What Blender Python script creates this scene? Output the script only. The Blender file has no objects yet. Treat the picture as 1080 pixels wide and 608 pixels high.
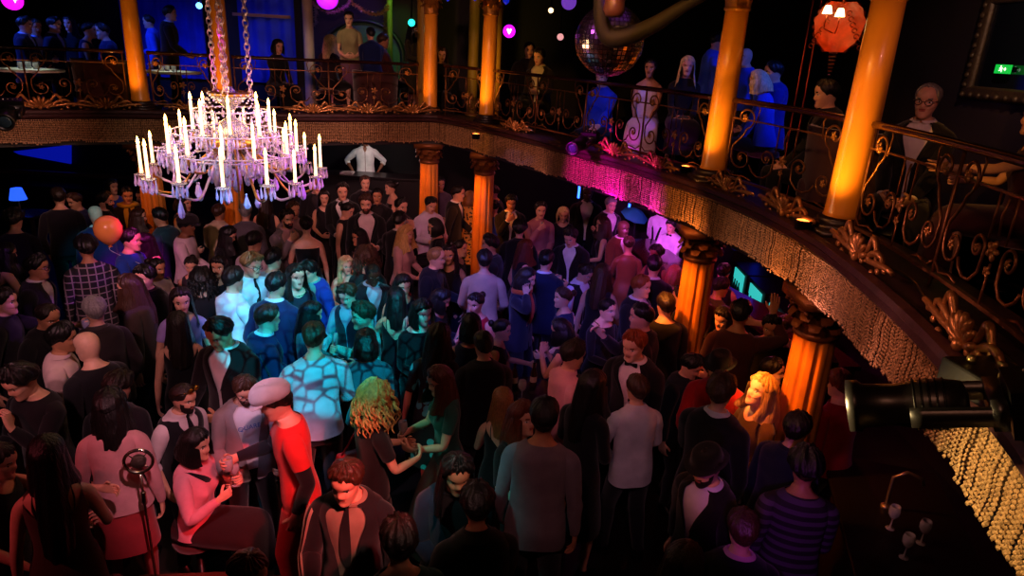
import bpy, bmesh, math, random
import numpy as np
from mathutils import Vector, Matrix
random.seed(7)
R = np.random.RandomState(11)
SC = bpy.context.scene
COL = SC.collection
PI = math.pi
# ------------------------------------------------------------------ camera geometry (24 mm lens on the opposite balcony, frame 1080x608)
F, EYE = 720.0, 4.0
_sr = .0533/.9427; _cr = math.sqrt(1-_sr*_sr)
_u = np.array([0, .3337, .9427]); _u /= np.linalg.norm(_u)
FW = np.array([0, .9427, -.3337]); FW /= np.linalg.norm(FW)
CX = _cr*np.array([1., 0, 0]) + _sr*_u
CY = np.cross(CX, FW)
CAM = np.array([0, 0, EYE])
def ray(px, py): return FW*F + CX*(px-540) + CY*(304-py)
def at(px, py, z):
    d = ray(px, py); return CAM + d*((z-EYE)/d[2])
def aty(px, py, y):
    d = ray(px, py); return CAM + d*(y/d[1])
def proj(p):
    v = np.asarray(p)-CAM; k = v@FW
    return 540+F*(v@CX)/k, 304-F*(v@CY)/k, k
cd = bpy.data.cameras.new('camera'); cam = bpy.data.objects.new('camera', cd); COL.objects.link(cam)
cd.sensor_width = 36; cd.lens = 24; cd.clip_start = .05
M = Matrix(((CX[0], CY[0], -FW[0], 0), (CX[1], CY[1], -FW[1], 0), (CX[2], CY[2], -FW[2], EYE), (0, 0, 0, 1)))
cam.matrix_world = M; SC.camera = cam
SC.view_settings.view_transform = 'Standard'; SC.view_settings.look = 'None'
SC.view_settings.gamma = 1; SC.view_settings.use_curve_mapping = False; SC.view_settings.exposure = 0
# ------------------------------------------------------------------ materials
_mats = {}
def hexc(h):
    h = h.lstrip('#'); c = [int(h[i:i+2], 16)/255 for i in (0, 2, 4)]
    return tuple(x/12.92 if x <= .04045 else ((x+.055)/1.055)**2.4 for x in c)
def mat(name, col, rough=.6, metal=0., bump=0., bscale=60., vary=0., vscale=20., emit=None, estr=0., trans=0., ior=1.45, spec=.5, sheen=0., stretch=None, wave=None, coat=0.):
    key = (name, col)
    if key in _mats: return _mats[key]
    m = bpy.data.materials.new(name); m.use_nodes = True
    nt = m.node_tree; b = nt.nodes['Principled BSDF']
    c = hexc(col) if isinstance(col, str) else col
    b.inputs['Base Color'].default_value = (*c, 1)
    b.inputs['Roughness'].default_value = rough; b.inputs['Metallic'].default_value = metal
    b.inputs['IOR'].default_value = ior; b.inputs['Transmission Weight'].default_value = trans
    b.inputs['Specular IOR Level'].default_value = spec
    if sheen: b.inputs['Sheen Weight'].default_value = sheen
    if coat: b.inputs['Coat Weight'].default_value = coat
    if emit is not None:
        e = hexc(emit) if isinstance(emit, str) else emit
        b.inputs['Emission Color'].default_value = (*e, 1); b.inputs['Emission Strength'].default_value = estr
    L = nt.links.new
    if bump or vary:
        tc = nt.nodes.new('ShaderNodeTexCoord'); src = tc.outputs['Object']
        if stretch:
            mp = nt.nodes.new('ShaderNodeMapping'); mp.inputs['Scale'].default_value = stretch
            L(src, mp.inputs['Vector']); src = mp.outputs['Vector']
    if bump:
        if wave:
            n = nt.nodes.new('ShaderNodeTexWave'); n.inputs['Scale'].default_value = bscale; n.inputs['Distortion'].default_value = wave
            n.inputs['Detail'].default_value = 2
        else:
            n = nt.nodes.new('ShaderNodeTexNoise'); n.inputs['Scale'].default_value = bscale; n.inputs['Detail'].default_value = 4
        L(src, n.inputs['Vector'])
        bp = nt.nodes.new('ShaderNodeBump'); bp.inputs['Strength'].default_value = bump; bp.inputs['Distance'].default_value = .01
        L(n.outputs['Fac'], bp.inputs['Height']); L(bp.outputs['Normal'], b.inputs['Normal'])
    if vary:
        n2 = nt.nodes.new('ShaderNodeTexNoise'); n2.inputs['Scale'].default_value = vscale; n2.inputs['Detail'].default_value = 3
        L(src, n2.inputs['Vector'])
        r = nt.nodes.new('ShaderNodeValToRGB')
        r.color_ramp.elements[0].position = .3; r.color_ramp.elements[1].position = .7
        r.color_ramp.elements[0].color = (*[max(0, x*(1-vary)) for x in c], 1)
        r.color_ramp.elements[1].color = (*[min(1, x*(1+vary)) for x in c], 1)
        L(n2.outputs['Fac'], r.inputs['Fac']); L(r.outputs['Color'], b.inputs['Base Color'])
    _mats[key] = m
    return m
def cloth(col): return mat('woven_cloth', col, .85, bump=.35, bscale=14, vary=.12, vscale=9, sheen=.15, spec=.25)
def satin(col): return mat('satin_cloth', col, .45, bump=.3, bscale=10, vary=.15, vscale=8, sheen=.2)
def skinm(col): return mat('skin', col, .5, bump=.05, bscale=90, vary=.06, vscale=30)
def hairm(col): return mat('hair_strands', col, .42, bump=.8, bscale=9, vary=.35, vscale=14, stretch=(9, 9, 1.2))
def curlm(col): return mat('curly_hair', col, .5, bump=1., bscale=45, vary=.4, vscale=40)
# ------------------------------------------------------------------ objects
def link(o, parent=None):
    COL.objects.link(o)
    if parent is not None: o.parent = parent
    return o
def tag(o, label=None, cat=None, group=None, kind=None):
    if label: o['label'] = label
    if cat: o['category'] = cat
    if group: o['group'] = group
    if kind: o['kind'] = kind
    return o
def empty(name, loc=(0, 0, 0), rz=0, label=None, cat=None, group=None, kind=None):
    o = bpy.data.objects.new(name, None); link(o); o.empty_display_size = .1
    o.location = loc; o.rotation_euler = (0, 0, rz)
    return tag(o, label, cat, group, kind)
class MB:
    """collects shapes into one mesh"""
    def __init__(s): s.v = []; s.f = []; s.m = []; s.n = 0
    def add(s, verts, faces, mi=0):
        verts = np.asarray(verts, float).reshape(-1, 3); k = s.n
        s.v.append(verts); s.f += [tuple(i+k for i in f) for f in faces]; s.m += [mi]*len(faces); s.n += len(verts)
        return s
    def grid(s, P, closed=False, mi=0, cap0=False, cap1=False):
        """P: rows x cols x 3"""
        P = np.asarray(P, float); r, c = P.shape[:2]; fs = []
        for i in range(r-1):
            for j in range(c if closed else c-1):
                j2 = (j+1) % c; fs.append((i*c+j, i*c+j2, (i+1)*c+j2, (i+1)*c+j))
        if cap0: fs.append(tuple(range(c-1, -1, -1)))
        if cap1: fs.append(tuple((r-1)*c+j for j in range(c)))
        return s.add(P.reshape(-1, 3), fs, mi)
    def box(s, lo, hi, mi=0, M=None):
        lo = np.array(lo, float); hi = np.array(hi, float)
        v = np.array([[(lo, hi)[i][0], (lo, hi)[j][1], (lo, hi)[k][2]] for k in (0, 1) for j in (0, 1) for i in (0, 1)])
        if M is not None: v = v@M[0].T+M[1]
        return s.add(v, [(0, 2, 3, 1), (4, 5, 7, 6), (0, 1, 5, 4), (2, 6, 7, 3), (0, 4, 6, 2), (1, 3, 7, 5)], mi)
    def lathe(s, prof, n=16, c=(0, 0, 0), mi=0, cap=True, flute=0, nf=0, axis=None):
        """prof: list of (r, z)"""
        th = np.arange(n)*2*PI/n
        P = np.array([[(r*(1-flute*(abs(math.sin(t*nf/2)) < .45 if nf else 0))*math.cos(t), r*(1-flute*(abs(math.sin(t*nf/2)) < .45 if nf else 0))*math.sin(t), z) for t in th] for r, z in prof])
        if axis is not None:
            a, b, d = axis; P = P[..., :1]*a + P[..., 1:2]*b + P[..., 2:3]*d
        P = P+np.array(c)
        return s.grid(P, True, mi, cap, cap)
    def tube(s, pts, r=.01, n=6, mi=0, closed=False):
        pts = np.asarray(pts, float); m = len(pts)
        rr = np.full(m, r) if np.isscalar(r) else np.asarray(r, float)
        if closed: t = np.roll(pts, -1, 0)-np.roll(pts, 1, 0)
        else: t = np.gradient(pts, axis=0)
        t /= np.linalg.norm(t, axis=1)[:, None]+1e-9
        u = np.array([0, 0, 1.]) if abs(t[0][2]) < .9 else np.array([1., 0, 0])
        rows = []
        for i in range(m):
            u = u-t[i]*(u@t[i]); u /= np.linalg.norm(u)+1e-9; w = np.cross(t[i], u)
            rows.append([pts[i]+rr[i]*(math.cos(a)*u+math.sin(a)*w) for a in np.arange(n)*2*PI/n])
        if closed: rows.append(rows[0])
        return s.grid(rows, True, mi, not closed, not closed)
    def ball(s, c, r, nu=10, nv=7, mi=0, M=None):
        r = np.full(3, r) if np.isscalar(r) else np.array(r, float)
        P = np.array([[(math.sin(a)*math.cos(t), math.sin(a)*math.sin(t), math.cos(a)) for t in np.arange(nu)*2*PI/nu] for a in np.linspace(.02, PI-.02, nv)])*r
        if M is not None: P = P@M.T
        return s.grid((P+np.array(c))[::-1], True, mi, True, True)
    def build(s, name, mats, parent=None, smooth=True, sub=0, loc=None, bevel=0, flip=False):
        if not isinstance(mats, (list, tuple)): mats = [mats]
        me = bpy.data.meshes.new(name)
        V = np.concatenate(s.v); me.from_pydata(V.tolist(), [], s.f)
        for m in mats: me.materials.append(m)
        if len(mats) > 1: me.polygons.foreach_set('material_index', s.m)
        if smooth: me.polygons.foreach_set('use_smooth', [True]*len(s.f))
        me.update()
        o = bpy.data.objects.new(name, me); link(o, parent)
        if loc is not None: o.location = loc
        if bevel:
            b = o.modifiers.new('bevel', 'BEVEL'); b.width = bevel; b.segments = 2; b.limit_method = 'ANGLE'
        if sub:
            m = o.modifiers.new('subdivision', 'SUBSURF'); m.levels = sub; m.render_levels = sub
        return o
def fix(o):
    bm = bmesh.new(); bm.from_mesh(o.data); bmesh.ops.recalc_face_normals(bm, faces=bm.faces); bm.to_mesh(o.data); bm.free(); return o
def unit(v):
    v = np.asarray(v, float); return v/(np.linalg.norm(v)+1e-12)
def rx(a): c, s = math.cos(a), math.sin(a); return np.array([[1, 0, 0], [0, c, -s], [0, s, c]])
def ry(a): c, s = math.cos(a), math.sin(a); return np.array([[c, 0, s], [0, 1, 0], [-s, 0, c]])
def rz(a): c, s = math.cos(a), math.sin(a); return np.array([[c, -s, 0], [s, c, 0], [0, 0, 1]])
def lerp(a, b, t): return a+(b-a)*t
# ------------------------------------------------------------------ people: one continuous lofted body per person, posed by its joints
def _full(a): return a+[360-x for x in a[-2:0:-1]]
HA = np.radians(_full([0, 8, 15, 22, 29, 37, 52, 75, 100, 130, 180]))
TA = np.radians(_full([0, 15, 30, 45, 62, 90, 118, 135, 150, 165, 180]))
TM = np.array([(.84, .172, .10, .12), (.92, .175, .105, .13), (1.0, .163, .105, .11), (1.08, .152, .105, .095), (1.17, .150, .11, .095), (1.25, .160, .118, .10), (1.315, .165, .118, .108), (1.36, .169, .115, .11), (1.405, .166, .103, .108), (1.445, .155, .08, .10), (1.475, .105, .062, .085), (1.497, .068, .056, .070), (1.522, .060, .052, .066)])
TF = np.array([(.84, .178, .10, .125), (.92, .180, .10, .135), (1.0, .160, .095, .105), (1.08, .135, .09, .08), (1.17, .130, .095, .08), (1.25, .140, .105, .09), (1.315, .148, .105, .095), (1.36, .152, .10, .097), (1.405, .150, .09, .095), (1.445, .135, .07, .088), (1.475, .09, .054, .075), (1.497, .058, .049, .060), (1.522, .051, .046, .057)])
HR = np.array([(-.112, -.075, .050, .068, .052), (-.119, -.062, .084, .080, .046), (-.108, -.050, .096, .086, .051), (-.092, -.040, .098, .090, .057), (-.076, -.030, .091, .093, .062), (-.064, -.022, .097, .096, .065), (-.055, -.016, .091, .098, .067), (-.045, -.010, .097, .099, .069), (-.034, -.004, .093, .100, .071), (-.020, .004, .091, .1015, .073), (-.006, .012, .088, .102, .075), (.006, .020, .088, .102, .076), (.017, .030, .095, .101, .0765), (.028, .040, .0985, .099, .077), (.048, .055, .0985, .093, .0765), (.072, .075, .090, .080, .071), (.094, .094, .070, .060, .056), (.108, .108, .045, .036, .036), (.1165, .1165, .004, .004, .004)])
ARM = [(.02, .062, .064), (.09, .056, .060), (.19, .046, .050), (.265, .040, .045), (.30, .039, .043), (.335, .042, .045), (.40, .038, .043), (.48, .029, .035), (.545, .022, .030)]
LEG = [(0, .13, .086, .094, .10), (0, .35, .078, .088, .088), (0, .65, .066, .072, .07), (0, .92, .056, .060, .058), (1, .03, .054, .058, .055), (1, .14, .052, .05, .058), (1, .32, .053, .046, .066), (1, .57, .044, .04, .05), (1, .8, .035, .036, .038), (1, .96, .034, .038, .042)]
LA = np.radians([-40+26*i for i in range(11)]+[245, 270, 295])
NT, NL = 13, 10
class Pose:
    """joint angles and hand targets in the person's own frame (faces -Y), for a 1.75 m body"""
    def __init__(s, lean=4, side=0, twist=0, yaw=0, pitch=8, roll=0, L='down', Rr='down', curlL=.35, curlR=.35, stance=.0, stag=.0, seat=False, seath=.47):
        s.__dict__.update(locals())
HANDS = {  # wrist target (x outwards, y, z), thumb dir, hand dir, finger curl
    'down': ((.245, -.03, .86), (0, -1, 0), (0, -.15, -1), .35),
    'back': ((.26, .06, .87), (.3, -1, 0), (0, -.1, -1), .35),
    'hold': ((.13, -.33, 1.13), (0, -.15, 1), (-.75, -.6, .12), .8),
    'holdout': ((.24, -.36, 1.16), (0, -.1, 1), (-.5, -.8, .1), .8),
    'holdhigh': ((.15, -.27, 1.30), (.1, .2, 1), (-.7, -.5, .3), .8),
    'holdlow': ((.22, -.28, 1.0), (0, -.2, 1), (-.4, -.9, .0), .8),
    'phone': ((.07, -.30, 1.20), (.8, -.3, .6), (-.6, -.5, .55), .7),
    'clasp': ((.09, -.26, 1.05), (0, -.3, 1), (-.9, -.35, .0), .55),
    'cross': ((-.05, -.22, 1.16), (0, -.5, 1), (-1, -.1, .12), .3),
    'chin': ((.05, -.22, 1.37), (-.4, .5, .6), (-.3, .15, .9), .7),
    'ear': ((.13, -.10, 1.50), (-.6, -.5, .6), (-.15, .25, 1), .6),
    'drink': ((.08, -.26, 1.43), (0, .2, 1), (-.6, .1, .35), .8),
    'raise': ((.27, -.26, 1.62), (-.8, .2, .2), (.05, -.2, 1), .2),
    'point': ((.10, -.34, 1.38), (-.5, .3, .8), (-.2, -.6, .8), .5),
    'reach': ((.22, -.50, 1.30), (0, 0, 1), (-.1, -1, .05), .3),
    'reachside': ((.62, -.12, 1.38), (0, -.4, 1), (1, -.2, .05), .6),
    'hip': ((.235, .02, 1.00), (.2, .8, -.2), (-.75, -.5, -.45), .5),
    'pocket': ((.215, -.06, .90), (0, -1, .1), (-.15, -.3, -1), .3),
    'shoulder': ((.20, -.40, 1.36), (-.5, 0, .8), (-.2, -1, -.1), .25),
    'lap': ((.10, -.30, .98), (0, -.6, .8), (-.5, -.8, -.1), .4),
    'type': ((.17, -.42, 1.03), (-.8, -.2, .5), (-.1, -1, -.15), .45),
}
class Body:
    def __init__(s, sex, pose):
        s.sex, s.p = sex, pose
        s.T = (TF if sex == 'f' else TM)
        p = pose; r = math.radians
        # spine
        zs = np.linspace(.70, 1.60, 46); s.zs = zs; c = np.array([0, 0, .92]); s.cs = np.zeros((46, 3)); s.Rs = []
        drop = .007 if not p.seat else .90-p.seath
        for z in zs:
            k = min(max((z-.92)/(.46), 0), 1)
            s.Rs.append(rz(r(p.twist)*k)@rx(r(p.lean)*k)@ry(r(p.side)*k))
        i0 = int(np.argmin(abs(zs-.92)))
        for i in range(i0+1, 46): s.cs[i] = s.cs[i-1]+s.Rs[i]@np.array([0, 0, zs[i]-zs[i-1]])
        for i in range(i0-1, -1, -1): s.cs[i] = s.cs[i+1]-np.array([0, 0, zs[i+1]-zs[i]])
        s.cs += np.array([0, 0, .92-drop]); s.drop = drop
        s.Rc = s.Rs[-1]
        s.Rh = rz(r(p.twist))@rz(r(p.yaw))@rx(r(p.pitch))@ry(r(p.roll))
        C, _ = s.frame(1.522)
        up = unit(s.Rc@np.array([0, 0, 1.])+s.Rh@np.array([0, 0, 1.]))
        s.hc = C+up*.062+s.Rh@np.array([0, -.022, .052])
        s.arms = {}
        for sd, tgt in ((1, p.L), (-1, p.Rr)): s.arms[sd] = s.arm(sd, tgt)
        s.legs = {sd: s.leg(sd) for sd in (1, -1)}
        s.V = s.verts()
    def frame(s, z):
        x = (z-s.zs[0])/(s.zs[1]-s.zs[0]); i = int(min(max(x, 0), 44)); f = x-i
        c = s.cs[i]*(1-f)+s.cs[i+1]*f
        return c, s.Rs[min(int(round(max(x, 0))), 45)]
    def tor(s, q, th, off=0):
        """torso surface: q = ring (float), th = angle from the front"""
        i = int(min(max(math.floor(q), 0), NT-2)); f = q-i
        z, w, fr, b = s.T[i]*(1-f)+s.T[i+1]*f
        if q < 0: w, fr, b = s.T[0][1:]; 
        st, ct = math.sin(th), math.cos(th)
        e = .82 if q < 9.5 else 1
        x = (w+off)*math.copysign(abs(st)**e, st); y = -(fr+off)*abs(ct)**.9 if ct > 0 else (b+off)*abs(ct)**.9
        if s.sex == 'f' and ct > 0:
            a = math.degrees(math.atan2(abs(st), ct))
            y -= .045*math.exp(-((a-30)/20)**2-((z-1.265)/.055)**2)
        elif s.sex == 'F': pass
        if q > 10.4:  # neck leans, front lower than back
            z += (.012 if ct < 0 else -.012)*abs(ct)*(q-10.4)/2.; y += -.012*(q-10.4)
        c, Rm = s.frame(z)
        return c+Rm@np.array([x, y, 0])
    def head(s, q, th, off=0):
        i = int(min(max(math.floor(q), 0), len(HR)-2)); f = q-i
        hf, hb, fr, b, w = HR[i]*(1-f)+HR[i+1]*f
        if s.sex == 'f' and q < 9: w *= .94; 
        st, ct = math.sin(th), math.cos(th); t = (1-ct)/2
        h = hf+(hb-hf)*t
        k = 1 if q < 15 else max(.0, 1-(q-15)/3.)
        x = (w+off*(.35+.65*k))*math.copysign(abs(st)**.88, st)
        y = -(fr+off*(.35+.65*k))*abs(ct)**.92 if ct > 0 else (b+off*(.35+.65*k))*abs(ct)**.92
        h += off*(1-k)+ (off*.3 if q > 14 else 0)
        return s.hc+s.Rh@np.array([x, y, h])
    def face_off(s, row, a):
        """nose, sockets, cheeks, ears"""
        a = abs((a+180) % 360-180); d = 0
        nz = {13: .000, 12: .002, 11: .008, 10: .014, 9: .023, 8: .017, 7: .003}.get(row, 0)
        if a < 4: d += nz
        elif a < 10: d += nz*.55
        elif a < 17: d += nz*.15
        if 13 < a < 38 and row in (10, 11): d -= .006
        if 25 < a < 55 and row in (7, 8, 9): d += .004
        if a < 12 and row in (2, 3): d += .003
        return d
    def arm(s, sd, tgt):
        if isinstance(tgt, str): w, th, hd, cu = HANDS[tgt]
        else: w, th, hd, cu = tgt
        m = np.array([sd, 1, 1.])
        low = isinstance(tgt, str) and tgt in ('hip', 'pocket', 'down', 'back')
        S, Rm = s.frame(1.385)
        S = S+Rm@(np.array([s.T[7][1]-.012, .0, 0])*m)
        out = Rm@(np.array([1., 0, 0])*m)
        def tw(v, pt=True):
            v = np.array(v, float)*m
            if not pt: return Rm@v
            c, _ = s.frame(1.0)
            return c+Rm@(v-np.array([0, 0, 1.0]))
        W = tw(w); S1 = S+out*.018
        l1, l2 = .275, .25
        D = W-S1; dl = np.linalg.norm(D)
        if dl > (l1+l2)*.995: W = S1+D/dl*(l1+l2)*.995; D = W-S1; dl = np.linalg.norm(D)
        pole = Rm@(np.array([.55, .55, -1.])*m)
        if isinstance(tgt, str) and tgt == 'hip': pole = Rm@(np.array([1., .6, .1])*m)
        dn = D/dl; pole = unit(pole-dn*(pole@dn))
        a = (l1*l1-l2*l2+dl*dl)/(2*dl); hgt = math.sqrt(max(l1*l1-a*a, 1e-6))
        E = S1+dn*a+pole*hgt
        d1, d2 = unit(E-S1), unit(W-E)
        hd = unit(tw(hd, False)); th = tw(th, False); th = unit(th-hd*(th@hd))
        f0 = Rm@np.array([0, -1., 0]); f0 = unit(f0-d1*(f0@d1)) if abs(f0@d1) < .95 else unit(Rm@np.array([0, 0, 1.]))
        rings = []
        for t, rn, rf in ARM:
            if s.sex == 'f': rn, rf = rn*.84, rf*.84
            if t <= .02: c = S+out*.012+d1*.01; d = unit(out*.8+d1)
            elif t < .30: c = S1+d1*(t-.03)/.27*l1*.98; d = unit(d1*1.0+out*max(0, .10-t)*4)
            elif t == .30: c = E; d = unit(d1+d2)
            else: c = E+d2*(t-.30)/.245*l2; d = d2
            k = min(max((t-.1)/.44, 0), 1); f = unit(f0*(1-k)+th*k); f = unit(f-d*(f@d))
            n = np.cross(f, d)*sd
            rings.append((c, d, f, n, rn, rf))
        n = np.cross(th, hd)*sd
        return dict(S=S, E=E, W=W, hd=hd, th=th, n=n, curl=cu, rings=rings)
    def armring(s, sd, q, off=0):
        A = s.arms[sd]['rings']; i = int(min(math.floor(q), len(A)-2)); t = q-i
        a, b = A[i], A[i+1]
        c = lerp(a[0], b[0], t); f = unit(lerp(a[2], b[2], t)); n = unit(lerp(a[3], b[3], t)); rn = lerp(a[4], b[4], t)+off; rf = lerp(a[5], b[5], t)+off
        return [c+n*rn*math.cos(math.radians(36*k))+f*rf*math.sin(math.radians(36*k)) for k in range(10)]
    def leg(s, sd):
        p = s.p; m = np.array([sd, 1, 1.])
        H = np.array([.09*sd, 0, .90-s.drop])
        if p.seat:
            K = H+np.array([.06*sd, -.42, .0]); A = np.array([.16*sd, -.40, max(.085, H[2]-.40)])
        else:
            A = np.array([(.085+p.stance)*sd, p.stag*sd, .085])
            D = A-H; dl = min(np.linalg.norm(D), .822); dn = unit(D); a = dl/2; h = math.sqrt(max(.4125**2-a*a, 1e-6))
            pole = np.array([.12*sd, -1., 0]); pole = unit(pole-dn*(pole@dn)); K = H+dn*a+pole*h
        return H, K, A
    def legring(s, sd, i, off=0):
        H, K, A = s.legs[sd]; m = np.array([sd, 1, 1.])
        if i < NL:
            seg, f, rxx, rf, rb = LEG[i]
            a, b = (H, K) if seg == 0 else (K, A); c = lerp(a, b, f)
            d = unit(b-a)
            if i in (3, 4): d = unit(unit(K-H)+unit(A-K))
            if i == 0 and s.p.seat: d = unit(d+np.array([0, 0, -1.])); c = c+np.array([0, .0, -.02])
            if s.sex == 'f' and i > 3: rxx, rf, rb = rxx*.9, rf*.9, rb*.9
            xx = unit(np.array([1., 0, 0])-d*d[0]); yy = np.cross(d, xx)*-1  # yy ~ back when d is down
            if yy[1] < 0 and not s.p.seat: yy = -yy
            if s.p.seat: yy = np.cross(xx, d) if np.cross(xx, d)[2] < 0 or seg else -np.cross(xx, d); yy = yy if (seg and yy[1] > 0) or (not seg and yy[2] < 0) else -yy
            out = []
            for t in LA:
                st, ct = math.sin(t), math.cos(t)
                out.append(c+xx*sd*st*(rxx+off)-yy*ct*((rf if ct > 0 else rb)+off))
            return out
        c = A.copy(); k = i-NL
        z, rxx, rf, rb = ((.055, .036, .085, .055), (.03, .042, .165, .06), (.004, .043, .175, .062))[k]
        out = []; y = .25*sd
        for t in LA:
            st, ct = math.sin(t), math.cos(t)
            v = rz(y)@np.array([sd*st*(rxx+off)*(1 if ct < .5 else .92), -ct*((rf if ct > 0 else rb)+off), 0])
            out.append(np.array([c[0], c[1], c[2]-.085+z])+v)
        return out
    def verts(s):
        V = []
        for q in range(NT):
            V += [s.tor(q, t) for t in TA]
        for q in range(len(HR)-1):
            for j, t in enumerate(HA):
                V.append(s.head(q, t, s.face_off(q, math.degrees(t))))
        V.append(s.head(len(HR)-1, 0)*.5+s.head(len(HR)-1, PI)*.5)
        c, Rm = s.frame(.80)
        V += [c+np.array([0, y, 0]) for y in (-.055, 0, .065)]
        for sd in (1, -1):
            A = s.arms[sd]
            for q in range(len(ARM)): V += s.armring(sd, q)
            W, d, f, n = A['W'], A['hd'], A['th'], A['n']; k = .9 if s.sex == 'f' else 1.
            for dist, w, h in ((.028, .036, .017), (.062, .043, .0165), (.098, .043, .0145)):
                c = W+d*dist*k
                for q in range(10):
                    top = q in (2, 1, 0, 9, 8)
                    ff = {2: 1, 1: .52, 0: 0, 9: -.5, 8: -.95, 3: 1, 4: .52, 5: 0, 6: -.5, 7: -.95}[q]
                    hh = (h if q in (1, 0, 9) else h*.75)*(1 if top else -1)
                    V.append(c+f*ff*w*k+n*hh*k-d*(.010 if ff < -.6 else 0))
            cu = A['curl']
            for i, (off, ln) in enumerate(((.75, 1.0), (.25, 1.1), (-.25, 1.03), (-.72, .82))):
                c = W+(d*(.098 if i < 3 else .092)+f*off*.043)*k; a = 0
                for j, (l, bend) in enumerate(((.008, .12), (.034, .9), (.026, 1.15), (.021, .8))):
                    a += bend*cu*(1+.12*i)
                    dd = math.cos(a)*d-math.sin(a)*n; nn = math.cos(a)*n+math.sin(a)*d
                    c = c+dd*l*ln*k+f*off*.002; hw = (.0100, .0095, .0090, .0068)[j]*k
                    V += [c+f*hw+nn*hw*.92, c-f*hw+nn*hw*.92, c-f*hw-nn*hw*.92, c+f*hw-nn*hw*.92]
            c = W+(d*.046+f*.042)*k; a = .0
            for j, (l, mixf, mixd, pal) in enumerate(((.016, .9, .55, .25), (.032, .55, .85, .35+cu*.3), (.026, .1, 1., .35+cu*.8))):
                dd = unit(f*mixf+d*mixd-n*pal); c = c+dd*l*k
                fx = unit(f-dd*(f@dd)); nx = np.cross(fx, dd)*sd; hw = (.0125, .0108, .008)[j]*k
                # root order: P1[2], P1[3], P2[3], P2[2] -> (near,top),(near,bottom),(far,bottom),(far,top)
                ax = unit(d-dd*(d@dd)) if abs(d@dd) < .97 else -fx
                nz = unit(n-dd*(n@dd))
                V += [c-ax*hw+nz*hw, c-ax*hw-nz*hw, c+ax*hw-nz*hw, c+ax*hw+nz*hw]
        for sd in (1, -1):
            for i in range(NL+3): V += s.legring(sd, i)
            V.append(s.legs[sd][2]+np.array([0, -.05, -.082]))
        return np.array(V)
def _topology():
    Fc, Tg = [], []
    def add(f, t): Fc.append(tuple(f)); Tg.append(t)
    T = lambda r, c: r*20+c % 20
    for r in range(NT-1):
        for c in range(20):
            if r in (6, 7, 8) and c in (4, 5, 14, 15): continue
            add((T(r, c), T(r, c+1), T(r+1, c+1), T(r+1, c)), ('torso', r, c))
    h0 = NT*20; nh = len(HR)-1
    Hd = lambda r, c: h0+r*20+c % 20
    for c in range(20): add((T(NT-1, c), T(NT-1, c+1), Hd(0, c+1), Hd(0, c)), ('neck', 0, c))
    for r in range(nh-1):
        for c in range(20): add((Hd(r, c), Hd(r, c+1), Hd(r+1, c+1), Hd(r+1, c)), ('head', r, c))
    pole = h0+nh*20
    for c in range(20): add((Hd(nh-1, c), Hd(nh-1, c+1), pole), ('head', nh-1, c))
    k0 = pole+1; b = k0+3
    na = len(ARM)
    for sd in (1, -1):
        if sd == 1: hole = [(9, 5), (9, 4), (8, 4), (7, 4), (6, 4), (6, 5), (6, 6), (7, 6), (8, 6), (9, 6)]
        else: hole = [(9, 15), (9, 16), (8, 16), (7, 16), (6, 16), (6, 15), (6, 14), (7, 14), (8, 14), (9, 14)]
        prev = [T(*x) for x in hole]
        for q in range(na+3):
            cur = [b+q*10+i for i in range(10)]
            for i in range(10):
                if q == na+1 and i == 2: continue
                add((prev[i], prev[(i+1) % 10], cur[(i+1) % 10], cur[i]), ('arm' if q < na else 'hand', q, i))
            prev = cur
        top = [prev[i] for i in (2, 1, 0, 9, 8)]; bot = [prev[i] for i in (3, 4, 5, 6, 7)]
        fb = b+(na+3)*10
        for i in range(4):
            p4 = [top[i], top[i+1], bot[i+1], bot[i]]
            for j in range(4):
                cur = [fb+(i*4+j)*4+x for x in range(4)]
                for x in range(4): add((p4[x], p4[(x+1) % 4], cur[(x+1) % 4], cur[x]), ('hand', 20, i))
                p4 = cur
            add(p4, ('hand', 21, i))
        tb = fb+64; P1 = b+na*10; P2 = b+(na+1)*10
        p4 = [P1+2, P1+3, P2+3, P2+2]
        for j in range(3):
            cur = [tb+j*4+x for x in range(4)]
            for x in range(4): add((p4[x], p4[(x+1) % 4], cur[(x+1) % 4], cur[x]), ('hand', 22, 0))
            p4 = cur
        add(p4, ('hand', 23, 0)); b = tb+12
    for sd in (1, -1):
        cols = list(range(0, 11)) if sd == 1 else [0]+list(range(19, 9, -1))
        prev = [T(0, c) for c in cols]+[k0+2, k0+1, k0]
        for q in range(NL+3):
            cur = [b+q*14+i for i in range(14)]
            for i in range(14): add((prev[i], prev[(i+1) % 14], cur[(i+1) % 14], cur[i]), ('leg', q, i, (1-sd)//2))
            prev = cur
        e = b+(NL+3)*14
        for i in range(14): add((prev[i], prev[(i+1) % 14], e), ('leg', NL+3, i, (1-sd)//2))
        b = e+1
    return Fc, Tg, b
FACES, TAGS, NV = _topology()
HOLES = {1: [r*20+c for r, c in ((9, 5), (9, 4), (8, 4), (7, 4), (6, 4), (6, 5), (6, 6), (7, 6), (8, 6), (9, 6))], -1: [r*20+c for r, c in ((9, 15), (9, 16), (8, 16), (7, 16), (6, 16), (6, 15), (6, 14), (7, 14), (8, 14), (9, 14))]}
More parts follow.
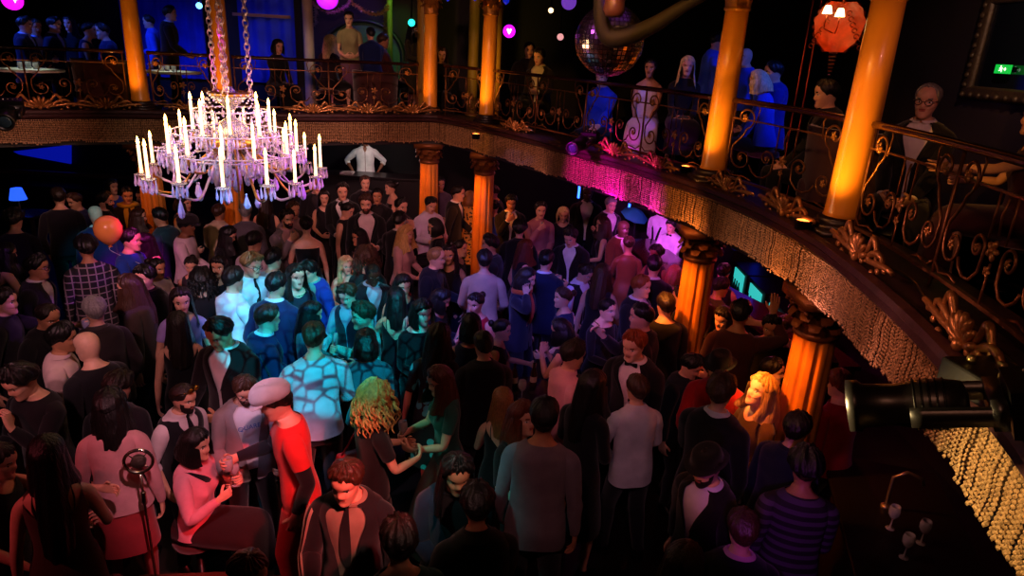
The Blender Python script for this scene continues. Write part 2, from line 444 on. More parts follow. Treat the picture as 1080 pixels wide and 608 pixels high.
def _orient():
    B = Body('m', Pose())
    assert len(B.V) == NV, (len(B.V), NV)
    bm = bmesh.new(); vs = [bm.verts.new(v) for v in B.V]
    fs = [bm.faces.new([vs[i] for i in f]) for f in FACES]
    bm.normal_update(); bmesh.ops.recalc_face_normals(bm, faces=bm.faces)
    bm.verts.index_update()
    out = [tuple(v.index for v in f.verts) for f in fs]; bm.free()
    # make sure they point outwards
    a = B.V[list(out[0][:3])]; n = np.cross(a[1]-a[0], a[2]-a[0])
    if n@(a.mean(0)-np.array([0, 0, a.mean(0)[2]])) < 0: out = [f[::-1] for f in out]
    return out
FACES = _orient()
FQ = [np.array(f) for f in FACES]
def vnormals(V):
    N = np.zeros_like(V)
    for f in FACES:
        a = V[f[2 % len(f)]]-V[f[0]]; b = V[f[3 % len(f)]]-V[f[1]] if len(f) > 3 else V[f[2]]-V[f[1]]
        n = np.cross(a, b)
        for i in f: N[i] += n
    return N/(np.linalg.norm(N, axis=1)[:, None]+1e-12)
FM = []
for t in TAGS:
    m = 0
    if t[0] == 'head':
        c = t[2]; cc = c if c < 10 else 19-c
        if t[1] == 10 and cc in (2, 4): m = 1
        elif t[1] == 10 and cc == 3: m = 2
        elif t[1] in (5, 6) and cc in (0, 1): m = 3
        elif t[1] == 12 and cc in (2, 3, 4): m = 4
    FM.append(m)
FB = []
for t, m in zip(TAGS, FM):
    if t[0] == 'head' and m == 0:
        c = t[2]; cc = c if c < 10 else 19-c
        if (t[1] in (1, 2, 3, 4) and cc <= 6) or (t[1] == 7 and cc <= 2) or (t[1] in (5, 6) and 2 <= cc <= 6) or (t[1] in (7, 8) and cc == 6): m = 4
    FB.append(m)
EYEW = mat('eye_white', '#d8d4cc', .3); IRIS = mat('iris', '#1c120c', .2)
def scaled(o_build, *a, **k): pass
def noise3(p, f, seed):
    p = np.asarray(p)*f+seed
    return math.sin(p[0]*1.7+math.sin(p[1]*1.3))*.5+math.sin(p[1]*2.1+math.sin(p[2]*1.9))*.3+math.sin(p[2]*2.7+p[0])*.2
def hair(B, style, rnd):
    mb = MB(); th = {'buzz': .005, 'short': .014, 'side': .018, 'quiff': .02, 'slick': .010, 'curly': .024, 'afro': .055, 'long': .018, 'wavy': .024, 'bob': .02, 'bun': .012, 'pony': .012, 'curlybig': .045, 'receding': .010, 'thick': .03}.get(style, .015)
    rough = {'curly': .016, 'afro': .018, 'curlybig': .02, 'wavy': .010, 'quiff': .011, 'thick': .014, 'side': .010, 'short': .008, 'long': .005, 'bob': .005}.get(style, .004)
    an = [0, 5, 10, 15, 20, 25, 30, 35, 40, 46, 52, 58, 64, 71, 78, 85, 92, 99, 106, 114, 122, 131, 140, 150, 160, 170]; an = an+[180]+[360-x for x in an[:0:-1]]
    sd = rnd.uniform(0, 50)
    def line(a):
        a = abs((a+180) % 360-180)
        f = 16.6 if style == 'receding' else (15.5 if B.sex == 'm' else 15.2)+.25*math.sin(sd)
        xs = [0, 30, 42, 54, 64, 76, 84, 92, 104, 120, 140, 180]
        ys = [f, f-.05, f-.5, 14.2, 12.6, 10.6, 8.6, 9.6, 9.0, 5.5, 3.2, 1.6]
        if style in ('bun', 'pony', 'slick'): ys = [f, f, f-.2, 13.9, 13, 12, 11, 11, 9.5, 6, 4, 2.5]
        return float(np.interp(a, xs, ys))
    rows = []; K = 14
    for j in range(K):
        t = j/(K-1); row = []
        for a in an:
            q = lerp(line(a)+(.45*math.sin(a*.31+sd)*math.sin(a*.083+sd*2)), 17.7, t); fr = math.cos(math.radians(a))
            o = th*min(1, .06+t*2.6)
            if style in ('short', 'side', 'quiff', 'curly', 'receding'): o *= .42+.58*min(1, max(t*1.5, .5+.5*fr if fr > 0 else .35))
            if style == 'quiff': o += .03*max(0, fr)*math.exp(-((t-.35)/.3)**2)
            if style == 'side': o += .014*max(0, math.cos(math.radians(a-35)))*t
            if style == 'curlybig': o *= (.6+.5*(1-max(0, fr)))
            p = B.head(q, math.radians(a), o)
            row.append(p+unit(p-B.hc)*min(1, t*3)*rough*(.8*noise3(p-B.hc, 62, sd)+.45*noise3(p-B.hc, 130, sd+3)+.55*math.sin(math.radians(a)*17+t*6*math.sin(sd)+sd)+.35*math.sin(math.radians(a)*26-t*5+sd*2)))
        rows.append(row)
    mb.grid(rows, True, 0, False, False)
    n = len(an); top = B.hc+B.Rh@np.array([0, .01, .1165+th*.95])
    k = mb.n; mb.add([top], []); base = k-n
    mb.f += [(base+i, base+(i+1) % n, k) for i in range(n)]; mb.m += [0]*n
    L = {'long': rnd.uniform(.34, .46), 'wavy': rnd.uniform(.30, .42), 'bob': .17, 'curlybig': .0}.get(style, 0)
    if style == 'xlong': L = .62
    if L:
        an2 = np.linspace(57, 303, 34); rows = []; NR = 9
        for j in range(NR):
            row = []
            for a in an2:
                aa = abs((a+180) % 360-180); t = j/(NR-1)
                Ls = min(L, .25) if style != 'bob' else L
                ll = float(np.interp(aa, [57, 85, 120, 180], [Ls*.85, Ls, L*.92, L]))
                p0 = B.head(12.8 if style != 'curlybig' else 15.0, math.radians(a), th*.9)-B.hc
                dr = ll*t; up = np.array([0, 0, 1.])
                back = (B.Rh@np.array([0, 1., 0])); side = B.Rh@np.array([math.copysign(1., math.sin(math.radians(a))), 0, 0])
                lb = math.sin(math.radians(min(max(aa-57, 0), 123)/123*90))
                flare = (.02*math.sin(t*PI*.9) if style != 'curlybig' else .075*math.sin(min(1, t*1.25+.15)*PI*.8))
                lean = B.Rc@np.array([0, 0, -1.])
                dirn = unit(np.array([0, 0, -1.])*.55+lean*.45)
                p = p0*(1-.10*t*(aa < 100))+dirn*dr+unit(p0*np.array([1, 1, 0]))*flare+back*(.035*t*lb+max(0, dr-.16)*.10*lb)
                if aa < 105 and dr > .12: p = p+back*(-.10*(dr-.12)/.12)*(1-lb)+side*.03*(dr-.12)/.12
                p = p+unit(p0*np.array([1, 1, 0]))*.0045*math.sin(a*1.9+sd+3*t)
                am = rough*1.2+.004
                p = p+unit(p0*np.array([1, 1, 0]))*am*noise3(p, 45 if style != 'long' else 22, sd+a*.07)*(.3+t)
                row.append(B.hc+p)
            rows.append(row)
        mb.grid(rows, False)
        inner = [[B.hc+(p-B.hc)*.97+B.Rh@np.array([0, -.012, 0]) for p in r] for r in rows]
        mb.grid(np.array(inner)[:, ::-1], False)
        # close the lower tips
        mb.grid([rows[-1], inner[-1]], False)
    if style == 'curlybig':
        for k in range(150):
            a = rnd.uniform(50, 310); aa = abs((a+180) % 360-180); q = rnd.uniform(9, 17) if aa > 75 else rnd.uniform(14, 17)
            p = B.head(q, math.radians(a), th*rnd.uniform(.5, .95)); o = unit((p-B.hc)*np.array([1, 1, .15])); L_ = rnd.uniform(.12, .27); r_ = rnd.uniform(.009, .014); w0 = rnd.uniform(0, 6)
            e1 = np.cross(o, (0, 0, 1.)); pts = []
            for t in np.linspace(0, 1, 11):
                ph = w0+t*L_*62; pts.append(p+o*(.045*math.sin(t*2.2))-np.array([0, 0, L_*t])+(e1*math.cos(ph)+o*math.sin(ph))*r_*1.25)
            mb.tube(pts, np.interp(np.linspace(0, 1, 11), [0, .15, .8, 1], [r_*.8, r_, r_*.9, r_*.4]), 4)
    if style in ('bun', 'pony'):
        c = B.head(13.5, PI, .03)
        if style == 'bun': mb.ball(c, (.045, .04, .042), 10, 7)
        else:
            pts = [c+B.Rh@np.array([0, .02+.03*math.sin(t*2.2), 0])+np.array([0, 0, -.30*t]) for t in np.linspace(0, 1, 7)]
            mb.tube(pts, [.02, .03, .034, .034, .03, .022, .008], 8)
    return mb
def garment_top(B, q0, qtop, off, alpha=None, ncol=30, K=15, hem_out=0):
    """torso shell from ring q0 to qtop(theta); alpha(q) = half opening at the front in degrees"""
    rows = []; opened = alpha is not None
    base = np.linspace(0, 1, ncol+1) if opened else np.linspace(0, 1, ncol, endpoint=False)
    for j in range(K+1):
        row = []
        for u in base:
            a0 = 360*u; tp = qtop(min(a0, 360-a0)) if callable(qtop) else qtop
            q = lerp(q0, tp, j/K)
            if opened: al = alpha(q); a = al+(360-2*al)*u
            else: a = a0
            c = off+(hem_out*max(0, 1-(j/K)*3))
            z = B.tor(q, math.radians(a), c)
            if q < 0: z = B.tor(0, math.radians(a), c)+np.array([0, 0, q*.08])
            row.append(z)
        rows.append(row)
    return rows, not opened
def sleeves(mb, B, qend, off, offend=None, q0=0.0, mi=0, roll=False):
    offend = off if offend is None else offend
    for sd in (1, -1):
        n = max(4, int(qend*2.4)); rows = []
        N = B.N
        hole = HOLES[sd]
        rows.append([B.V[i]-B.Rc@np.array([sd*.03, 0, 0]) + N[i]*off*.9 for i in hole])
        rows.append([B.V[i]+N[i]*off*1.1 for i in hole])
        for j in range(n+1):
            q = lerp(q0, qend, j/n); rows.append(B.armring(sd, q, lerp(off, offend, j/n)))
        rows.append(B.armring(sd, qend-.05, offend*.3))
        mb.grid(rows, True, mi)
def subset(B, N, pred, offf, S):
    ids = {}; fs = []; vs = []
    for f, t in zip(FACES, TAGS):
        if not pred(t): continue
        g = []
        for i in f:
            if i not in ids:
                ids[i] = len(vs); vs.append(B.V[i]+N[i]*offf(i, t))
            g.append(ids[i])
        fs.append(g)
    m = MB(); m.add(np.array(vs), fs); return m
SKIN = {'fair': '#d9a285', 'pale': '#e6b49a', 'tan': '#b9805c', 'brown': '#7d4e33', 'dark': '#4a2d1f', 'olive': '#c08e68'}
HAIRC = {'black': '#0d0a09', 'dark': '#1a110c', 'brown': '#3a2315', 'auburn': '#5d2613', 'ginger': '#8a3d18', 'blond': '#b98f52', 'sandy': '#8a6237', 'grey': '#77736e', 'white': '#b5b0a8', 'fairblond': '#d9be8a'}
LIP = {'fair': '#a8564b', 'pale': '#b4605a', 'tan': '#8a4a3c', 'brown': '#5e3128', 'dark': '#3c201a', 'olive': '#96523f'}
PEOPLE = []
def make_person(sex, skin, hs, hc, wear, pose, S, loc, rzv, label, sub=1, seedv=0, beard=False, cat='person', group=None, acc=()):
    rnd = random.Random(seedv)
    B = pose if isinstance(pose, Body) else Body(sex, pose); pose = B.p
    V = B.V; N = vnormals(V); B.N = N
    mb = MB(); mb.add(V*S, FACES); mb.m = FB if beard else FM
    hcol = HAIRC[hc]
    o = mb.build('person', [skinm(SKIN[skin]), EYEW, IRIS, mat('lips', LIP[skin], .4), mat('brow_hair', hcol if hc not in ('blond', 'fairblond', 'white') else HAIRC['sandy'], .6)], None, True, sub)
    o.location = loc; o.rotation_euler = (0, 0, rzv); tag(o, label, cat, group)
    def child(m, name, mt, s2=None, lab=None):
        m.v = [x*S for x in m.v]
        c = m.build(name, mt, o, True, sub if s2 is None else s2)
        if lab: c['label'] = lab
        return c
    if hs not in ('bald', 'none'):
        child(hair(B, hs, rnd), 'hair', (curlm if hs in ('curly', 'curlybig', 'afro') else hairm)(hcol), 1)
    w = dict(x.split('=') for x in wear.split())
    fs = rnd.uniform(0, 90)
    def folds(m, amp=.005):
        for V_ in m.v:
            for k in range(len(V_)):
                p = V_[k]; a = noise3(p, np.array([15., 15., 24.]), fs)*amp; b = noise3(p, np.array([26., 26., 12.]), fs+7)*amp*.7
                r = np.array([p[0], p[1]-.0, 0]); r /= np.linalg.norm(r)+1e-6
                V_[k] = p+r*(a+b)
        return m
    def cm(c): return satin(c[1:]) if c[0] == '~' else CUSTOM[c[1:]] if c[0] == '@' else cloth(c)
    if 'trousers' in w:
        child(folds(subset(B, N, lambda t: (t[0] == 'leg' and t[1] < NL) or (t[0] == 'torso' and t[1] < 2), lambda i, t: .012 if t[0] == 'torso' or t[1] < 3 else .018, S), .006), 'trousers', cm(w['trousers']))
    if 'tights' in w:
        child(subset(B, N, lambda t: (t[0] == 'leg' and t[1] < NL+3), lambda i, t: .003, S), 'tights', cm(w['tights']))
    for k in (0, 1):
        child(subset(B, N, lambda t: t[0] == 'leg' and t[1] >= NL and t[3] == k, lambda i, t: .006, S), 'shoe', mat('shoe_leather', w.get('shoes', '#0b0a0a'), .35))
    if 'tee' in w or 'shirt' in w or 'sweater' in w or 'top' in w:
        key = [k for k in ('tee', 'shirt', 'sweater', 'top') if k in w][0]; c = w[key]
        off = {'tee': .012, 'shirt': .013, 'sweater': .017, 'top': .008}[key]
        mb = MB()
        qt = {'tee': 10.3, 'shirt': 10.9, 'sweater': 10.6}.get(key, None)
        if qt is None: qt = {'scoop': lambda a: float(np.interp(a, [0, 40, 90, 140, 180], [8.0, 9.6, 10, 9.9, 9.6])), 'strapless': lambda a: 7.0, 'low': lambda a: float(np.interp(a, [0, 40, 90, 140, 180], [8.0, 9.3, 9.9, 8.5, 5.5])), 'wide': lambda a: float(np.interp(a, [0, 90, 180], [8.8, 9.3, 8.9]))}[w.get('neck', 'scoop')]
        al = None
        if key == 'shirt' and w.get('open'): al = lambda q: .8 if q < 8.2 else .8+(q-8.2)*9
        rows, cl = garment_top(B, (-.35 if w.get('out') else .8), qt, off, al, hem_out=.006)
        mb.grid(rows, cl)
        se = {'tee': 2.1, 'shirt': 7.9, 'sweater': 7.9, 'top': 0}[key]
        se = {'none': 0, 'short': 2.0, 'half': 3.2, 'roll': 5.6, 'long': 7.9}.get(w.get('sleeve', ''), se)
        if se: sleeves(mb, B, se, off, (.010 if se > 5 else off+.004) if key != 'top' else off+.002)
        child(folds(mb, .003 if ('jacket' in w or 'vest' in w) else {'shirt': .0095, 'sweater': .006}.get(key, .004)), {'tee': 't_shirt', 'top': 'blouse'}.get(key, key), cm(c))
        if key == 'shirt' and w.get('collar') != 'no':
            m2 = MB(); g = 14 if w.get('open') else 5
            rr = [[B.tor(q, math.radians(g+(360-2*g)*u), o2) for u in np.linspace(0, 1, 15)] for q, o2 in ((10.7, .012), (11.9, .007), (11.85, .013), (10.75, .024))]
            m2.grid(rr); child(m2, 'collar', cm(w.get('collarc', c)))
    if 'undersleeve' in w:
        mb = MB(); sleeves(mb, B, 7.8, .009, .009, q0=1.2); child(mb, 'undershirt', cm(w['undersleeve']))
    if 'vest' in w:
        mb = MB(); rows, cl = garment_top(B, .3, lambda a: float(np.interp(a, [0, 60, 90, 180], [9.9, 10.1, 9.6, 10.1])), .020, lambda q: .6 if q < 5.6 else .6+(q-5.6)*7.5)
        mb.grid(rows, cl); child(mb, 'waistcoat', cm(w['vest']))
    if 'jacket' in w:
        mb = MB(); off = .026
        ql = float(w.get('hem', '-.5')); v0 = float(w.get('vee', '4.4'))
        al = lambda q: (2.5 if q < v0 else 2.5+(q-v0)*float(w.get('vw', '5.2')))
        rows, cl = garment_top(B, ql, 10.4, off, al, ncol=30, K=15, hem_out=.012); mb.grid(rows, cl)
        sleeves(mb, B, 7.7, .021, .018)
        # lapels and collar
        if w.get('lapel') != 'no':
            for sg in (1, -1):
                rr = []
                for q in np.linspace(v0-.1, 10.3, 9):
                    wd = float(np.interp(q, [v0-.1, 8.2, 9.4, 10.3], [1, 22, 20, 14])); a0 = al(q)
                    rr.append([B.tor(q, math.radians(sg*(a0+wd*u)), off+.004+.010*math.sin(u*PI)) for u in (0, .3, .7, 1)])
                mb.grid(rr)
        g = al(10.4)
        rr = [[B.tor(q, math.radians(g+(360-2*g)*u), o2) for u in np.linspace(0, 1, 13)] for q, o2 in ((10.2, .026), (11.3, .014), (11.25, .022), (10.2, .036))]
        mb.grid(rr)
        child(folds(mb, .007), 'jacket', cm(w['jacket']))
    if 'dress' in w or 'skirt' in w:
        mb = MB(); c = w.get('dress', w.get('skirt'))
        hem = {'mini': .56, 'knee': .44, 'midi': .28, 'maxi': .09}[w.get('len', 'knee')]
        rows = []
        H = np.array([0, 0, .0])
        fl = float(w.get('flare', '.03'))
        if not pose.seat:
            for z in np.linspace(hem, .80, 5)[:-1]:
                k = (.84-z)/.5
                rows.append([np.array([(.187+fl*k+.012*math.sin(a*7)*k)*math.copysign(abs(math.sin(a))**.85, math.sin(a)), (-(.118+fl*k+.07*min(1, k*2)) if math.cos(a) > 0 else (.14+fl*k))*abs(math.cos(a))**.75, z-B.drop]) for a in np.arange(28)*2*PI/28])
            for q in (0, .8, 1.6, 2.4): rows.append([B.tor(q, a, .012) for a in np.arange(28)*2*PI/28])
        if 'dress' in w:
            nk = w.get('neck', 'scoop')
            qt = {'scoop': lambda a: float(np.interp(a, [0, 40, 90, 140, 180], [8.0, 9.5, 10, 9.9, 9.4])), 'strapless': lambda a: 7.0, 'low': lambda a: float(np.interp(a, [0, 40, 90, 140, 180], [8.0, 9.2, 9.9, 7, 4.5])), 'wide': lambda a: float(np.interp(a, [0, 90, 180], [8.6, 9.2, 8.8])), 'crew': lambda a: 10.6, 'straps': lambda a: float(np.interp(a, [0, 40, 90, 180], [7.4, 8.0, 7.0, 5.0]))}[nk]
            q0 = 3.1
            for j in range(8): rows.append([B.tor(lerp(q0, qt(min(math.degrees(a), 360-math.degrees(a))), j/7), a, .009) for a in np.arange(28)*2*PI/28])
        if pose.seat:
            Hz = pose.seath; an_ = np.arange(22)*2*PI/22; lap = []
            for y, z, hw, hh in ((.13, Hz+.03, .17, .12), (.0, Hz+.01, .205, .125), (-.18, Hz, .21, .115), (-.36, Hz, .215, .11), (-.47, Hz-.01, .215, .10)):
                lap.append([(hw*math.copysign(abs(math.sin(a))**.8, math.sin(a)), y, z+hh*math.cos(a)+.006*math.sin(a*6+y*9)) for a in an_])
            for z, dp in ((Hz-.10, .085), (Hz-.24, .09), (Hz-.34, .10)):
                lap.append([((.225+.012*math.sin(a*7))*math.copysign(abs(math.sin(a))**.8, math.sin(a)), -.455-dp*math.cos(a)*1.1, z+.03*math.cos(a)*0) for a in an_])
            mb.grid(lap, True)
            mb.grid([[B.tor(q, a, .013) for a in np.arange(28)*2*PI/28] for q in (.4, 1.2, 2, 2.8, 3.3)], True)
        mb.grid(rows, True) if rows else None
        if 'dress' in w:
            se = {'none': 0, 'short': 1.8, 'half': 3.2, 'long': 7.9}[w.get('sleeve', 'none')]
            if se: sleeves(mb, B, se, .010, .012)
            if nk in ('straps', 'low'):
                for sg in (1, -1):
                    pts = [B.tor(q, math.radians(sg*a), .006) for q, a in ((7.6, 36), (8.8, 42), (9.7, 55), (10.05, 85), (9.7, 130), (8.0, 142), (6, 150))]
                    mb.tube(pts, .006, 5)
        child(mb, 'dress' if 'dress' in w else 'skirt', cm(c))
    if 'tie' in w:
        mb = MB()
        mb.grid([[B.tor(q, math.radians(a), .021) for a in (-wd*.75, -wd*.3, wd*.3, wd*.75)] for q, wd in ((3.0, 2), (3.6, 11), (6, 9), (8, 7), (9.6, 7), (10.6, 9))])
        mb.ball(B.tor(10.8, 0, .022), (.018, .012, .020), 8, 6)
        child(mb, 'tie', cm(w['tie']))
    if 'bow' in w:
        mb = MB(); c = B.tor(10.75, 0, .026)
        for sg in (1, -1):
            P = []
            for x, h in ((.004, .008), (.02, .017), (.048, .024), (.052, .023)):
                P.append([c+B.Rc@np.array([sg*x, dy, dz]) for dy, dz in ((-.008, h), (-.012, 0), (-.008, -h), (.006, -h*.8), (.008, 0), (.006, h*.8))])
            mb.grid(P, True, 0, True, True)
        mb.ball(c, (.010, .012, .011), 8, 6)
        child(mb, 'bow_tie', cm(w['bow']))
    if 'braces' in w:
        mb = MB()
        for sg in (1, -1):
            rr = [[B.tor(q, math.radians(sg*(a+x)), .019) for x in (-6, 0, 6)] for q, a in ((1.5, 30), (4, 32), (7, 34), (9, 42), (10.1, 75), (9.6, 120), (8, 145), (5, 165), (1.5, 176))]
            mb.grid(rr)
        child(mb, 'braces', cm(w['braces']))
    if 'scarf' in w:
        mb = MB(); P = []
        mb.tube([B.tor(10.5, math.radians(a), .035)+np.array([0, 0, .012*math.sin(a*.05)]) for a in range(0, 360, 24)], .032, 8, closed=True)
        for a in (10, -14): mb.grid([[B.tor(q, math.radians(a+x), .03) for x in (-9, 0, 9)] for q in (3, 5, 7, 9, 10.4)])
        child(mb, 'scarf', cm(w['scarf']))
    Rh, hcn = B.Rh, B.hc
    def HP(x, y, z): return hcn+Rh@np.array([x, y, z])
    if 'glasses' in w:
        mb = MB()
        for sg in (1, -1):
            mb.tube([HP(sg*.034+.024*math.cos(t), -.104+.010*abs(math.cos(t))*(1 if math.cos(t)*sg > 0 else 0), .0+.019*math.sin(t)) for t in np.arange(12)*PI/6], .0028, 5, closed=True)
            mb.tube([HP(sg*.058, -.094, .006), HP(sg*.076, -.06, .008), HP(sg*.082, .01, .008)], .0025, 5)
        mb.tube([HP(-.011, -.108, .004), HP(0, -.113, .006), HP(.011, -.108, .004)], .0028, 5)
        child(mb, 'glasses', mat('spectacle_frame', w['glasses'], .3), 0)
    if 'headshades' in w:
        mb = MB()
        for sg in (1, -1):
            mb.ball(HP(sg*.033, -.085, .112), (.026, .016, .018), 10, 6)
            mb.tube([HP(sg*.06, -.075, .108), HP(sg*.09, -.02, .085), HP(sg*.088, .03, .04)], .003, 5)
        mb.tube([HP(-.012, -.095, .115), HP(0, -.098, .118), HP(.012, -.095, .115)], .003, 5)
        child(mb, 'sunglasses', mat('gold_lens', '#d9a040', .15, 1.), 0, 'gold sunglasses pushed up on the hair')
    if 'cap' in w:  # flat cap
        mb = MB(); rows = []
        an = np.arange(20)*18
        for q, o2, dz in ((13.6, .012, 0), (14.2, .022, .0), (15, .036, .004), (16, .044, .006), (17.2, .05, .004)):
            rows.append([B.head(q+.35*max(0, math.cos(math.radians(a+180)))*-4, math.radians(a), o2)+Rh@np.array([0, -.022*max(0, math.cos(math.radians(a))), dz]) for a in an])
        rows.append([HP(.004*math.sin(math.radians(a)), -.01-.004*math.cos(math.radians(a)), .140) for a in an]); mb.grid(rows, True)
        pk = [[B.head(14.0, math.radians(a), .016+o2)+Rh@np.array([0, 0, dz]) for a in np.linspace(-62, 62, 9)] for o2, dz in ((0, .004), (.03, -.004), (.052, -.016), (.05, -.021), (.0, -.008))]
        for i in (1, 2, 3):
            for j in range(9): pk[i][j] = lerp(pk[0][j], pk[i][j], math.sin((j+.3)/8.6*PI)**.6)
        mb.grid(pk); child(mb, 'flat_cap', cm(w['cap']))
    if 'hat' in w:
        mb = MB(); an = np.radians(np.arange(20)*18)
        prof = [(.098, .045), (.138, .040), (.141, .044), (.100, .048), (.098, .085), (.090, .125), (.07, .14), (.03, .132), (.001, .13)]
        mb.grid([[HP(r*.88*math.sin(a), -r*1.08*math.cos(a), z+(.0 if r < .12 else .02*abs(math.sin(a))**2)) for a in an] for r, z in prof], True)
        child(mb, 'hat', cm(w['hat']))
    if 'necklace' in w:
        mb = MB()
        pts = [B.tor(10.2-1.6*max(0, math.cos(math.radians(a)))**2, math.radians(a), .010) for a in range(0, 360, 18)]
        for p in pts: mb.ball(p, .008, 6, 5)
        mb.tube(pts, .003, 4, closed=True); child(mb, 'necklace', mat('necklace_metal', w['necklace'], .25, 1.), 0)
    if 'bag' in w:
        sd = -1 if w.get('bagside') == 'r' else 1
        mb = MB(); c = np.array([sd*.30, .02, .92])
        mb.grid([[c+np.array([sx*(.055-.01*k), sy*(.15-.02*k), z]) for sx, sy in ((-1, -1), (-.6, -1.05), (.6, -1.05), (1, -1), (1, 1), (.6, 1.05), (-.6, 1.05), (-1, 1))] for z, k in ((-.12, 1), (-.115, 0), (0, 0), (.10, 1), (.112, 1.5))], True, 0, True, True)
        bagm = mat('bag_leather', w['bag'], .4)
        bg = child(mb, 'handbag', bagm, 0)
        m2 = MB(); sh = B.tor(9.7, math.radians(90 if sd > 0 else 270), .03)
        m2.v = []; m2.tube([c+np.array([0, -.10, .11]), lerp(c+np.array([0, -.08, .11]), sh, .6), sh+np.array([0, 0, .012]), lerp(c+np.array([0, .08, .11]), sh, .6), c+np.array([0, .10, .11])], .008, 6)
        m2.v = [x*S for x in m2.v]; m2.build('strap', bagm, bg)
    if 'strap' in w:
        mb = MB(); rr = [[B.tor(q, math.radians(-a+x), .034) for x in (-8, 0, 8)] for q, a in ((1.2, -70), (4, -35), (7, 5), (9, 35), (10, 75), (9.3, 130), (6, 175), (3, 215), (1.2, 250))]
        mb.grid(rr); child(mb, 'strap', cm(w['strap']))
    if 'print' in w: PRINTS.append((o, B, S, w['print']))
    if 'stripes' in w:  # two light bands along each sleeve of the jacket
        mb = MB()
        for sd in (1, -1):
            for k0 in (1.0, 1.75):
                rows = []
                for q in np.linspace(.0, 7.6, 16):
                    a = B.armring(sd, q, .0215); c0 = np.mean(a, 0)
                    e = [lerp(np.array(a[int(k) % 10]), np.array(a[(int(k)+1) % 10]), k-int(k)) for k in (k0-.2, k0, k0+.2)]
                    rows.append([c0+(x-c0)*1.20 for x in e])
                mb.grid(rows)
        child(mb, 'sleeve_stripe', cm(w['stripes']), 0)
    PEOPLE.append((o, B, S))
    return o, B, S
CUSTOM = {}; PRINTS = []
def world_pt(P, p):
    o, B, S = P; q = rz(o.rotation_euler[2])@(np.asarray(p)*S)+np.array(o.location); return q
def hand_frame(P, sd):
    o, B, S = P; A = B.arms[sd]; Rm = rz(o.rotation_euler[2])
    k = .9 if B.sex == 'f' else 1.
    c = A['W']+A['hd']*.085*k-A['n']*.040*k+A['th']*.012
    return world_pt(P, c), Rm@A['hd'], Rm@A['th'], Rm@A['n']
# ------------------------------------------------------------------ the room
FLOORZ, SLABZ = 2.66, 2.45
def stru(o, lab=None): o['kind'] = 'structure'; return o
DARKWALL = mat('dark_panelling', '#17100f', .7, bump=.3, bscale=6, vary=.3, vscale=2)
MAROON = mat('maroon_paint', '#1c0f12', .6, vary=.25, vscale=1.5)
def wallbox(name, lo, hi, m):
    b = MB(); b.box(lo, hi); return stru(b.build(name, m, smooth=False))
wallbox('floor', (-12, -3, -.15), (4.75, 15.2, 0), mat('dance_floor', '#1a1412', .35, bump=.15, bscale=3, vary=.35, vscale=1.5))
wallbox('wall_back', (-12, 15, 0), (4.9, 15.3, 5.4), DARKWALL)
wallbox('wall_right', (4.6, -3, 0), (4.9, 15, 5.4), MAROON)
wallbox('wall_left', (-12.3, -3, 0), (-12, 15.3, 5.4), DARKWALL)
wallbox('wall_front', (-12.3, -3.3, 0), (4.9, -3, 5.4), MAROON)
wallbox('ceiling', (-12.3, -3.3, 5.4), (4.9, 15.3, 5.6), mat('dark_ceiling', '#0d090b', .8))
# balcony edge curve (plan), outward normal to its left
EC = np.array([(-8.3, 6.0), (-7.5, 7.4), (-6.55, 8.6), (-5.5, 9.35), (-4.4, 9.75), (-3.42, 10.08), (-2.3, 10.66), (-1.42, 11.08), (-.95, 10.72), (-.45, 10.05), (.15, 9.15), (.72, 8.2), (1.20, 7.35), (1.52, 6.65), (1.78, 6.0), (1.97, 5.25), (2.05, 4.4), (2.02, 3.7), (1.94, 3.0), (1.84, 2.45), (1.73, 1.95), (1.6, 1.6), (1.3, 1.1)])
def catmull(P, n=16):
    out = []
    Q = np.vstack([2*P[0]-P[1], P, 2*P[-1]-P[-2]])
    for i in range(1, len(Q)-2):
        for t in np.linspace(0, 1, n, endpoint=False):
            a, b, c, d = Q[i-1:i+3]
            out.append(.5*((2*b)+(-a+c)*t+(2*a-5*b+4*c-d)*t*t+(-a+3*b-3*c+d)*t**3))
    out.append(P[-1]); return np.array(out)
_e = catmull(EC)
_s = np.concatenate([[0], np.cumsum(np.linalg.norm(np.diff(_e, axis=0), axis=1))]); SLEN = _s[-1]
def EP(s, o=0.):
    s = np.clip(s, 0, SLEN)
    p = np.array([np.interp(s, _s, _e[:, 0]), np.interp(s, _s, _e[:, 1])])
    a = np.array([np.interp(s-.12, _s, _e[:, 0]), np.interp(s-.12, _s, _e[:, 1])]); b = np.array([np.interp(s+.12, _s, _e[:, 0]), np.interp(s+.12, _s, _e[:, 1])])
    t = (b-a)/np.linalg.norm(b-a); n = np.array([-t[1], t[0]])
    return p+n*o, t, n
def E3(s, o, z): p = EP(s, o)[0]; return np.array([p[0], p[1], z])
def s_at(px, z, o):
    ss = np.linspace(.2, SLEN-.2, 900); x = np.array([proj(E3(s, o, z))[0] for s in ss])
    return float(ss[np.argmin(abs(x-px))])
COLS = [s_at(px, 3.3, .22) for px in (146, 236, 453, 514, 757, 898)]
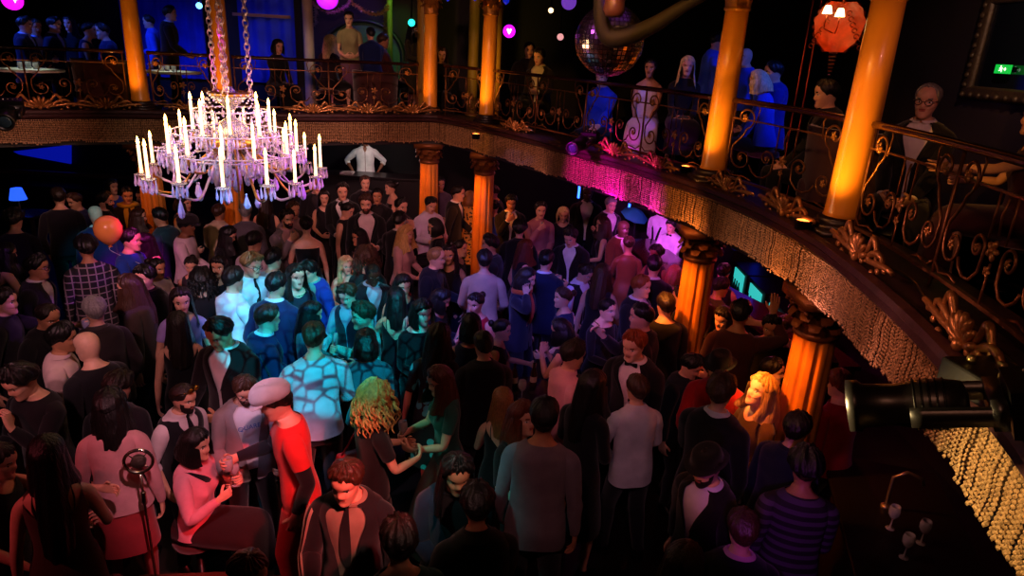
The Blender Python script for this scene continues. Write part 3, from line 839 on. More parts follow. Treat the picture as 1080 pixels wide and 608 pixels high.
# slab + ledge + floor, swept
sv = np.linspace(0, SLEN, 150)
def sweep(prof, name, m, smooth=False, a=0, b=SLEN, n=150, closed=True, kind='structure'):
    mb = MB(); mb.grid([[E3(s, o, z) for o, z in prof] for s in np.linspace(a, b, n)], closed, 0, closed, closed)
    o = fix(mb.build(name, m, None, smooth))
    if kind: o['kind'] = kind
    return o
MOULD = mat('cornice_paint', '#2a1416', .4, bump=.3, bscale=30, vary=.3, vscale=12)
sweep([(.05, 2.44), (.05, 2.80), (.46, 2.80), (.46, 2.62), (2.2, 2.62), (2.2, 2.44)], 'balcony_floor', mat('balcony_boards', '#140e0d', .5, bump=.2, bscale=8))
sweep([(.03, 2.80), (-.05, 2.80), (-.075, 2.825), (-.055, 2.85), (-.085, 2.875), (-.07, 2.905), (-.02, 2.915), (.02, 2.90), (.50, 2.90), (.50, 2.80)], 'trim_1', MOULD)
b = MB(); b.box((2.9, 1, 2.45), (4.6, 15, 2.62)); stru(b.build('balcony_floor', DARKWALL, smooth=False))
b = MB(); b.add([(x, y, z) for z in (2.45, 2.62) for x, y in ((-12, 3), (-8.6, 4.5), (-7.2, 10.0), (-3, 12.2), (-.8, 12.4), (1.7, 10.2), (3.4, 6.5), (4.6, 9), (4.6, 15), (-12, 15))], [tuple(range(9, -1, -1)), tuple(range(10, 20))]+[(i, (i+1) % 10, 10+(i+1) % 10, 10+i) for i in range(10)])
stru(b.build('balcony_floor', DARKWALL, smooth=False))
# ---- columns
GOLDCOL = mat('gilded_column', '#d08a2c', .33, bump=.06, bscale=7, vary=.10, vscale=3, coat=.3)
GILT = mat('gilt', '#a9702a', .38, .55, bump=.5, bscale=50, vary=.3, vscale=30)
FLUTE = mat('fluted_gold_paint', '#c8812a', .45, bump=.1, bscale=12, vary=.15, vscale=5)
DKBASE = mat('dark_base', '#1a1010', .4, vary=.3, vscale=8)
def leafcap(r, z, n=8, h=.17):
    mb = MB()
    for tier, (rr, zz, hh, ph) in enumerate(((r, z, h*.8, 0), (r*1.02, z+h*.45, h*.8, PI/n))):
        for k in range(n):
            a = 2*PI*k/n+ph; ca, sa = math.cos(a), math.sin(a); rows = []
            for t in np.linspace(0, 1, 6):
                ro = rr+.01+.075*t**2.2; zo = zz+hh*math.sin(t*2.1)/math.sin(2.1)*.9-(.03*max(0, t-.75)*4)
                wd = rr*.40*math.sin((.25+.75*(1-t))*PI*.62)+.006
                rows.append([(ca*ro-sa*u*wd-ca*abs(u)*.008, sa*ro+ca*u*wd-sa*abs(u)*.008, zo) for u in (-1, -.5, 0, .5, 1)])
            mb.grid(rows); mb.grid([[(p[0]*.985, p[1]*.985, p[2]-.006) for p in r_][::-1] for r_ in rows])
    for k in range(4):
        a = PI/4+k*PI/2; c = np.array([math.cos(a), math.sin(a), 0])
        pts = [c*(r+.07+.045*math.cos(t)*(1-t/9))+np.array([0, 0, z+h*1.28+.045*math.sin(t)*(1-t/9)]) for t in np.linspace(0, 7.5, 16)]
        mb.tube(pts, np.linspace(.018, .008, 16), 6)
    return mb
cn = ['leftmost gold balcony column, left of the candle chandelier', 'gold balcony column directly behind the chandelier chains', 'slim gold balcony column at the corner beside the garlanded alcove', 'gold balcony column under the blue crystal drops, near the magenta lamp', 'tall gold balcony column with leafy capital right of the mirror ball', 'thickest gold balcony column, in front of the orange hanging lamp']
cl = ['fluted orange column far left behind the chandelier crystals under the balcony', 'fluted orange column behind the middle of the chandelier crystals', 'dim red-orange fluted column right of the disc jockey booth', 'bright orange fluted column beside the man in yellow light at the far corner', 'fluted orange column right of the bow-tied bartender', 'large fluted orange column nearest the bar, below the beaded fringe']
for i, s in enumerate(COLS):
    p, t, n = EP(s, .22)
    root = empty('balcony_column', (p[0], p[1], 2.90), 0, cn[i], 'column', 'gold columns on the balcony edge', 'thing')
    mb = MB(); mb.box((-.19, -.19, 0), (.19, .19, .035)); mb.lathe([(.185, .035), (.19, .05), (.18, .07), (.155, .078), (.16, .095), (.145, .115)], 28); mb.build('plinth', DKBASE, root)
    mb = MB(); mb.lathe([(.128, .11), (.118, .14), (.112, .5), (.107, 1.0), (.100, 1.52)], 32); mb.build('shaft', GOLDCOL, root)
    mb = leafcap(.098, 1.50); mb.lathe([(.10, 1.49), (.115, 1.50), (.115, 1.52), (.10, 1.53), (.125, 1.70)], 24); mb.build('capital', GILT, root)
    mb = MB(); mb.box((-.21, -.21, 1.72), (.21, .21, 1.79)); mb.lathe([(.12, 1.79), (.12, 2.5)], 20); mb.build('abacus', DKBASE, root, smooth=False)
    root = empty('lower_column', (p[0], p[1], 0), 0, cl[i], 'column', 'fluted columns under the balcony', 'thing')
    mb = MB(); mb.box((-.21, -.21, 0), (.21, .21, .10)); mb.lathe([(.20, .10), (.21, .14), (.19, .18), (.175, .2)], 24); mb.build('base', DKBASE, root)
    mb = MB(); th = np.arange(120)*2*PI/120
    rf = lambda a: 1-.13*max(0, math.sin(a*10))**.6
    mb.grid([[(r*rf(a)*math.cos(a), r*rf(a)*math.sin(a), z) for a in th] for r, z in ((.172, .18), (.165, .3), (.162, 1.2), (.148, 2.14))], True); mb.build('shaft', FLUTE, root)
    mb = leafcap(.145, 2.13, 9, .15); mb.lathe([(.15, 2.11), (.165, 2.12), (.165, 2.15), (.15, 2.16), (.16, 2.38)], 24); mb.box((-.22, -.22, 2.37), (.22, .22, 2.445)); mb.build('capital', mat('shaded_gilt', '#6b3f1c', .45, .4, bump=.5, bscale=50), root)  # darker gilt: shade under the balcony put into its colour
# ---- fringe: strands of beads under the cornice, a section per bay
BEAD = mat('fringe_beads', '#a8845c', .3, .3, vary=.55, vscale=60, spec=.8)
BACKING = mat('fringe_braid', '#3a2414', .5, .3, bump=.5, bscale=60, vary=.4, vscale=25)
octv = np.array([(1, 0, 0), (0, 1, 0), (-1, 0, 0), (0, -1, 0), (0, 0, 1.35), (0, 0, -1.35)], float)
octf = [(0, 1, 4), (1, 2, 4), (2, 3, 4), (3, 0, 4), (1, 0, 5), (2, 1, 5), (3, 2, 5), (0, 3, 5)]
bounds = [0]+COLS+[SLEN]
fl = ['gold beaded fringe at the far left below the tables', 'gold beaded fringe behind the chandelier between two columns', 'gold beaded fringe right of the chandelier below the garlanded alcove', 'short gold beaded fringe at the far corner between close columns', 'gold beaded fringe lit magenta in its middle above the bar entrance', 'orange-lit gold beaded fringe above the bar', 'nearest gold beaded fringe running down to the lower corner']
for k in range(7):
    a, c = bounds[k], bounds[k+1]; vs, fs = [], []; n = 0
    Lf = c-a; step = .0130
    for i in range(int(Lf/step)):
        s = a+step*(i+.5)
        near = proj(E3(s, 0, 2.6))[2]
        ln = .285+.035*abs(math.sin((s-a)/Lf*PI*max(1, round(Lf/.8))))+R.uniform(-.012, .012)
        sz = .0078; o0 = -.022+(.012 if i % 2 else -.004)+R.uniform(-.008, .004)
        nb = int(ln/.0205)
        for j in range(nb):
            z = 2.79-.0205*(j+.5)
            c3 = E3(s+R.uniform(-.002, .002), o0+.004*math.sin(j*.7+s*9), z)
            vs.append(octv*np.array([sz, sz, sz])*(1.35 if j == nb-1 else R.uniform(.85, 1.1))+c3); fs += [tuple(x+n for x in f) for f in octf]; n += 6
    mb = MB(); mb.add(np.concatenate(vs), fs)
    root = empty('beaded_fringe', tuple(E3((a+c)/2, 0, 2.44)), 0, fl[k], 'fringe', 'beaded fringe along the balcony', 'thing')
    o = mb.build('bead_strands', BEAD, None, smooth=False); o['kind'] = 'stuff'
    o.parent = root; o.matrix_parent_inverse = Matrix.Translation(-Vector(root.location))
    mb = MB(); mb.grid([[E3(s, .02, 2.80), E3(s, -.012, 2.80), E3(s, -.02, 2.77), E3(s, .0, 2.755), E3(s, .006, 2.53+.02*math.sin(s*25)), E3(s, .02, 2.54)] for s in np.linspace(a, c, 60)], False)
    o = fix(mb.build('backing', BACKING)); o.parent = root; o.matrix_parent_inverse = Matrix.Translation(-Vector(root.location))
# ---- gilt crests on the ledge
CREST = mat('gilt_crest', '#9a6a3a', .35, .6, bump=.4, bscale=70, vary=.3, vscale=40)
def crest_mesh():
    mb = MB()
    for k in range(7):   # shell fan
        a = math.radians(-66+22*k); d = np.array([math.sin(a), 0, math.cos(a)])
        mb.tube([np.array([0, -.01, .02])+d*r*np.array([1, 1, 1])+np.array([0, -.03*math.sin(r*14), 0]) for r in (.01, .04, .08, .115, .135)], [.008, .012, .017, .018, .008], 6)
    mb.ball((0, -.035, .03), .026, 8, 6)
    for sg in (1, -1):   # scrolling leaves
        for k, (L, h, cu) in enumerate(((.26, .05, 1), (.20, .10, 1.4), (.36, .02, .7))):
            pts = []
            for t in np.linspace(0, 1, 12):
                ang = t*4.2*cu; r = .05*(1-t*.6)
                pts.append((sg*(.03+L*min(1, t*1.3)+.0*r+r*math.sin(ang)*.7), -.015-.02*math.sin(t*3), .03+h*math.sin(t*PI)+r*(1-math.cos(ang))*.6))
            mb.tube(pts, np.interp(np.linspace(0, 1, 12), [0, .4, .8, 1], [.010, .018, .013, .010]), 6)
        for k in range(5):
            x = .07+.065*k; mb.ball((sg*x, -.03, .03+.03*math.sin(k*2.1)), (.022, .014, .018), 7, 5)
    return mb
def sp(px, py, z=2.93):  # nearest point on the ledge
    w = at(px, py, z); ss = np.linspace(0, SLEN, 800); d = [np.hypot(*(EP(s, .03)[0]-w[:2])) for s in ss]; return float(ss[int(np.argmin(d))])
crests = [(45, 118, 'far left end of the ledge'), (110, 117, 'ledge just left of the leftmost gold column'), (200, 118, 'ledge behind the left candles'), (335, 121, 'ledge left below the garlanded alcove'), (392, 121, 'ledge below the two seated guests'), (440, 121, 'ledge beside the slim corner column'), (545, 137, 'ledge by the column under the blue drops'), (660, 163, 'ledge, lit magenta'), (700, 176, 'ledge just left of the orange uplight'), (770, 200, 'ledge just right of the column by the mirror ball'), (815, 225, 'ledge midway between the two nearest columns'), (897, 272, 'ledge just right of the thickest column'), (975, 362, 'ledge beside the black moving-head lamp')]
proto = None
for px, py, w in crests:
    s = sp(px, py); p, t, n = EP(s, .02)
    o = crest_mesh().build('gilt_crest', CREST) if proto is None else proto.copy()
    if proto is None: proto = o
    else: link(o)
    o.location = (p[0], p[1], 2.905); o.rotation_euler = (0, 0, math.atan2(t[1], t[0]))
    k = R.uniform(.85, 1.15); o.scale = (k, k, k)
    tag(o, 'gilt shell-and-leaf crest on the '+w, 'crest', 'gilt crests along the ledge', 'thing')
# ---- railings
IRON = mat('bronze_ironwork', '#7a4f2e', .38, .7, vary=.3, vscale=20)
RAILW = mat('polished_rail', '#2b120e', .22, vary=.2, vscale=6, coat=.4)
ROSE = mat('gilt_rosette', '#b07c48', .35, .6)
def spiral(c, r0, turns, start, sg, r1=.012, n=22):
    th = np.linspace(0, turns*2*PI, n); rr = np.linspace(r0, r1, n)
    return [(c[0]+sg*r*math.cos(start+t), c[1]+r*math.sin(start+t)) for t, r in zip(th, rr)]
def railing(a, c, lab, group='railings of the balcony'):
    Lr = c-a; root = empty('balcony_railing', tuple(E3((a+c)/2, .24, 2.90)), 0, lab, 'railing', group, 'thing')
    inv = Matrix.Translation(-Vector(root.location))
    def put(o): o.parent = root; o.matrix_parent_inverse = inv; return o
    O = .24
    prof = [(-.032, 0), (-.026, .02), (0, .028), (.026, .02), (.032, 0), (.02, -.018), (-.02, -.018)]
    n = max(6, int(Lr/.12))
    mb = MB(); mb.grid([[E3(s, O+x, 3.645+z) for x, z in prof] for s in np.linspace(a, c, n)], True, 0, True, True); put(fix(mb.build('handrail', RAILW)))
    mb = MB(); mb.grid([[E3(s, O+x, 2.975+z) for x, z in ((-.014, -.010), (-.014, .010), (.014, .010), (.014, -.010))] for s in np.linspace(a, c, n)], True, 0, True, True)
    put(fix(mb.build('bottom_rail', IRON, smooth=False)))
    mb = MB(); mb.grid([[E3(s, O+x, 3.50+z) for x, z in ((-.008, -.006), (-.008, .006), (.008, .006), (.008, -.006))] for s in np.linspace(a, c, n)], True, 0, True, True)
    put(fix(mb.build('upper_bar', IRON, smooth=False)))
    npn = max(1, round(Lr/1.12)); W = Lr/npn; scr = MB()
    for k in range(npn+1):
        s = min(max(a+k*W, a+.02), c-.02); put(MB().tube([E3(s, O, 2.90), E3(s, O, 3.64)], .011, 6).build('upright', IRON))
    for k in range(npn):
        s0 = a+k*W; k_ = W/1.12
        def T(pts, r=.0085, n=5): scr.tube([E3(s0+x*k_, O-.006, 2.98+z) for x, z in pts], r, n)
        def rose(x, z, r=.03):
            ros = MB()
            c0 = E3(s0+x*k_, O-.014, 2.98+z); p, t, nn = EP(s0+x*k_, O)
            tt = np.array([t[0], t[1], 0]); zz = np.array([0, 0, 1.]); n3 = np.array([-nn[0], -nn[1], 0])
            for q in range(5):
                an = q*2*PI/5; d = tt*math.cos(an)+zz*math.sin(an); e = -tt*math.sin(an)+zz*math.cos(an)
                Mx = np.array([d, e, n3]).T
                ros.ball(c0+d*r*.55, (r*.55, r*.32, r*.25), 6, 5, M=Mx)
            ros.ball(c0+n3*.008, r*.3, 6, 5); put(ros.build('rosette', ROSE))
        for sg, x0 in ((1, 0), (-1, 1.12)):
            X = lambda x: x0+sg*x
            def TT(pts, r=.0085): T([(X(x), z) for x, z in pts], r)
            TT(spiral((.135, .54), .10, 1.25, math.radians(-75), 1)[::-1]+[(.145, .40), (.10, .34), (.055, .29), (.045, .24)]+[(x, z) for x, z in spiral((.15, .19), .105, 1.3, math.radians(165), 1)])
            rose(X(.135), .54, .034); rose(X(.15), .19, .03)
            TT(spiral((.40, .24), .072, 1.35, math.radians(-20), 1)[::-1]+[(.46, .13), (.40, .075), (.33, .07), (.27, .10), (.24, .15)])
            TT([(.02, .06), (.08, .02), (.2, .04), (.28, .02)], .007)
            TT([(.24, .5), (.26, .62), (.24, .65)], .006)
            for z in (.0,): TT([(.475, .52), (.475, .30)], .006)
        rose(.56, .26, .05); rose(.56, .16, .03); rose(.40, .24, .02); rose(.72, .24, .02)
        T([(.56, .0), (.56, .2)], .007); T([(.56, .33), (.54, .42), (.56, .5)], .006)
    put(scr.build('scrollwork', IRON))
    return root
rl = ['iron scroll railing left of the leftmost gold column', 'iron scroll railing behind the chandelier candles', 'long iron scroll railing below the garlanded alcove', 'short iron scroll railing at the far corner between two columns', 'iron scroll railing below the mirror ball', 'iron scroll railing in front of the armchair between the two nearest columns', 'nearest iron scroll railing, in front of the glowing white table']
rb = [0.3]+COLS+[SLEN-.6]
for k in range(7): railing(rb[k]+(.13 if k else 0), rb[k+1]-(.13 if k < 6 else 0), rl[k])
# ---- orange uplights on the ledge
def uplight(px, py, z, lab, k):
    c = at(px, py, z); root = empty('uplight', tuple(c-np.array([0, 0, .07])), 0, lab, 'lamp', 'uplights by the columns')
    mb = MB(); mb.lathe([(.05, 0), (.055, .01), (.055, .05), (.065, .055), (.065, .07), (.052, .07), (.05, .062)], 18); mb.build('housing', mat('black_metal', '#0c0b0b', .4, .6), root)
    mb = MB(); mb.lathe([(.05, .060), (.048, .066), (.02, .072)], 18); mb.build('lens', mat('amber_lens', '#ff9040', .3, emit='#ff7a30', estr=6), root)
uplight(724, 175, 2.97, 'small round amber uplight left of the column by the mirror ball', 0)
uplight(848, 232, 2.97, 'small round amber uplight left of the thickest gold column', 1)
uplight(502, 141, 2.88, 'small amber uplight at the foot of the column under the blue drops', 2)
# ---- chandelier
CHC = aty(246, 150, 6.0); CX0, CY0 = CHC[0], 6.0
ch = empty('chandelier', (CX0, CY0, 2.55), 0, 'large crystal chandelier full of lit candles hanging on chains', 'chandelier')
GLASS = mat('cut_crystal', '#ffffff', .04, trans=.75, ior=1.5, spec=.9)
PALEG = mat('frosted_crystal', '#f4e0ec', .15, trans=.35, spec=.9)
CRYS = mat('crystal_drop', '#e8dcff', .08, trans=.25, ior=1.55, spec=1., bump=.3, bscale=40)
BRASS = mat('old_brass', '#c9944a', .28, .85, vary=.2, vscale=30)
WAX = mat('lit_candle', '#ffe6c0', .5, emit='#ffcc8c', estr=2.6)
FLAME = mat('candle_flame', '#ffe0a0', .5, emit='#ffb650', estr=30)
def lc(o): return o
def drop_mesh(L, w):
    mb = MB(); mb.lathe([(.001, 0), (w*.35, -L*.08), (w*.2, -L*.16), (w*.45, -L*.3), (w, -L*.72), (w*.75, -L*.9), (.001, -L)], 6); return mb
mb = MB(); mb.lathe([(.02, .30), (.05, .34), (.09, .36), (.06, .42), (.03, .46), (.05, .5), (.12, .56), (.15, .62), (.10, .70), (.04, .74), (.03, .80), (.06, .84), (.13, .90), (.16, .92), (.06, .95), (.02, 1.0)], 20); mb.build('stem', GLASS, ch)
mb = MB(); mb.lathe([(.14, .92), (.17, .93), (.17, .95), (.14, .96)], 24, cap=False); mb.build('collar_ring', BRASS, ch); mb = MB(); mb.lathe([(.0, .52), (.20, .50), (.22, .54), (.05, .58)], 24, cap=False); mb.build('gallery', BRASS, ch)
tiers = [(14, .735, .57, .0), (12, .54, .74, .2), (8, .32, .90, .35)]
flame_pts = []; drops = []; nd = 0
armp = candp = flp = panp = None; ndrop = 0; small = []; dp = None
for (n, r, zf, ph) in tiers:
    for k in range(n):
        a = 2*PI*k/n+ph+R.uniform(-.06, .06); rr = r*R.uniform(.96, 1.03); z0 = zf-.30+R.uniform(-.02, .02)
        ca, sa = math.cos(a), math.sin(a)
        pts = [(ca*q, sa*q, z) for q, z in ((.06, .52), (rr*.35, .40+.05*(r < .5)), (rr*.65, z0-.13), (rr*.88, z0-.12), (rr*.99, z0-.05), (rr, z0))]
        mb = MB(); mb.tube(catmull(np.array(pts), 5), .011, 7); mb.build('arm', PALEG if k % 4 else BRASS, ch)
        P = np.array([ca*rr, sa*rr, z0])
        mb = MB(); mb.lathe([(.012, 0), (.03, .006), (.058, .014), (.062, .022), (.05, .022), (.02, .014), (.014, .03), (.017, .05), (.012, .05)], 14, P); mb.build('drip_pan', GLASS, ch)
        L = R.uniform(.21, .25)
        mb = MB(); mb.lathe([(.0135, .03), (.0130, L*.5), (.0125, L+.015), (.010, L+.024), (.002, L+.022)], 10, P); cd_ = mb.build('candle', WAX, ch)
        mb = MB(); mb.lathe([(.002, L+.022), (.011, L+.035), (.013, L+.048), (.009, L+.068), (.001, L+.092)], 8, P); mb.build('flame', FLAME, cd_)
        flame_pts.append(P+np.array([CX0, CY0, 2.55+L+.05]))
        for j in range(8):
            b_ = 2*PI*j/8; small.append((P+np.array([.055*math.cos(b_), .055*math.sin(b_), .012]), R.uniform(.085, .12), .0125))
big = []
for k in range(16): a = 2*PI*k/16+.1; rr = .34+.34*(k % 2); big.append((np.array([rr*math.cos(a), rr*math.sin(a), .27-.05*(k % 3)]), R.uniform(.13, .19), .03))
for k in range(12): a = 2*PI*k/12; big.append((np.array([.2*math.cos(a), .2*math.sin(a), .36]), R.uniform(.14, .22), .026))
big += [(np.array([0, 0, .32]), .24, .04)]
allp = []
for (P, L, w) in small:
    d = proj(P+np.array([CX0, CY0, 2.55]))[2]; allp.append((d, P, L, w))
allp.sort(key=lambda x: x[0])
bd = drop_mesh(1, .16).build('crystal_drop', CRYS, ch, smooth=False); first = True
sd_ = None
for (P, L, w) in big:
    o = bd if first else link(bd.copy(), ch); first = False
    o.location = P; o.scale = (L*w/.03*1.0, L*w/.03*1.0, L) if False else (w/.16, w/.16, L)
for (d, P, L, w) in allp[:70]:
    if sd_ is None: sd_ = drop_mesh(1, .16).build('crystal_drop', CRYS, ch, smooth=False); o = sd_
    else: o = link(sd_.copy(), ch)
    o.location = P; o.scale = (w/.16, w/.16, L)
mb = MB()
for (d, P, L, w) in allp[70:]:
    mb.lathe([(.001, 0), (w*.35, -L*.08), (w*.2, -L*.16), (w*.45, -L*.3), (w, -L*.72), (w*.75, -L*.9), (.001, -L)], 5, P)
for k in range(20):      # strings of beads swagged from the gallery to the arms
    a = 2*PI*k/20; p0 = np.array([.17*math.cos(a), .17*math.sin(a), .94]); p1 = np.array([.62*math.cos(a), .62*math.sin(a), .48])
    for t in np.linspace(0, 1, 22): mb.ball(lerp(p0, p1, t)+np.array([0, 0, -.16*math.sin(t*PI)]), .0105, 5, 4)
for rr, zz, nn, L in ((.22, .50, 18, .10), (.42, .40, 30, .11), (.60, .46, 40, .09), (.30, .80, 20, .08), (.50, .62, 30, .08), (.14, .30, 10, .12)):
    for k in range(nn):
        a = 2*PI*k/nn; w_ = .013; P = np.array([rr*math.cos(a), rr*math.sin(a), zz+.02*math.sin(k*2.3)])
        mb.lathe([(.001, 0), (w_*.35, -L*.08), (w_*.2, -L*.16), (w_*.45, -L*.3), (w_, -L*.72), (w_*.75, -L*.9), (.001, -L)], 5, P)
    mb.tube([(rr*math.cos(a), rr*math.sin(a), zz+.005) for a in np.arange(28)*2*PI/28], .006, 5, closed=True)
o = mb.build('crystal_strings', CRYS, ch, smooth=False); o['kind'] = 'stuff'
def chain_mesh(z0, z1, r=.017, L=.062, th=.0048):
    mb = MB(); n = int((z1-z0)/(L*.72))
    for i in range(n):
        z = z0+L*.72*(i+.5); a = (i % 2)*PI/2
        mb.tube([(math.cos(a)*r*math.cos(t), math.sin(a)*r*math.cos(t), z+L*.5*math.sin(t)) for t in np.arange(10)*2*PI/10], th, 5, closed=True)
    return mb
for i, (x, y, z0) in enumerate(((-.14, .05, .92), (.03, -.16, .93), (.03, -.12, .93), (.15, .08, .92))):
    chain_mesh(z0, 2.85, .022, .066, .006).build('chain', mat('chain_metal', '#dcc0c4', .3, .7), ch, loc=(x, y, 0))
mb = MB(); mb.tube([(.05, -.18, .93), (.10, -.22, .5), (.12, -.25, .2), (.11, -.24, -.0)], .009, 5); mb.build('pull_cord', BRASS, ch)
# ---- mirror ball and the bracket before it
mbc = aty(643, 43, 6.0)
root = empty('mirror_ball', tuple(mbc), 0, 'round mirror ball of small square tiles hanging over the dance floor', 'mirror ball')
mb = MB(); nu, nv, r = 44, 24, .283
for i in range(1, nv-1):
    for j in range(nu):
        a0, a1 = PI*i/nv+.012, PI*(i+1)/nv-.012; b0, b1 = 2*PI*j/nu+.014, 2*PI*(j+1)/nu-.014
        q = np.array([(math.sin(a)*math.cos(b), math.sin(a)*math.sin(b), math.cos(a)) for a, b in ((a0, b0), (a1, b0), (a1, b1), (a0, b1))])*r
        c = q.mean(0); J = np.eye(3)+R.uniform(-.035, .035, (3, 3)); q = (q-c)@J+c*1.004
        mb.add(q, [(0, 1, 2, 3)])
mb.build('mirror_tiles', mat('mirror_tile', '#e8d4d4', .2, 1.), root, smooth=False)
mb = MB(); mb.ball((0, 0, 0), .281, 30, 18); mb.build('core', mat('ball_core', '#2a1a1c', .5, .5), root)
mb = MB(); mb.lathe([(.03, .27), (.09, .28), (.10, .33), (.06, .36), (.012, .37), (.012, 1.29)], 14); mb.build('motor', mat('black_metal', '#0c0b0b', .4, .6), root)
BROWN = mat('dark_bronze', '#100807', .75, .0, bump=.4, bscale=10, vary=.3, vscale=6)
root = empty('hanging_bracket', tuple(aty(655, 22, 5.55)), 0, 'dark bronze swooping bracket hanging in front of the mirror ball', 'bracket')
P = [aty(x, y, yy) for x, y, yy in ((760, -14, 5.3), (722, 6, 5.35), (690, 26, 5.4), (662, 38, 5.45), (642, 38, 5.5), (634, 20, 5.5), (632, -20, 5.5))]
L0 = np.array(root.location)
mb = MB(); mb.tube(catmull(np.array(P)-L0, 6), np.interp(np.linspace(0, 1, 37), [0, .3, .6, .8, 1], [.03, .055, .075, .06, .04]), 12); mb.build('arm', BROWN, root)
mb = MB(); mb.lathe([(.01, -.08), (.06, -.07), (.078, -.03), (.07, .05), (.04, .10), (.05, .3)], 16, aty(648, 6, 5.3)-L0); mb.build('canister', mat('brown_pot', '#4a2a20', .45, bump=.2, bscale=20), root)
# ---- black moving-head lamps clamped on the balcony edge
BLK = mat('black_metal', '#0c0b0b', .4, .6); BLKP = mat('black_plastic', '#131111', .35, bump=.05, bscale=60)
def moving_head(c, d, lab, k=1., lens=None):
    """c: yoke centre, d: direction the head points"""
    root = empty('moving_head_lamp', tuple(c), 0, lab, 'stage lamp', 'moving-head stage lamps')
    d = unit(d); u = unit(np.cross(d, (0, 0, 1.))); v = np.cross(u, d)
    mb = MB(); mb.lathe([(.06*k, -.19*k), (.105*k, -.17*k), (.12*k, -.08*k), (.115*k, .02*k), (.10*k, .10*k), (.105*k, .24*k), (.125*k, .26*k), (.125*k, .31*k), (.10*k, .31*k), (.095*k, .28*k)], 22, axis=(u, v, d)); hd = mb.build('head', BLKP, root)
    mb = MB(); mb.lathe([(.098*k, .285*k), (.07*k, .30*k), (.02*k, .308*k)], 22, axis=(u, v, d)); mb.build('lens', mat('dark_lens', '#20303a', .05, spec=1.) if lens is None else lens, hd)
    mb = MB()
    for q in range(5): mb.lathe([(.121*k, (-.10+.03*q)*k), (.126*k, (-.095+.03*q)*k), (.121*k, (-.09+.03*q)*k)], 22, axis=(u, v, d), cap=False)
    mb.build('cooling_fins', BLK, hd)
    w = unit(np.array([0, 0, -1.])*.0-d*.9+np.array([0, 0, .15])); back = -d*.32*k
    mb = MB()
    for sg in (1, -1):
        mb.grid([[u*sg*(.135+x)*k+v*y*k+(-d)*z*k for x, y in ((0, -.045), (.03, -.04), (.03, .04), (0, .045))] for z in (-.05, .0, .15, .27, .30)], True, 0, True, True)
    mb.grid([[u*x*k+v*y*k-d*z*k for y, z in ((-.06, .26), (.06, .26), (.06, .32), (-.06, .32))] for x in (-.165, 0, .165)], True, 0, True, True)
    fix(mb.build('yoke', BLKP, root))
    mb = MB(); mb.grid([[u*x*k+v*y*k-d*z*k for x, y in ((-.15, -.11), (.15, -.11), (.15, .11), (-.15, .11))] for z in (.33, .36, .48, .50)], True, 0, True, True)
    bs = fix(mb.build('base', BLK, root, smooth=False))
    mb = MB()
    for x in (-.09, -.03, .03, .09): mb.ball(u*x*k+v*.112*k-d*.42*k, .012*k, 8, 5)
    mb.build('connector', mat('steel', '#b0a890', .3, .9), bs)
    return root
c = at(968, 438, 2.92); d0 = at(900, 430, 2.8)-at(1010, 428, 2.9)
moving_head(c+np.array([0, 0, .04]), unit(d0), 'big black moving-head stage lamp jutting over the beaded fringe at right', .70)
moving_head(at(612, 152, 3.0), (-.5, -.8, -.2), 'small black moving-head lamp on the ledge left of the magenta-lit fringe', .62)
moving_head(at(8, 122, 3.05), (.4, -.8, -.2), 'black moving-head lamp on the ledge at the far left', .7)
# equipment beside it on the ledge
eb = at(1064, 418, 2.95)
root = empty('dimmer_box', (eb[0]+.02, eb[1], 2.905), math.radians(100), 'black control box with round metal knobs on the ledge beside the big stage lamp', 'control box')
mb = MB(); mb.box((-.22, -.12, 0), (.22, .12, .10)); mb.build('case', BLKP, root, smooth=False, bevel=.01)
for i, (x, y, r) in enumerate(((-.15, .03, .022), (-.06, -.04, .018), (.02, .04, .022), (.10, -.02, .018), (.16, .05, .016), (-.13, -.07, .012))):
    mb = MB(); mb.lathe([(r, .10), (r, .115), (r*.8, .125), (r*.2, .127)], 14, (x, y, 0)); mb.build('knob', mat('worn_brass_knob', '#a08a5a', .3, .8), root)
root = empty('cable', (eb[0], eb[1], 2.91), 0, 'black cable looping along the ledge behind the big stage lamp', 'cable')
mb = MB(); mb.tube(catmull(np.array([E3(s, o, z)-np.array(root.location) for s, o, z in ((SLEN-3.4, .14, 2.92), (SLEN-3., .10, 2.92), (SLEN-2.6, .16, 2.92), (SLEN-2.2, .08, 2.93), (SLEN-1.7, .14, 2.93), (SLEN-1.2, .12, 2.93))]), 6), .011, 6); mb.build('cable_run', BLK, root)
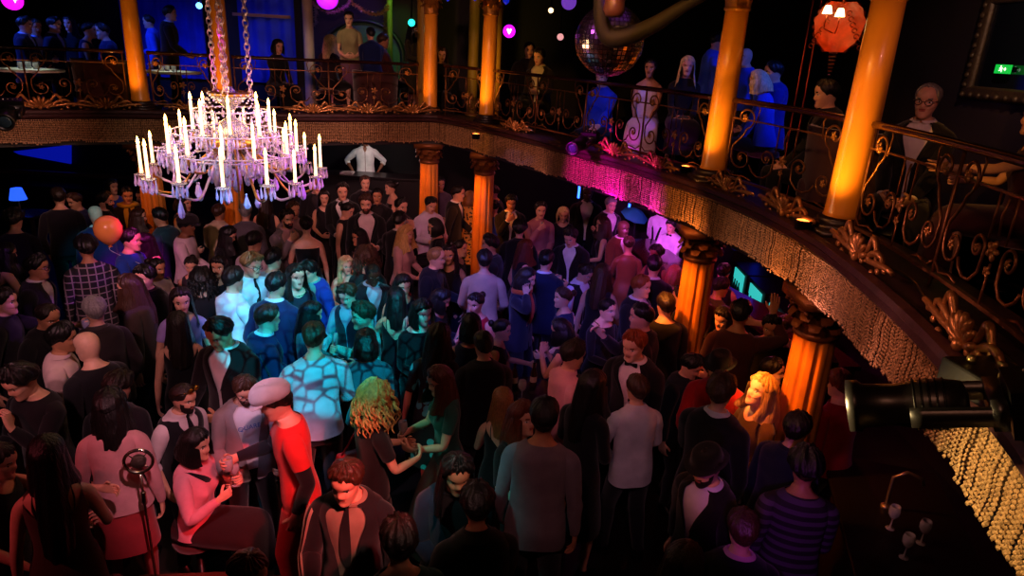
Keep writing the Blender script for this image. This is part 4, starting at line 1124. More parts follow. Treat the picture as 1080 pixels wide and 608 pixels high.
# ---- hanging lamps at the top
ORG = mat('orange_glass', '#8a2204', .4, emit=(1, .055, .003), estr=.16, vary=.5, vscale=16, bump=.6, bscale=18)
lp = aty(884, 30, 6.3)
root = empty('hanging_lamp', tuple(lp), math.radians(-20), 'ornate glowing orange hanging lamp with two small cream shades', 'lamp')
mb = MB(); rows = []
for t in np.linspace(0, 1, 9):
    zz = .21-.40*t; wd = .03+.185*math.sin(min(1, t*.92+.05)*PI)**.55*(1-.22*t)
    rows.append([(x*wd*(1+.05*math.sin(t*20)), .05*(1-x*x)-.05, zz) for x in np.linspace(-1, 1, 11)])
mb.grid(rows); mb.grid([[(x, y+.02, z) for x, y, z in r_][::-1] for r_ in rows]); mb.build('shield', ORG, root)
GLO = mat('gilt_scroll', '#7a2c10', .35, .5)
mb = MB()
for sg in (1, -1):
    mb.tube([(sg*(.03+.185*math.sin(min(1, t*.92+.05)*PI)**.55*(1-.22*t)+.010*math.sin(t*40)), -.03, .21-.40*t) for t in np.linspace(0, 1, 36)], .013, 6)
    for k in range(7): mb.tube([(sg*(.06+.022*k)+.018*math.cos(t), -.055, .12-.045*k+.018*math.sin(t)) for t in np.linspace(0, 5, 9)], .005, 5)
    mb.tube([(-.03+sg*.01, -.04, -.04), (-.065+sg*.05, -.11, -.01), (-.065+sg*.05, -.15, .02), (-.065+sg*.05, -.15, .09)], .006, 6)
mb.tube([(0, -.03, .2), (0, -.03, .33)], .014, 6); mb.tube([(0, 0, .3), (0, 0, 1.0)], .006, 5); mb.build('scroll_frame', GLO, root)
for sg in (1, -1):
    mb = MB(); mb.lathe([(.040, .075), (.026, .13), (.018, .14)], 14, (-.065+sg*.05, -.15, .01 if sg > 0 else .03), cap=False); mb.build('shade', mat('cream_shade', '#fff0c0', .6, emit='#ffdf90', estr=6), root)
mb = MB()
for k in range(9):
    for j in range(7): mb.ball((.03*math.sin(k*.7)*(1-j/8), -.02+.02*math.cos(k*.7), -.20-.03*j), .009, 5, 4)
o = mb.build('crystal_tassel', mat('smoky_crystal', '#5a2a20', .15, trans=.4), root); o['kind'] = 'stuff'
def stage_lamp(px, py, yy, r, col, estr, lab, shape=None):
    c = aty(px, py, yy); d = unit(CAM-c); root = empty('stage_lamp', tuple(c), 0, lab, 'lamp')
    u = unit(np.cross(d, (0, 0, 1.))); v = np.cross(u, d)
    mb = MB(); mb.lathe([(r*.5, -.22), (r*1.0, -.18), (r*1.1, -.02), (r*1.16, .02), (r*1.05, .02), (r*1.02, -.01)], 18, axis=(u, v, d)); mb.tube([-d*.1, -d*.1+np.array([0, 0, 1.])], .012, 5); mb.build('can', BLK, root)
    mb = MB(); mb.lathe([(r*1.02, -.005), (r*.9, .01), (r*.4, .016), (.001, .017)], 18, axis=(u, v, d)); mb.build('lens', mat('lens_'+lab.split()[0], col, .4, emit=col, estr=estr), root)
    if shape:
        mb = MB(); pts = [(-.55, .35), (-.3, .6), (0, .3), (.3, .6), (.55, .35), (.35, -.1), (.1, -.6), (-.1, -.6), (-.35, -.1)]
        if shape == 'swirl': pts = [(-.7, .1), (-.3, .45), (.3, .4), (.7, .0), (.25, .15), (-.1, .05), (-.3, -.4), (-.45, .0)]
        n = len(pts); V = [u*x*r*.75+v*y*r*.75+d*.02 for x, y in pts]+[u*x*r*.75+v*y*r*.75+d*.012 for x, y in pts]
        mb.add(V, [tuple(range(n)), tuple(range(2*n-1, n-1, -1))]+[(i, n+i, n+(i+1) % n, (i+1) % n) for i in range(n)]); mb.build('emblem', mat('white_gobo', '#ffe8ff', .5, emit='#ffd8ff', estr=3.), root, smooth=False)
stage_lamp(13, 0, 9, .115, '#e010e0', 1.6, 'magenta round stage lamp with a pale emblem at the top left corner', 'swirl')
stage_lamp(345, -2, 9, .13, '#b018ff', 1.3, 'purple stage lamp above the garlanded alcove')
stage_lamp(537, 33, 9, .075, '#d010f0', 2.2, 'bright magenta lamp with a white heart-like emblem right of a column', 'heart')
stage_lamp(434, 24, 12, .055, '#20f0d0', 3., 'tiny teal lamp left of the slim corner column')
stage_lamp(210, 6, 11, .045, '#70c0ff', 3., 'tiny pale blue lamp left of the chandelier chains')
stage_lamp(591, 39, 9, .04, '#ffb0b0', .8, 'small pinkish globe lamp left of the mirror ball')
stage_lamp(581, 11, 9, .03, '#ffc890', 4., 'small warm spotlight above and left of the mirror ball')
stage_lamp(600, 2, 9, .09, '#7a40c8', .7, 'dim violet lamp at the top edge left of the mirror ball')
# blue crystal drops at the top, between the middle columns
bp = aty(500, -14, 9.5)
root = empty('crystal_pendant', tuple(bp), 0, 'cluster of blue crystal drops hanging between the middle columns', 'pendant')
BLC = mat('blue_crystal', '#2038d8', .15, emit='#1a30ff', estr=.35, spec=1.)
mb = MB(); mb.lathe([(.55, .1), (.58, .14), (.5, .2), (.05, .35), (.02, .6)], 24, cap=False); mb.build('ring', BRASS, root)
for k, (x, y, L) in enumerate(((-.44, -.2, .30), (-.30, -.3, .33), (-.16, -.3, .30), (.18, -.2, .26), (.42, -.1, .32), (.36, .1, .24), (-.5, .05, .25), (.0, .2, .28))):
    m_ = drop_mesh(L, .05); m_.build('drop', BLC, root, loc=(x, y, .12), smooth=False)
# hanging ropes
for i, (x0, x1) in enumerate(((858, 838), (866, 848))):
    a_, b_ = aty(x0, -2, 7), aty(x1, 112, 7)
    o = MB().tube([a_+np.array([0, 0, .8]), lerp(a_, b_, .5), np.array([b_[0], b_[1], b_[2]-.9])], .008, 6).build('rope', mat('red_rope', '#b04038', .6, bump=.4, bscale=80))
    tag(o, ('left' if i == 0 else 'right')+' one of two thin red ropes hanging left of the orange lamp', 'rope')
# ---- framed mirror on the right wall
root = empty('wall_frame', (4.6, 6.95, 3.72), 0, 'large carved dark gilt frame around dark mirror glass on the right wall', 'frame')
mb = MB()
y0, y1, z0, z1 = -.95, .52, .02, 1.05
for k in range(4):
    c4 = [(y0, z0), (y1, z0), (y1, z1), (y0, z1)]; a_, b_ = c4[k], c4[(k+1) % 4]; d = unit(np.array(b_)-a_); nn = np.array([-d[1], d[0]])
    pr = [(-.0, -.001), (-.0, -.05), (.03, -.075), (.07, -.06), (.10, -.075), (.13, -.03), (.13, -.001)]
    rows = []
    for e, pt in ((0, a_), (1, b_)):
        rows.append([(x, pt[0]+nn[0]*w+d[0]*w*(1 if e == 0 else -1), pt[1]+nn[1]*w+d[1]*w*(1 if e == 0 else -1)) for w, x in pr])
    mb.grid(rows, True)
for k in range(40):
    t = k/40*4; e = int(t); f = t-e; c4 = [(y0, z0), (y1, z0), (y1, z1), (y0, z1)]; p_ = lerp(np.array(c4[e]), np.array(c4[(e+1) % 4]), f)
    cc = np.array([(y0+y1)/2, (z0+z1)/2]); p_ = p_+(cc-p_)*.08
    mb.ball((-.07, p_[0], p_[1]), (.025, .035, .03), 7, 5)
fix(mb.build('frame', mat('carved_dark_gilt', '#3a2a1c', .5, .4, bump=.6, bscale=40, vary=.3, vscale=15), root))
mb = MB(); mb.box((-.012, y0+.1, z0+.1), (-.008, y1-.1, z1-.1)); mb.build('glass', mat('dark_frame_glass', '#0a0c14', .06, spec=.8), root, smooth=False)
# exit sign reflection, built as a glowing box inside the frame
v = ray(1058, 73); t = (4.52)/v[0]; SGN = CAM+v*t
root = empty('exit_sign_reflection', tuple(SGN), math.radians(-90), 'green exit sign reflection with a white running figure, built inside the carved frame', 'sign'); root.scale = (.62, .62, .62)
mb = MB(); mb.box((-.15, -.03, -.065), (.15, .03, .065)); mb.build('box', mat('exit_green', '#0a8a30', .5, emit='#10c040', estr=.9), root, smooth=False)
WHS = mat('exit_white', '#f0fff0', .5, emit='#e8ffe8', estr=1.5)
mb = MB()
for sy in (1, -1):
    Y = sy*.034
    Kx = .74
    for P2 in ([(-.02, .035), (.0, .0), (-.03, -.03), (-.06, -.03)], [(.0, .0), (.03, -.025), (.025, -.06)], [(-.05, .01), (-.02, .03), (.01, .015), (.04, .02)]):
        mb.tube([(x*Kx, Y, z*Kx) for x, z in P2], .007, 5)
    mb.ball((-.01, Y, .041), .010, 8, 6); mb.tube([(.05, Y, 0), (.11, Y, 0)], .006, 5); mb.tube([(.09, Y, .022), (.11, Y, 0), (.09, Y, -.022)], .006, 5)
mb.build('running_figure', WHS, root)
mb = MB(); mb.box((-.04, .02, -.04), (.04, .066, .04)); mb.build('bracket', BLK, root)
# ---- upper level, back: alcove, garlands, pillars, blue screens
def pillar(px, w, z0, z1, yy, col, lab):
    c = aty(px, 30, yy); root = MB().lathe([(w*1.25, z0), (w*1.25, z0+.1), (w, z0+.12), (w*.94, z1-.2), (w*1.2, z1-.15), (w*1.2, z1)], 22, (0, 0, 0)).build('square_pillar' if False else 'back_pillar', mat('painted_pillar', col, .5, vary=.1, vscale=4))
    root.location = (c[0], c[1], 0); tag(root, lab, 'pillar', None, 'thing'); return root
pillar(325, .105, 2.62, 5.4, 14.2, '#b09a84', 'pale cream pillar left of the arched alcove on the upper level')
pillar(411, .06, 2.62, 5.4, 14.4, '#7a7a30', 'thin olive pillar right of the arched alcove')
pillar(446, .11, 2.62, 5.4, 13.4, '#b8902c', 'yellow pillar just behind the slim corner column')
pillar(500, .10, 2.62, 5.4, 13.6, '#8a6a22', 'dim yellow pillar between the two middle columns')
pillar(524, .10, 2.62, 5.4, 12.9, '#a8741e', 'yellow pillar behind the column under the blue drops')
ac = aty(383, 55, 14.9)
root = empty('arched_alcove', (ac[0], 14.95, 2.62), 0, 'tall arched alcove with a dark green rim on the far upper wall', 'alcove', None, 'thing')
mb = MB(); an = np.linspace(0, PI, 25); r = .78
rim = [(r, 0)]+[(r*math.cos(a), 1.05+r*math.sin(a)*.8) for a in an]+[(-r, 0)]
mb.grid([[(x*k, y, 1.05+(z-1.05)*k if z > 1.05 else z) for k, y in ((1, 0), (1, -.10), (1.10, -.12), (1.12, 0))] for x, z in rim], True); mb.build('rim', mat('dark_green_paint', '#182018', .5), root)
mb = MB(); nn = len(rim); mb.add([(x, -.01, z) for x, z in rim]+[(x, .03, z) for x, z in rim], [tuple(range(nn)), tuple(range(2*nn-1, nn-1, -1))]); mb.build('back_panel', mat('alcove_paint', '#31603c', .6, vary=.2, vscale=2), root, smooth=False)
TIN = mat('tinsel', '#d8a890', .3, .6, emit=None)
def garland(pts, lab, col='#d8a890'):
    P = catmull(np.array(pts), 14); root = empty('tinsel_garland', tuple(P[len(P)//2]), 0, lab, 'garland', 'tinsel garlands'); mb = MB(); L0 = P[len(P)//2]
    for p in P:
        for k in range(8):
            d = R.normal(size=3); d = unit(d)*R.uniform(.03, .06); mb.add([p-L0, p-L0+d+R.normal(size=3)*.008, p-L0+d*.9+R.normal(size=3)*.012], [(0, 1, 2), (2, 1, 0)])
    mb.tube(P-L0, .012, 5); mb.build('strands', mat('tinsel', col, .3, .6), root, smooth=False)
g = lambda x, y: aty(x, y, 14.0)
garland([g(330, 3), g(340, 10), g(352, 13), g(363, 8), g(370, 1)], 'pink tinsel garland swagged left above the standing server', '#d890b0')
garland([g(370, 1), g(380, 9), g(392, 15), g(404, 13), g(410, 6)], 'gold tinsel garland swagged right above the standing server', '#d8a860')
garland([g(333, 4), g(333, 14), g(333, 26)], 'tinsel strand hanging beside the cream pillar', '#b0a0a0')
garland([g(406, 14), g(406, 24), g(406, 34)], 'tinsel strand hanging right of the standing server', '#a8a060')
BLU = mat('blue_wall_cloth', '#2036c0', .8, vary=.4, vscale=1.2)
for x0, x1, y0_, y1_, lab in ((-8.3, -6.6, 3.0, 5.2, 'deep blue hanging cloth on the far wall behind the standing man at the upper left'), (-5.9, -4.75, 3.0, 5.0, 'blue curtain panel on the far wall left of the cream pillar')):
    mb = MB(); xs = np.linspace(x0, x1, 60); mb.grid([[(x, 14.85+.03*math.sin(x*22), z) for x in xs] for z in (y0_, y1_)]); mb.grid([[(x, 14.88+.03*math.sin(x*22), z) for x in xs][::-1] for z in (y0_, y1_)])
    tag(mb.build('wall_curtain', BLU), lab, 'curtain', None, 'thing')
mb = MB(); mb.box((-5.9, 14.6, 4.28), (-4.75, 14.68, 4.34)); tag(mb.build('picture_rail', mat('warm_wood', '#8a6038', .5), smooth=False), 'narrow pale wooden rail above the blue curtain panel', 'rail', None, 'thing')
# ---- upper level furniture
GLOW = mat('white_table_cloth', '#e8e8e0', .7)
def glass_obj(name, kind, loc, lab, cat='glass', group=None, tilt=None, k=1.):
    mb = MB()
    pr = {'tumbler': [(.030, 0), (.034, .005), (.038, .09), (.036, .09), (.031, .012), (.001, .010)],
          'wine': [(.032, 0), (.030, .004), (.006, .010), (.005, .075), (.02, .09), (.037, .12), (.038, .15), (.031, .185), (.029, .185), (.035, .15), (.033, .12), (.015, .095), (.001, .088)],
          'flute': [(.028, 0), (.026, .004), (.005, .010), (.0045, .08), (.016, .10), (.023, .15), (.020, .205), (.018, .205), (.021, .15), (.012, .105), (.001, .09)],
          'bottle': [(.034, 0), (.036, .01), (.036, .13), (.030, .16), (.014, .20), (.0125, .245), (.0145, .25), (.0145, .262), (.001, .262)],
          'beer': [(.030, 0), (.031, .01), (.031, .12), (.024, .155), (.012, .19), (.012, .225), (.014, .23), (.001, .232)]}[kind]
    mb.lathe([(r*k, z*k) for r, z in pr], 16, cap=True)
    m = {'bottle': mat('green_bottle_glass', '#2c4a2a', .08, trans=.5, spec=.8), 'beer': mat('brown_bottle_glass', '#4a2a14', .1, trans=.4, spec=.8)}.get(kind, mat('drinking_glass', '#eef4f8', .05, trans=.7, ior=1.4, spec=.9))
    root = mb.build(name, m); root.location = loc
    if tilt is not None: root.rotation_euler = tilt
    tag(root, lab, cat, group)
    if kind in ('bottle', 'beer'):
        m2 = MB(); m2.lathe([(.0368*k, .045*k), (.0368*k, .11*k)] if kind == 'bottle' else [(.0316*k, .045*k), (.0316*k, .10*k)], 16, cap=False); m2.build('label', mat('paper_label', '#c8c0a8', .7), root)
    elif kind == 'tumbler':
        m2 = MB(); m2.lathe([(.031*k, .012*k), (.0345*k, .06*k), (.001, .06*k)], 14); m2.build('drink', mat('pale_drink', '#d8b070', .1, trans=.4), root)
    return root
def table(loc, r, lab, top=None, h=.74, lit=True):
    root = empty('round_table', loc, 0, lab, 'table', 'tables on the balcony')
    mb = MB(); mb.lathe([(r*.98, h-.03), (r, h-.025), (r, h-.005), (r*.98, h)], 30); mb.build('tabletop', top or GLOW, root)
    mb = MB(); mb.lathe([(.20, 0), (.21, .02), (.05, .05), (.035, .1), (.035, h-.03)], 16); mb.build('pedestal', BLK, root)
    return root
T1 = aty(32, 82, 9.6); T2 = aty(182, 80, 10.9)
table((T1[0], T1[1], FLOORZ-.04), .42, 'white-topped round table lit from above at the far left of the balcony')
table((T2[0], T2[1], FLOORZ-.04), .42, 'white-topped round table just right of the leftmost gold column')
for i, (px, py, yy) in enumerate(((22, 70, 9.5), (30, 70, 9.7), (38, 71, 9.6), (170, 70, 10.8), (176, 70, 10.9), (183, 71, 10.8))):
    base = (T1 if i < 3 else T2); g_ = aty(px, py, yy)
    glass_obj('tumbler_glass', 'tumbler', (g_[0], yy, FLOORZ-.04+.74), ['left', 'middle', 'right'][i % 3]+' of three tumblers on the white table '+('at the far left' if i < 3 else 'right of the leftmost gold column'), 'glass', 'tumblers on the balcony tables')
T3 = at(957, 192, FLOORZ-.04+.46); tb3 = (T3[0], T3[1], FLOORZ-.04)
table(tb3, .22, 'small round table with a bright white cloth behind the nearest railing', h=.46)
nap = tb3[2]+.46
for i, (px, py) in enumerate(((937, 184), (946, 188), (962, 192), (965, 182))):
    v_ = ray(px, py+4); t_ = (nap-EYE)/v_[2]; q_ = CAM+v_*t_; q_[:2] = np.array(tb3[:2])+np.clip(q_[:2]-np.array(tb3[:2]), -.14, .14)
    glass_obj('tumbler_glass', 'tumbler', (q_[0], q_[1], nap), ['front left', 'second', 'front right', 'rear right'][i]+' clear tumbler on the bright white cloth behind the nearest railing', 'glass', 'tumblers on the bright table', k=1.7)
def armchair(loc, rzv, lab, col='#3a1210'):
    root = empty('armchair', loc, rzv, lab, 'chair', 'armchairs on the balcony'); vel = mat('velvet', col, .8, sheen=.4, vary=.2, vscale=8)
    mb = MB(); mb.box((-.27, -.26, .22), (.27, .24, .42)); mb.build('seat', vel, root, bevel=.05)
    mb = MB(); mb.grid([[((.36+.02*t)*math.sin(a), -.05+(.32+.05*t)*-math.cos(a)*-1, .25+.62*t-(.16*max(0, 1-abs(math.sin(a/2))**4)*0)) for a in np.linspace(-1.9, 1.9, 15)] for t in (0, .3, .7, 1)])
    mb.grid([[((.30+.02*t)*math.sin(a), -.05+(.26+.05*t)*math.cos(a), .25+.62*t) for a in np.linspace(1.9, -1.9, 15)] for t in (0, .3, .7, 1)])
    mb.grid([[(k*math.sin(a), -.05+(k-.04)*math.cos(a), .87) for a in np.linspace(-1.9, 1.9, 15)] for k in (.38, .35, .32)]); mb.build('backrest', vel, root)
    for sx in (-.22, .22):
        for sy in (-.2, .2): mb = MB(); mb.lathe([(.014, 0), (.022, .22)], 8, (sx, sy, 0)); mb.build('leg', DKBASE, root)
a1 = aty(855, 150, 5.7); armchair((a1[0]+.45, a1[1]+.3, FLOORZ-.04), math.radians(120), 'dark red velvet armchair behind the railing between the two nearest columns')
a2 = aty(95, 70, 10.3); armchair((a2[0], 10.5, FLOORZ-.04), math.radians(180), 'dark red armchair left of the leftmost gold column', '#4a140c')
a3 = aty(392, 85, 11.6); armchair((a3[0], 11.85, FLOORZ-.04), math.radians(180), 'dark wooden-red chair below the two seated guests at the alcove', '#40120e')
# ---- lower level: booth ledge, blue lamp, blue wall light, disc jockey booth, neon tubes
mb = MB(); mb.box((-12, 14.3, 0), (-6.2, 14.95, .62)); tag(mb.build('banquette', mat('banquette_leather', '#1c0d10', .5, bump=.2, bscale=5), smooth=False, bevel=.04), 'long dark banquette along the far wall left of the dance floor', 'bench', None, 'thing')
mb = MB(); mb.box((-12, 14.5, .84), (-7.0, 14.6, .92)); tag(mb.build('brass_rail', mat('dull_brass', '#6a4630', .4, .5), smooth=False), 'pale strip of rail along the far wall behind the blue lamp', 'rail', None, 'thing')
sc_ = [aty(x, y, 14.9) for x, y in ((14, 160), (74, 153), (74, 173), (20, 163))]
mb = MB(); mb.add([tuple(p) for p in sc_]+[tuple(p+np.array([0, .05, 0])) for p in sc_], [(0, 1, 2, 3), (7, 6, 5, 4), (0, 4, 5, 1), (1, 5, 6, 2), (2, 6, 7, 3), (3, 7, 4, 0)]); tag(mb.build('wall_light_patch', mat('blue_wall_light', '#0a20a0', .6, emit='#0818c0', estr=.5), smooth=False), 'slanted glowing patch of blue light high on the far left wall under the fringe', 'screen', None, 'thing')  # blue light falling on the wall, built as a glowing panel
lt = aty(20, 226, 11.5); lz = .62
lt = at(22, 224, .74)
root = empty('side_table', (lt[0], lt[1], 0), 0, 'small dark table under the blue-shaded lamp', 'table')
mb = MB(); mb.box((-.42, -.30, .70), (.42, .30, .74)); mb.build('tabletop', mat('dark_varnish', '#161018', .25), root, smooth=False, bevel=.008)
for sx in (-.36, .36):
    for sy in (-.25, .25): mb = MB(); mb.box((sx-.025, sy-.025, 0), (sx+.025, sy+.025, .70)); mb.build('leg', DKBASE, root, smooth=False)
root = empty('table_lamp', (lt[0]-.04, lt[1]+.05, .74), 0, 'table lamp with a glowing blue pleated shade at the far left', 'lamp')
mb = MB(); mb.lathe([(.07, 0), (.07, .015), (.02, .03), (.012, .06), (.018, .12), (.010, .2), (.010, .26)], 14); mb.build('stem', BRASS, root)
mb = MB(); th = np.arange(48)*2*PI/48; mb.grid([[(r*(1+.03*(i_ % 2))*math.cos(a), r*(1+.03*(i_ % 2))*math.sin(a), z) for i_, a in enumerate(th)] for r, z in ((.135, .22), (.085, .42))], True); mb.build('lamp_shade', mat('blue_shade', '#4070ff', .7, emit='#2a60ff', estr=1.2), root)
dj = aty(384, 160, 13.3)
root = empty('booth', (dj[0], 13.0, 0), 0, 'dark disc jockey booth below the man in the white shirt', 'booth')
mb = MB(); mb.box((-1.3, -.35, 0), (1.3, .05, 1.52)); mb.build('front_panel', mat('booth_black', '#0d0a0c', .5), root, smooth=False, bevel=.02)
mb = MB(); mb.box((-1.35, -.4, 1.52), (1.35, .12, 1.57)); mb.build('counter', mat('booth_top', '#1a1618', .3), root, smooth=False, bevel=.01)
mb = MB(); mb.box((-.32, -.3, 1.57), (-.10, -.08, 1.60)); tag(mb.build('mixer', mat('white_panel', '#c8c8c0', .5), smooth=False), 'small white lit panel on the booth counter left of the disc jockey', 'mixer').location = (dj[0], 13.0, 0)
for (px, y0_, y1_, h, lab) in ((612, 186, 209, 1, 'blue neon tube behind the tall man in a dark suit'), (665.5, 203, 219, 1, 'blue neon tube above the teal umbrella by the bar')):
    a_, b_ = aty(px+.6, y0_-3, 13.6), aty(px-2, y1_, 13.6)
    root = empty('neon_tube', tuple(b_), 0, lab, 'light', 'blue neon tubes'); mb = MB(); mb.tube([(0, 0, 0), a_-b_], .022, 8); mb.build('tube', mat('blue_neon', '#3060ff', .4, emit='#2858ff', estr=7), root)
    mb = MB(); mb.tube([(0, .04, -.05), (a_-b_)*1.02+np.array([0, .04, 0])], .012, 6); mb.tube([(0, .04, -.04), (0, .04, -b_[2])], .012, 6); mb.build('bracket', BLK, root)
uc = aty(671, 224, 11.8)
root = empty('parasol', (uc[0], uc[1], 0), 0, 'teal canvas parasol tilted under the fringe beside the neon tube', 'parasol')
mb = MB(); an = np.arange(16)*2*PI/16; T_ = ry(.25)@rx(.3)
mb.grid([[.58*T_@np.array([r*math.cos(a)*(1+.05*math.cos(a*8)), r*math.sin(a)*(1+.05*math.cos(a*8)), z])+np.array([0, 0, uc[2]]) for a in an] for r, z in ((.42, -.14), (.40, -.10), (.2, .04), (.01, .10))], True); mb.build('canopy', mat('teal_canvas', '#1a9098', .7, vary=.15, vscale=6), root)
mb = MB(); mb.tube([(0, 0, 0), (0, 0, uc[2]+.05)], .018, 8); mb.build('pole', BLK, root)
mb = MB(); mb.box((-1.25, .06, 0), (1.25, 1.2, .50)); o = mb.build('riser', mat('booth_black', '#0d0a0c', .5), smooth=False); o.location = (dj[0], 13.0, 0); tag(o, 'dark raised platform the disc jockey stands on behind the booth', 'platform', None, 'thing')
# ---- bar on the right under the balcony
BP = np.array([(1.75, 10.9), (2.05, 9.55), (2.45, 8.4), (2.85, 7.45), (2.98, 6.9), (3.05, 6.3)])
Q_ = catmull(BP, 8); tg = np.gradient(Q_, axis=0); tg /= np.linalg.norm(tg, axis=1)[:, None]; nr = np.c_[-tg[:, 1], tg[:, 0]]  # to the right of the room
def barsw(prof, name, m, parent, sm=False):
    mb = MB(); mb.grid([[(*(Q_[i]+nr[i]*o), z) for o, z in prof] for i in range(len(Q_))], True, 0, True, True); return fix(mb.build(name, m, parent, sm))
root = empty('bar_counter', (0, 0, 0), 0, 'long curved bar counter under the right balcony', 'bar')
barsw([(0, 0), (0, 1.06), (.5, 1.06), (.5, 0)], 'front_panel', mat('bar_front', '#241210', .4, bump=.2, bscale=6), root)
barsw([(-.06, 1.06), (-.06, 1.11), (.56, 1.11), (.56, 1.06)], 'worktop', mat('bar_top', '#3a1612', .18, coat=.4), root)
TEAL = mat('lit_fridge', '#60d8d0', .4, emit='#30c8c0', estr=.9)
for i, (px0, px1, lab) in enumerate(((772, 783, 'small teal-lit bottle fridge furthest along the back of the bar'), (789, 803, 'middle teal-lit bottle fridge at the back of the bar'), (811, 826, 'nearest teal-lit bottle fridge at the back of the bar'))):
    v0, v1 = ray(px0, 303+i*10), ray(px1, 303+i*10); ya, yb = v0[1]*3.6/v0[0], v1[1]*3.6/v1[0]
    root = empty('bottle_fridge', (3.6, (ya+yb)/2, 0), 0, lab, 'fridge', 'bottle fridges'); hw = abs(ya-yb)/2
    mb = MB(); mb.box((.01, -hw-.12, 0), (.5, hw+.12, .88)); mb.build('cabinet', BLKP, root, smooth=False)
    mb = MB(); mb.box((-.004, -hw, .40), (.008, hw, .82)); mb.build('glass_door', TEAL, root, smooth=False)
    for k in range(4):
        mb = MB(); mb.lathe([(.03, .41), (.03, .55), (.012, .62), (.012, .68)], 8, (-.035, -hw+.08+(2*hw-.16)*k/3, 0)); mb.build('bottle', mat('dark_bottle', '#0a2a28', .2), root)
root = empty('back_bar', (3.62, 9.4, 0), 0, 'tall dark back-bar shelf lit blue behind the bar', 'shelf')
mb = MB(); mb.box((.02, 1.55, 0), (.6, 3.4, 1.0)); mb.box((.5, 1.55, 1.0), (.6, 3.4, 2.4))
for z in (1.35, 1.75): mb.box((.2, 1.55, z), (.55, 3.4, z+.03))
mb.build('case', DKBASE, root, smooth=False)
mb = MB(); mb.box((.48, 1.6, 1.03), (.495, 3.35, 2.35)); mb.build('backlight', mat('blue_backlight', '#2040ff', .5, emit='#1838ff', estr=.8), root, smooth=False)
for j, z in enumerate((1.0, 1.38, 1.78)):
    for k in range(9):
        glass_obj('bottle', 'bottle', (3.62+.36, 9.4+1.7+.19*k, z), 'spirit bottle against the blue light of the back-bar shelf', 'bottle', 'bottles on the back-bar shelf')
root = empty('till', (3.28, 6.45, 1.11), math.radians(80), 'small point-of-sale screen on the bar near the large fluted column', 'till')
mb = MB(); mb.box((-.12, -.09, 0), (.12, .09, .05)); mb.build('base', BLKP, root, smooth=False, bevel=.01)
mb = MB(); mb.box((-.15, -.015, .08), (.15, .015, .30), M=(rx(-.4), np.zeros(3))); mb.tube([(0, 0, .04), (0, .0, .15)], .02, 8); mb.build('screen', BLKP, root, smooth=False)
# near right under the balcony: bar station with a tap
st = at(958, 552, 1.0)
root = empty('bar_station', (st[0], st[1], 0), math.radians(75), 'dark bar station with a steel tap below the nearest fringe', 'bar')
mb = MB(); mb.box((-.8, -.35, 0), (.8, .4, .92)); mb.build('cabinet', mat('bar_front', '#241210', .4), root, smooth=False, bevel=.02)
mb = MB(); mb.box((-.85, -.4, .92), (.85, .45, .96)); mb.build('worktop', mat('brown_top', '#0e0a08', .4), root, smooth=False, bevel=.01)
mb = MB(); mb.tube([(.2, .1, .96), (.2, .1, 1.22), (.2, .02, 1.28), (.2, -.08, 1.25), (.2, -.1, 1.2)], .014, 8); mb.lathe([(.035, .96), (.035, .98), (.018, .99)], 12, (.2, .1, 0)); mb.build('tap', mat('steel', '#b0a890', .3, .9), root)
for k, (x, y) in enumerate(((-.15, -.05), (-.05, .12), (-.35, .1))):
    pz = rz(math.radians(75))@np.array([x, y, .96]); glass_obj('wine_glass', 'wine', (st[0]+pz[0], st[1]+pz[1], .96), ['front', 'middle', 'rear'][k]+' wine glass on the dark bar station at lower right', 'glass', 'glasses on the bar station')
# steps with metal nosings
root = empty('steps', (2.75, 5.25, 0), math.radians(-62), 'dark steps with thin metal edges at lower right', 'steps')
for k in range(3):
    mb = MB(); mb.box((-.36, -.16+.3*k, 0), (.36, .14+.3*k, .10+.12*k)); tr = mb.build('tread', mat('step_carpet', '#14101c', .8), root, smooth=False)
    mb = MB(); mb.box((-.36, -.17+.3*k, .09+.12*k), (.36, -.14+.3*k, .106+.12*k)); mb.build('nosing', mat('steel_nosing', '#9088b0', .3, .9), tr, smooth=False)
# ---- front stage edge and microphone
sa, sb_ = at(170, 606, .32), at(275, 602, .32)
d_ = unit(sb_-sa); d_[2] = 0; n_ = np.array([d_[1], -d_[0], 0])
mb = MB(); c0, c1 = sa-d_*.15, sb_+d_*.1
pl = [c0, c1, c1+n_*.8, c0+n_*.8]
mb.add([(p[0], p[1], 0) for p in pl]+[(p[0], p[1], .32) for p in pl], [(3, 2, 1, 0), (4, 5, 6, 7), (0, 1, 5, 4), (1, 2, 6, 5), (2, 3, 7, 6), (3, 0, 4, 7)]); tag(mb.build('stage_block', mat('stage_wood', '#5a3424', .6, vary=.2, vscale=8), smooth=False), 'low wooden stage block at the bottom edge left of centre', 'stage', None, 'thing')
mc = aty(146, 487, 3.75)
root = empty('microphone_stand', (mc[0], mc[1], 0), math.radians(20), 'round ring-mounted studio microphone on a thin stand before the red skirt', 'microphone')
SIL = mat('chrome', '#d0c4b0', .2, 1.)
mb = MB(); mb.tube([(.084*math.cos(t), 0, mc[2]+.084*math.sin(t)) for t in np.arange(28)*2*PI/28], .011, 8, closed=True); mb.build('ring', SIL, root)
mb = MB(); mb.lathe([(.001, -.03), (.035, -.028), (.045, -.015), (.045, .015), (.035, .028), (.001, .03)], 20, (0, 0, mc[2]), axis=(np.array([1., 0, 0]), np.array([0, 0, 1.]), np.array([0, 1., 0]))); cap_ = mb.build('capsule', mat('mic_grille', '#5a5048', .4, .8, bump=.8, bscale=200), root)
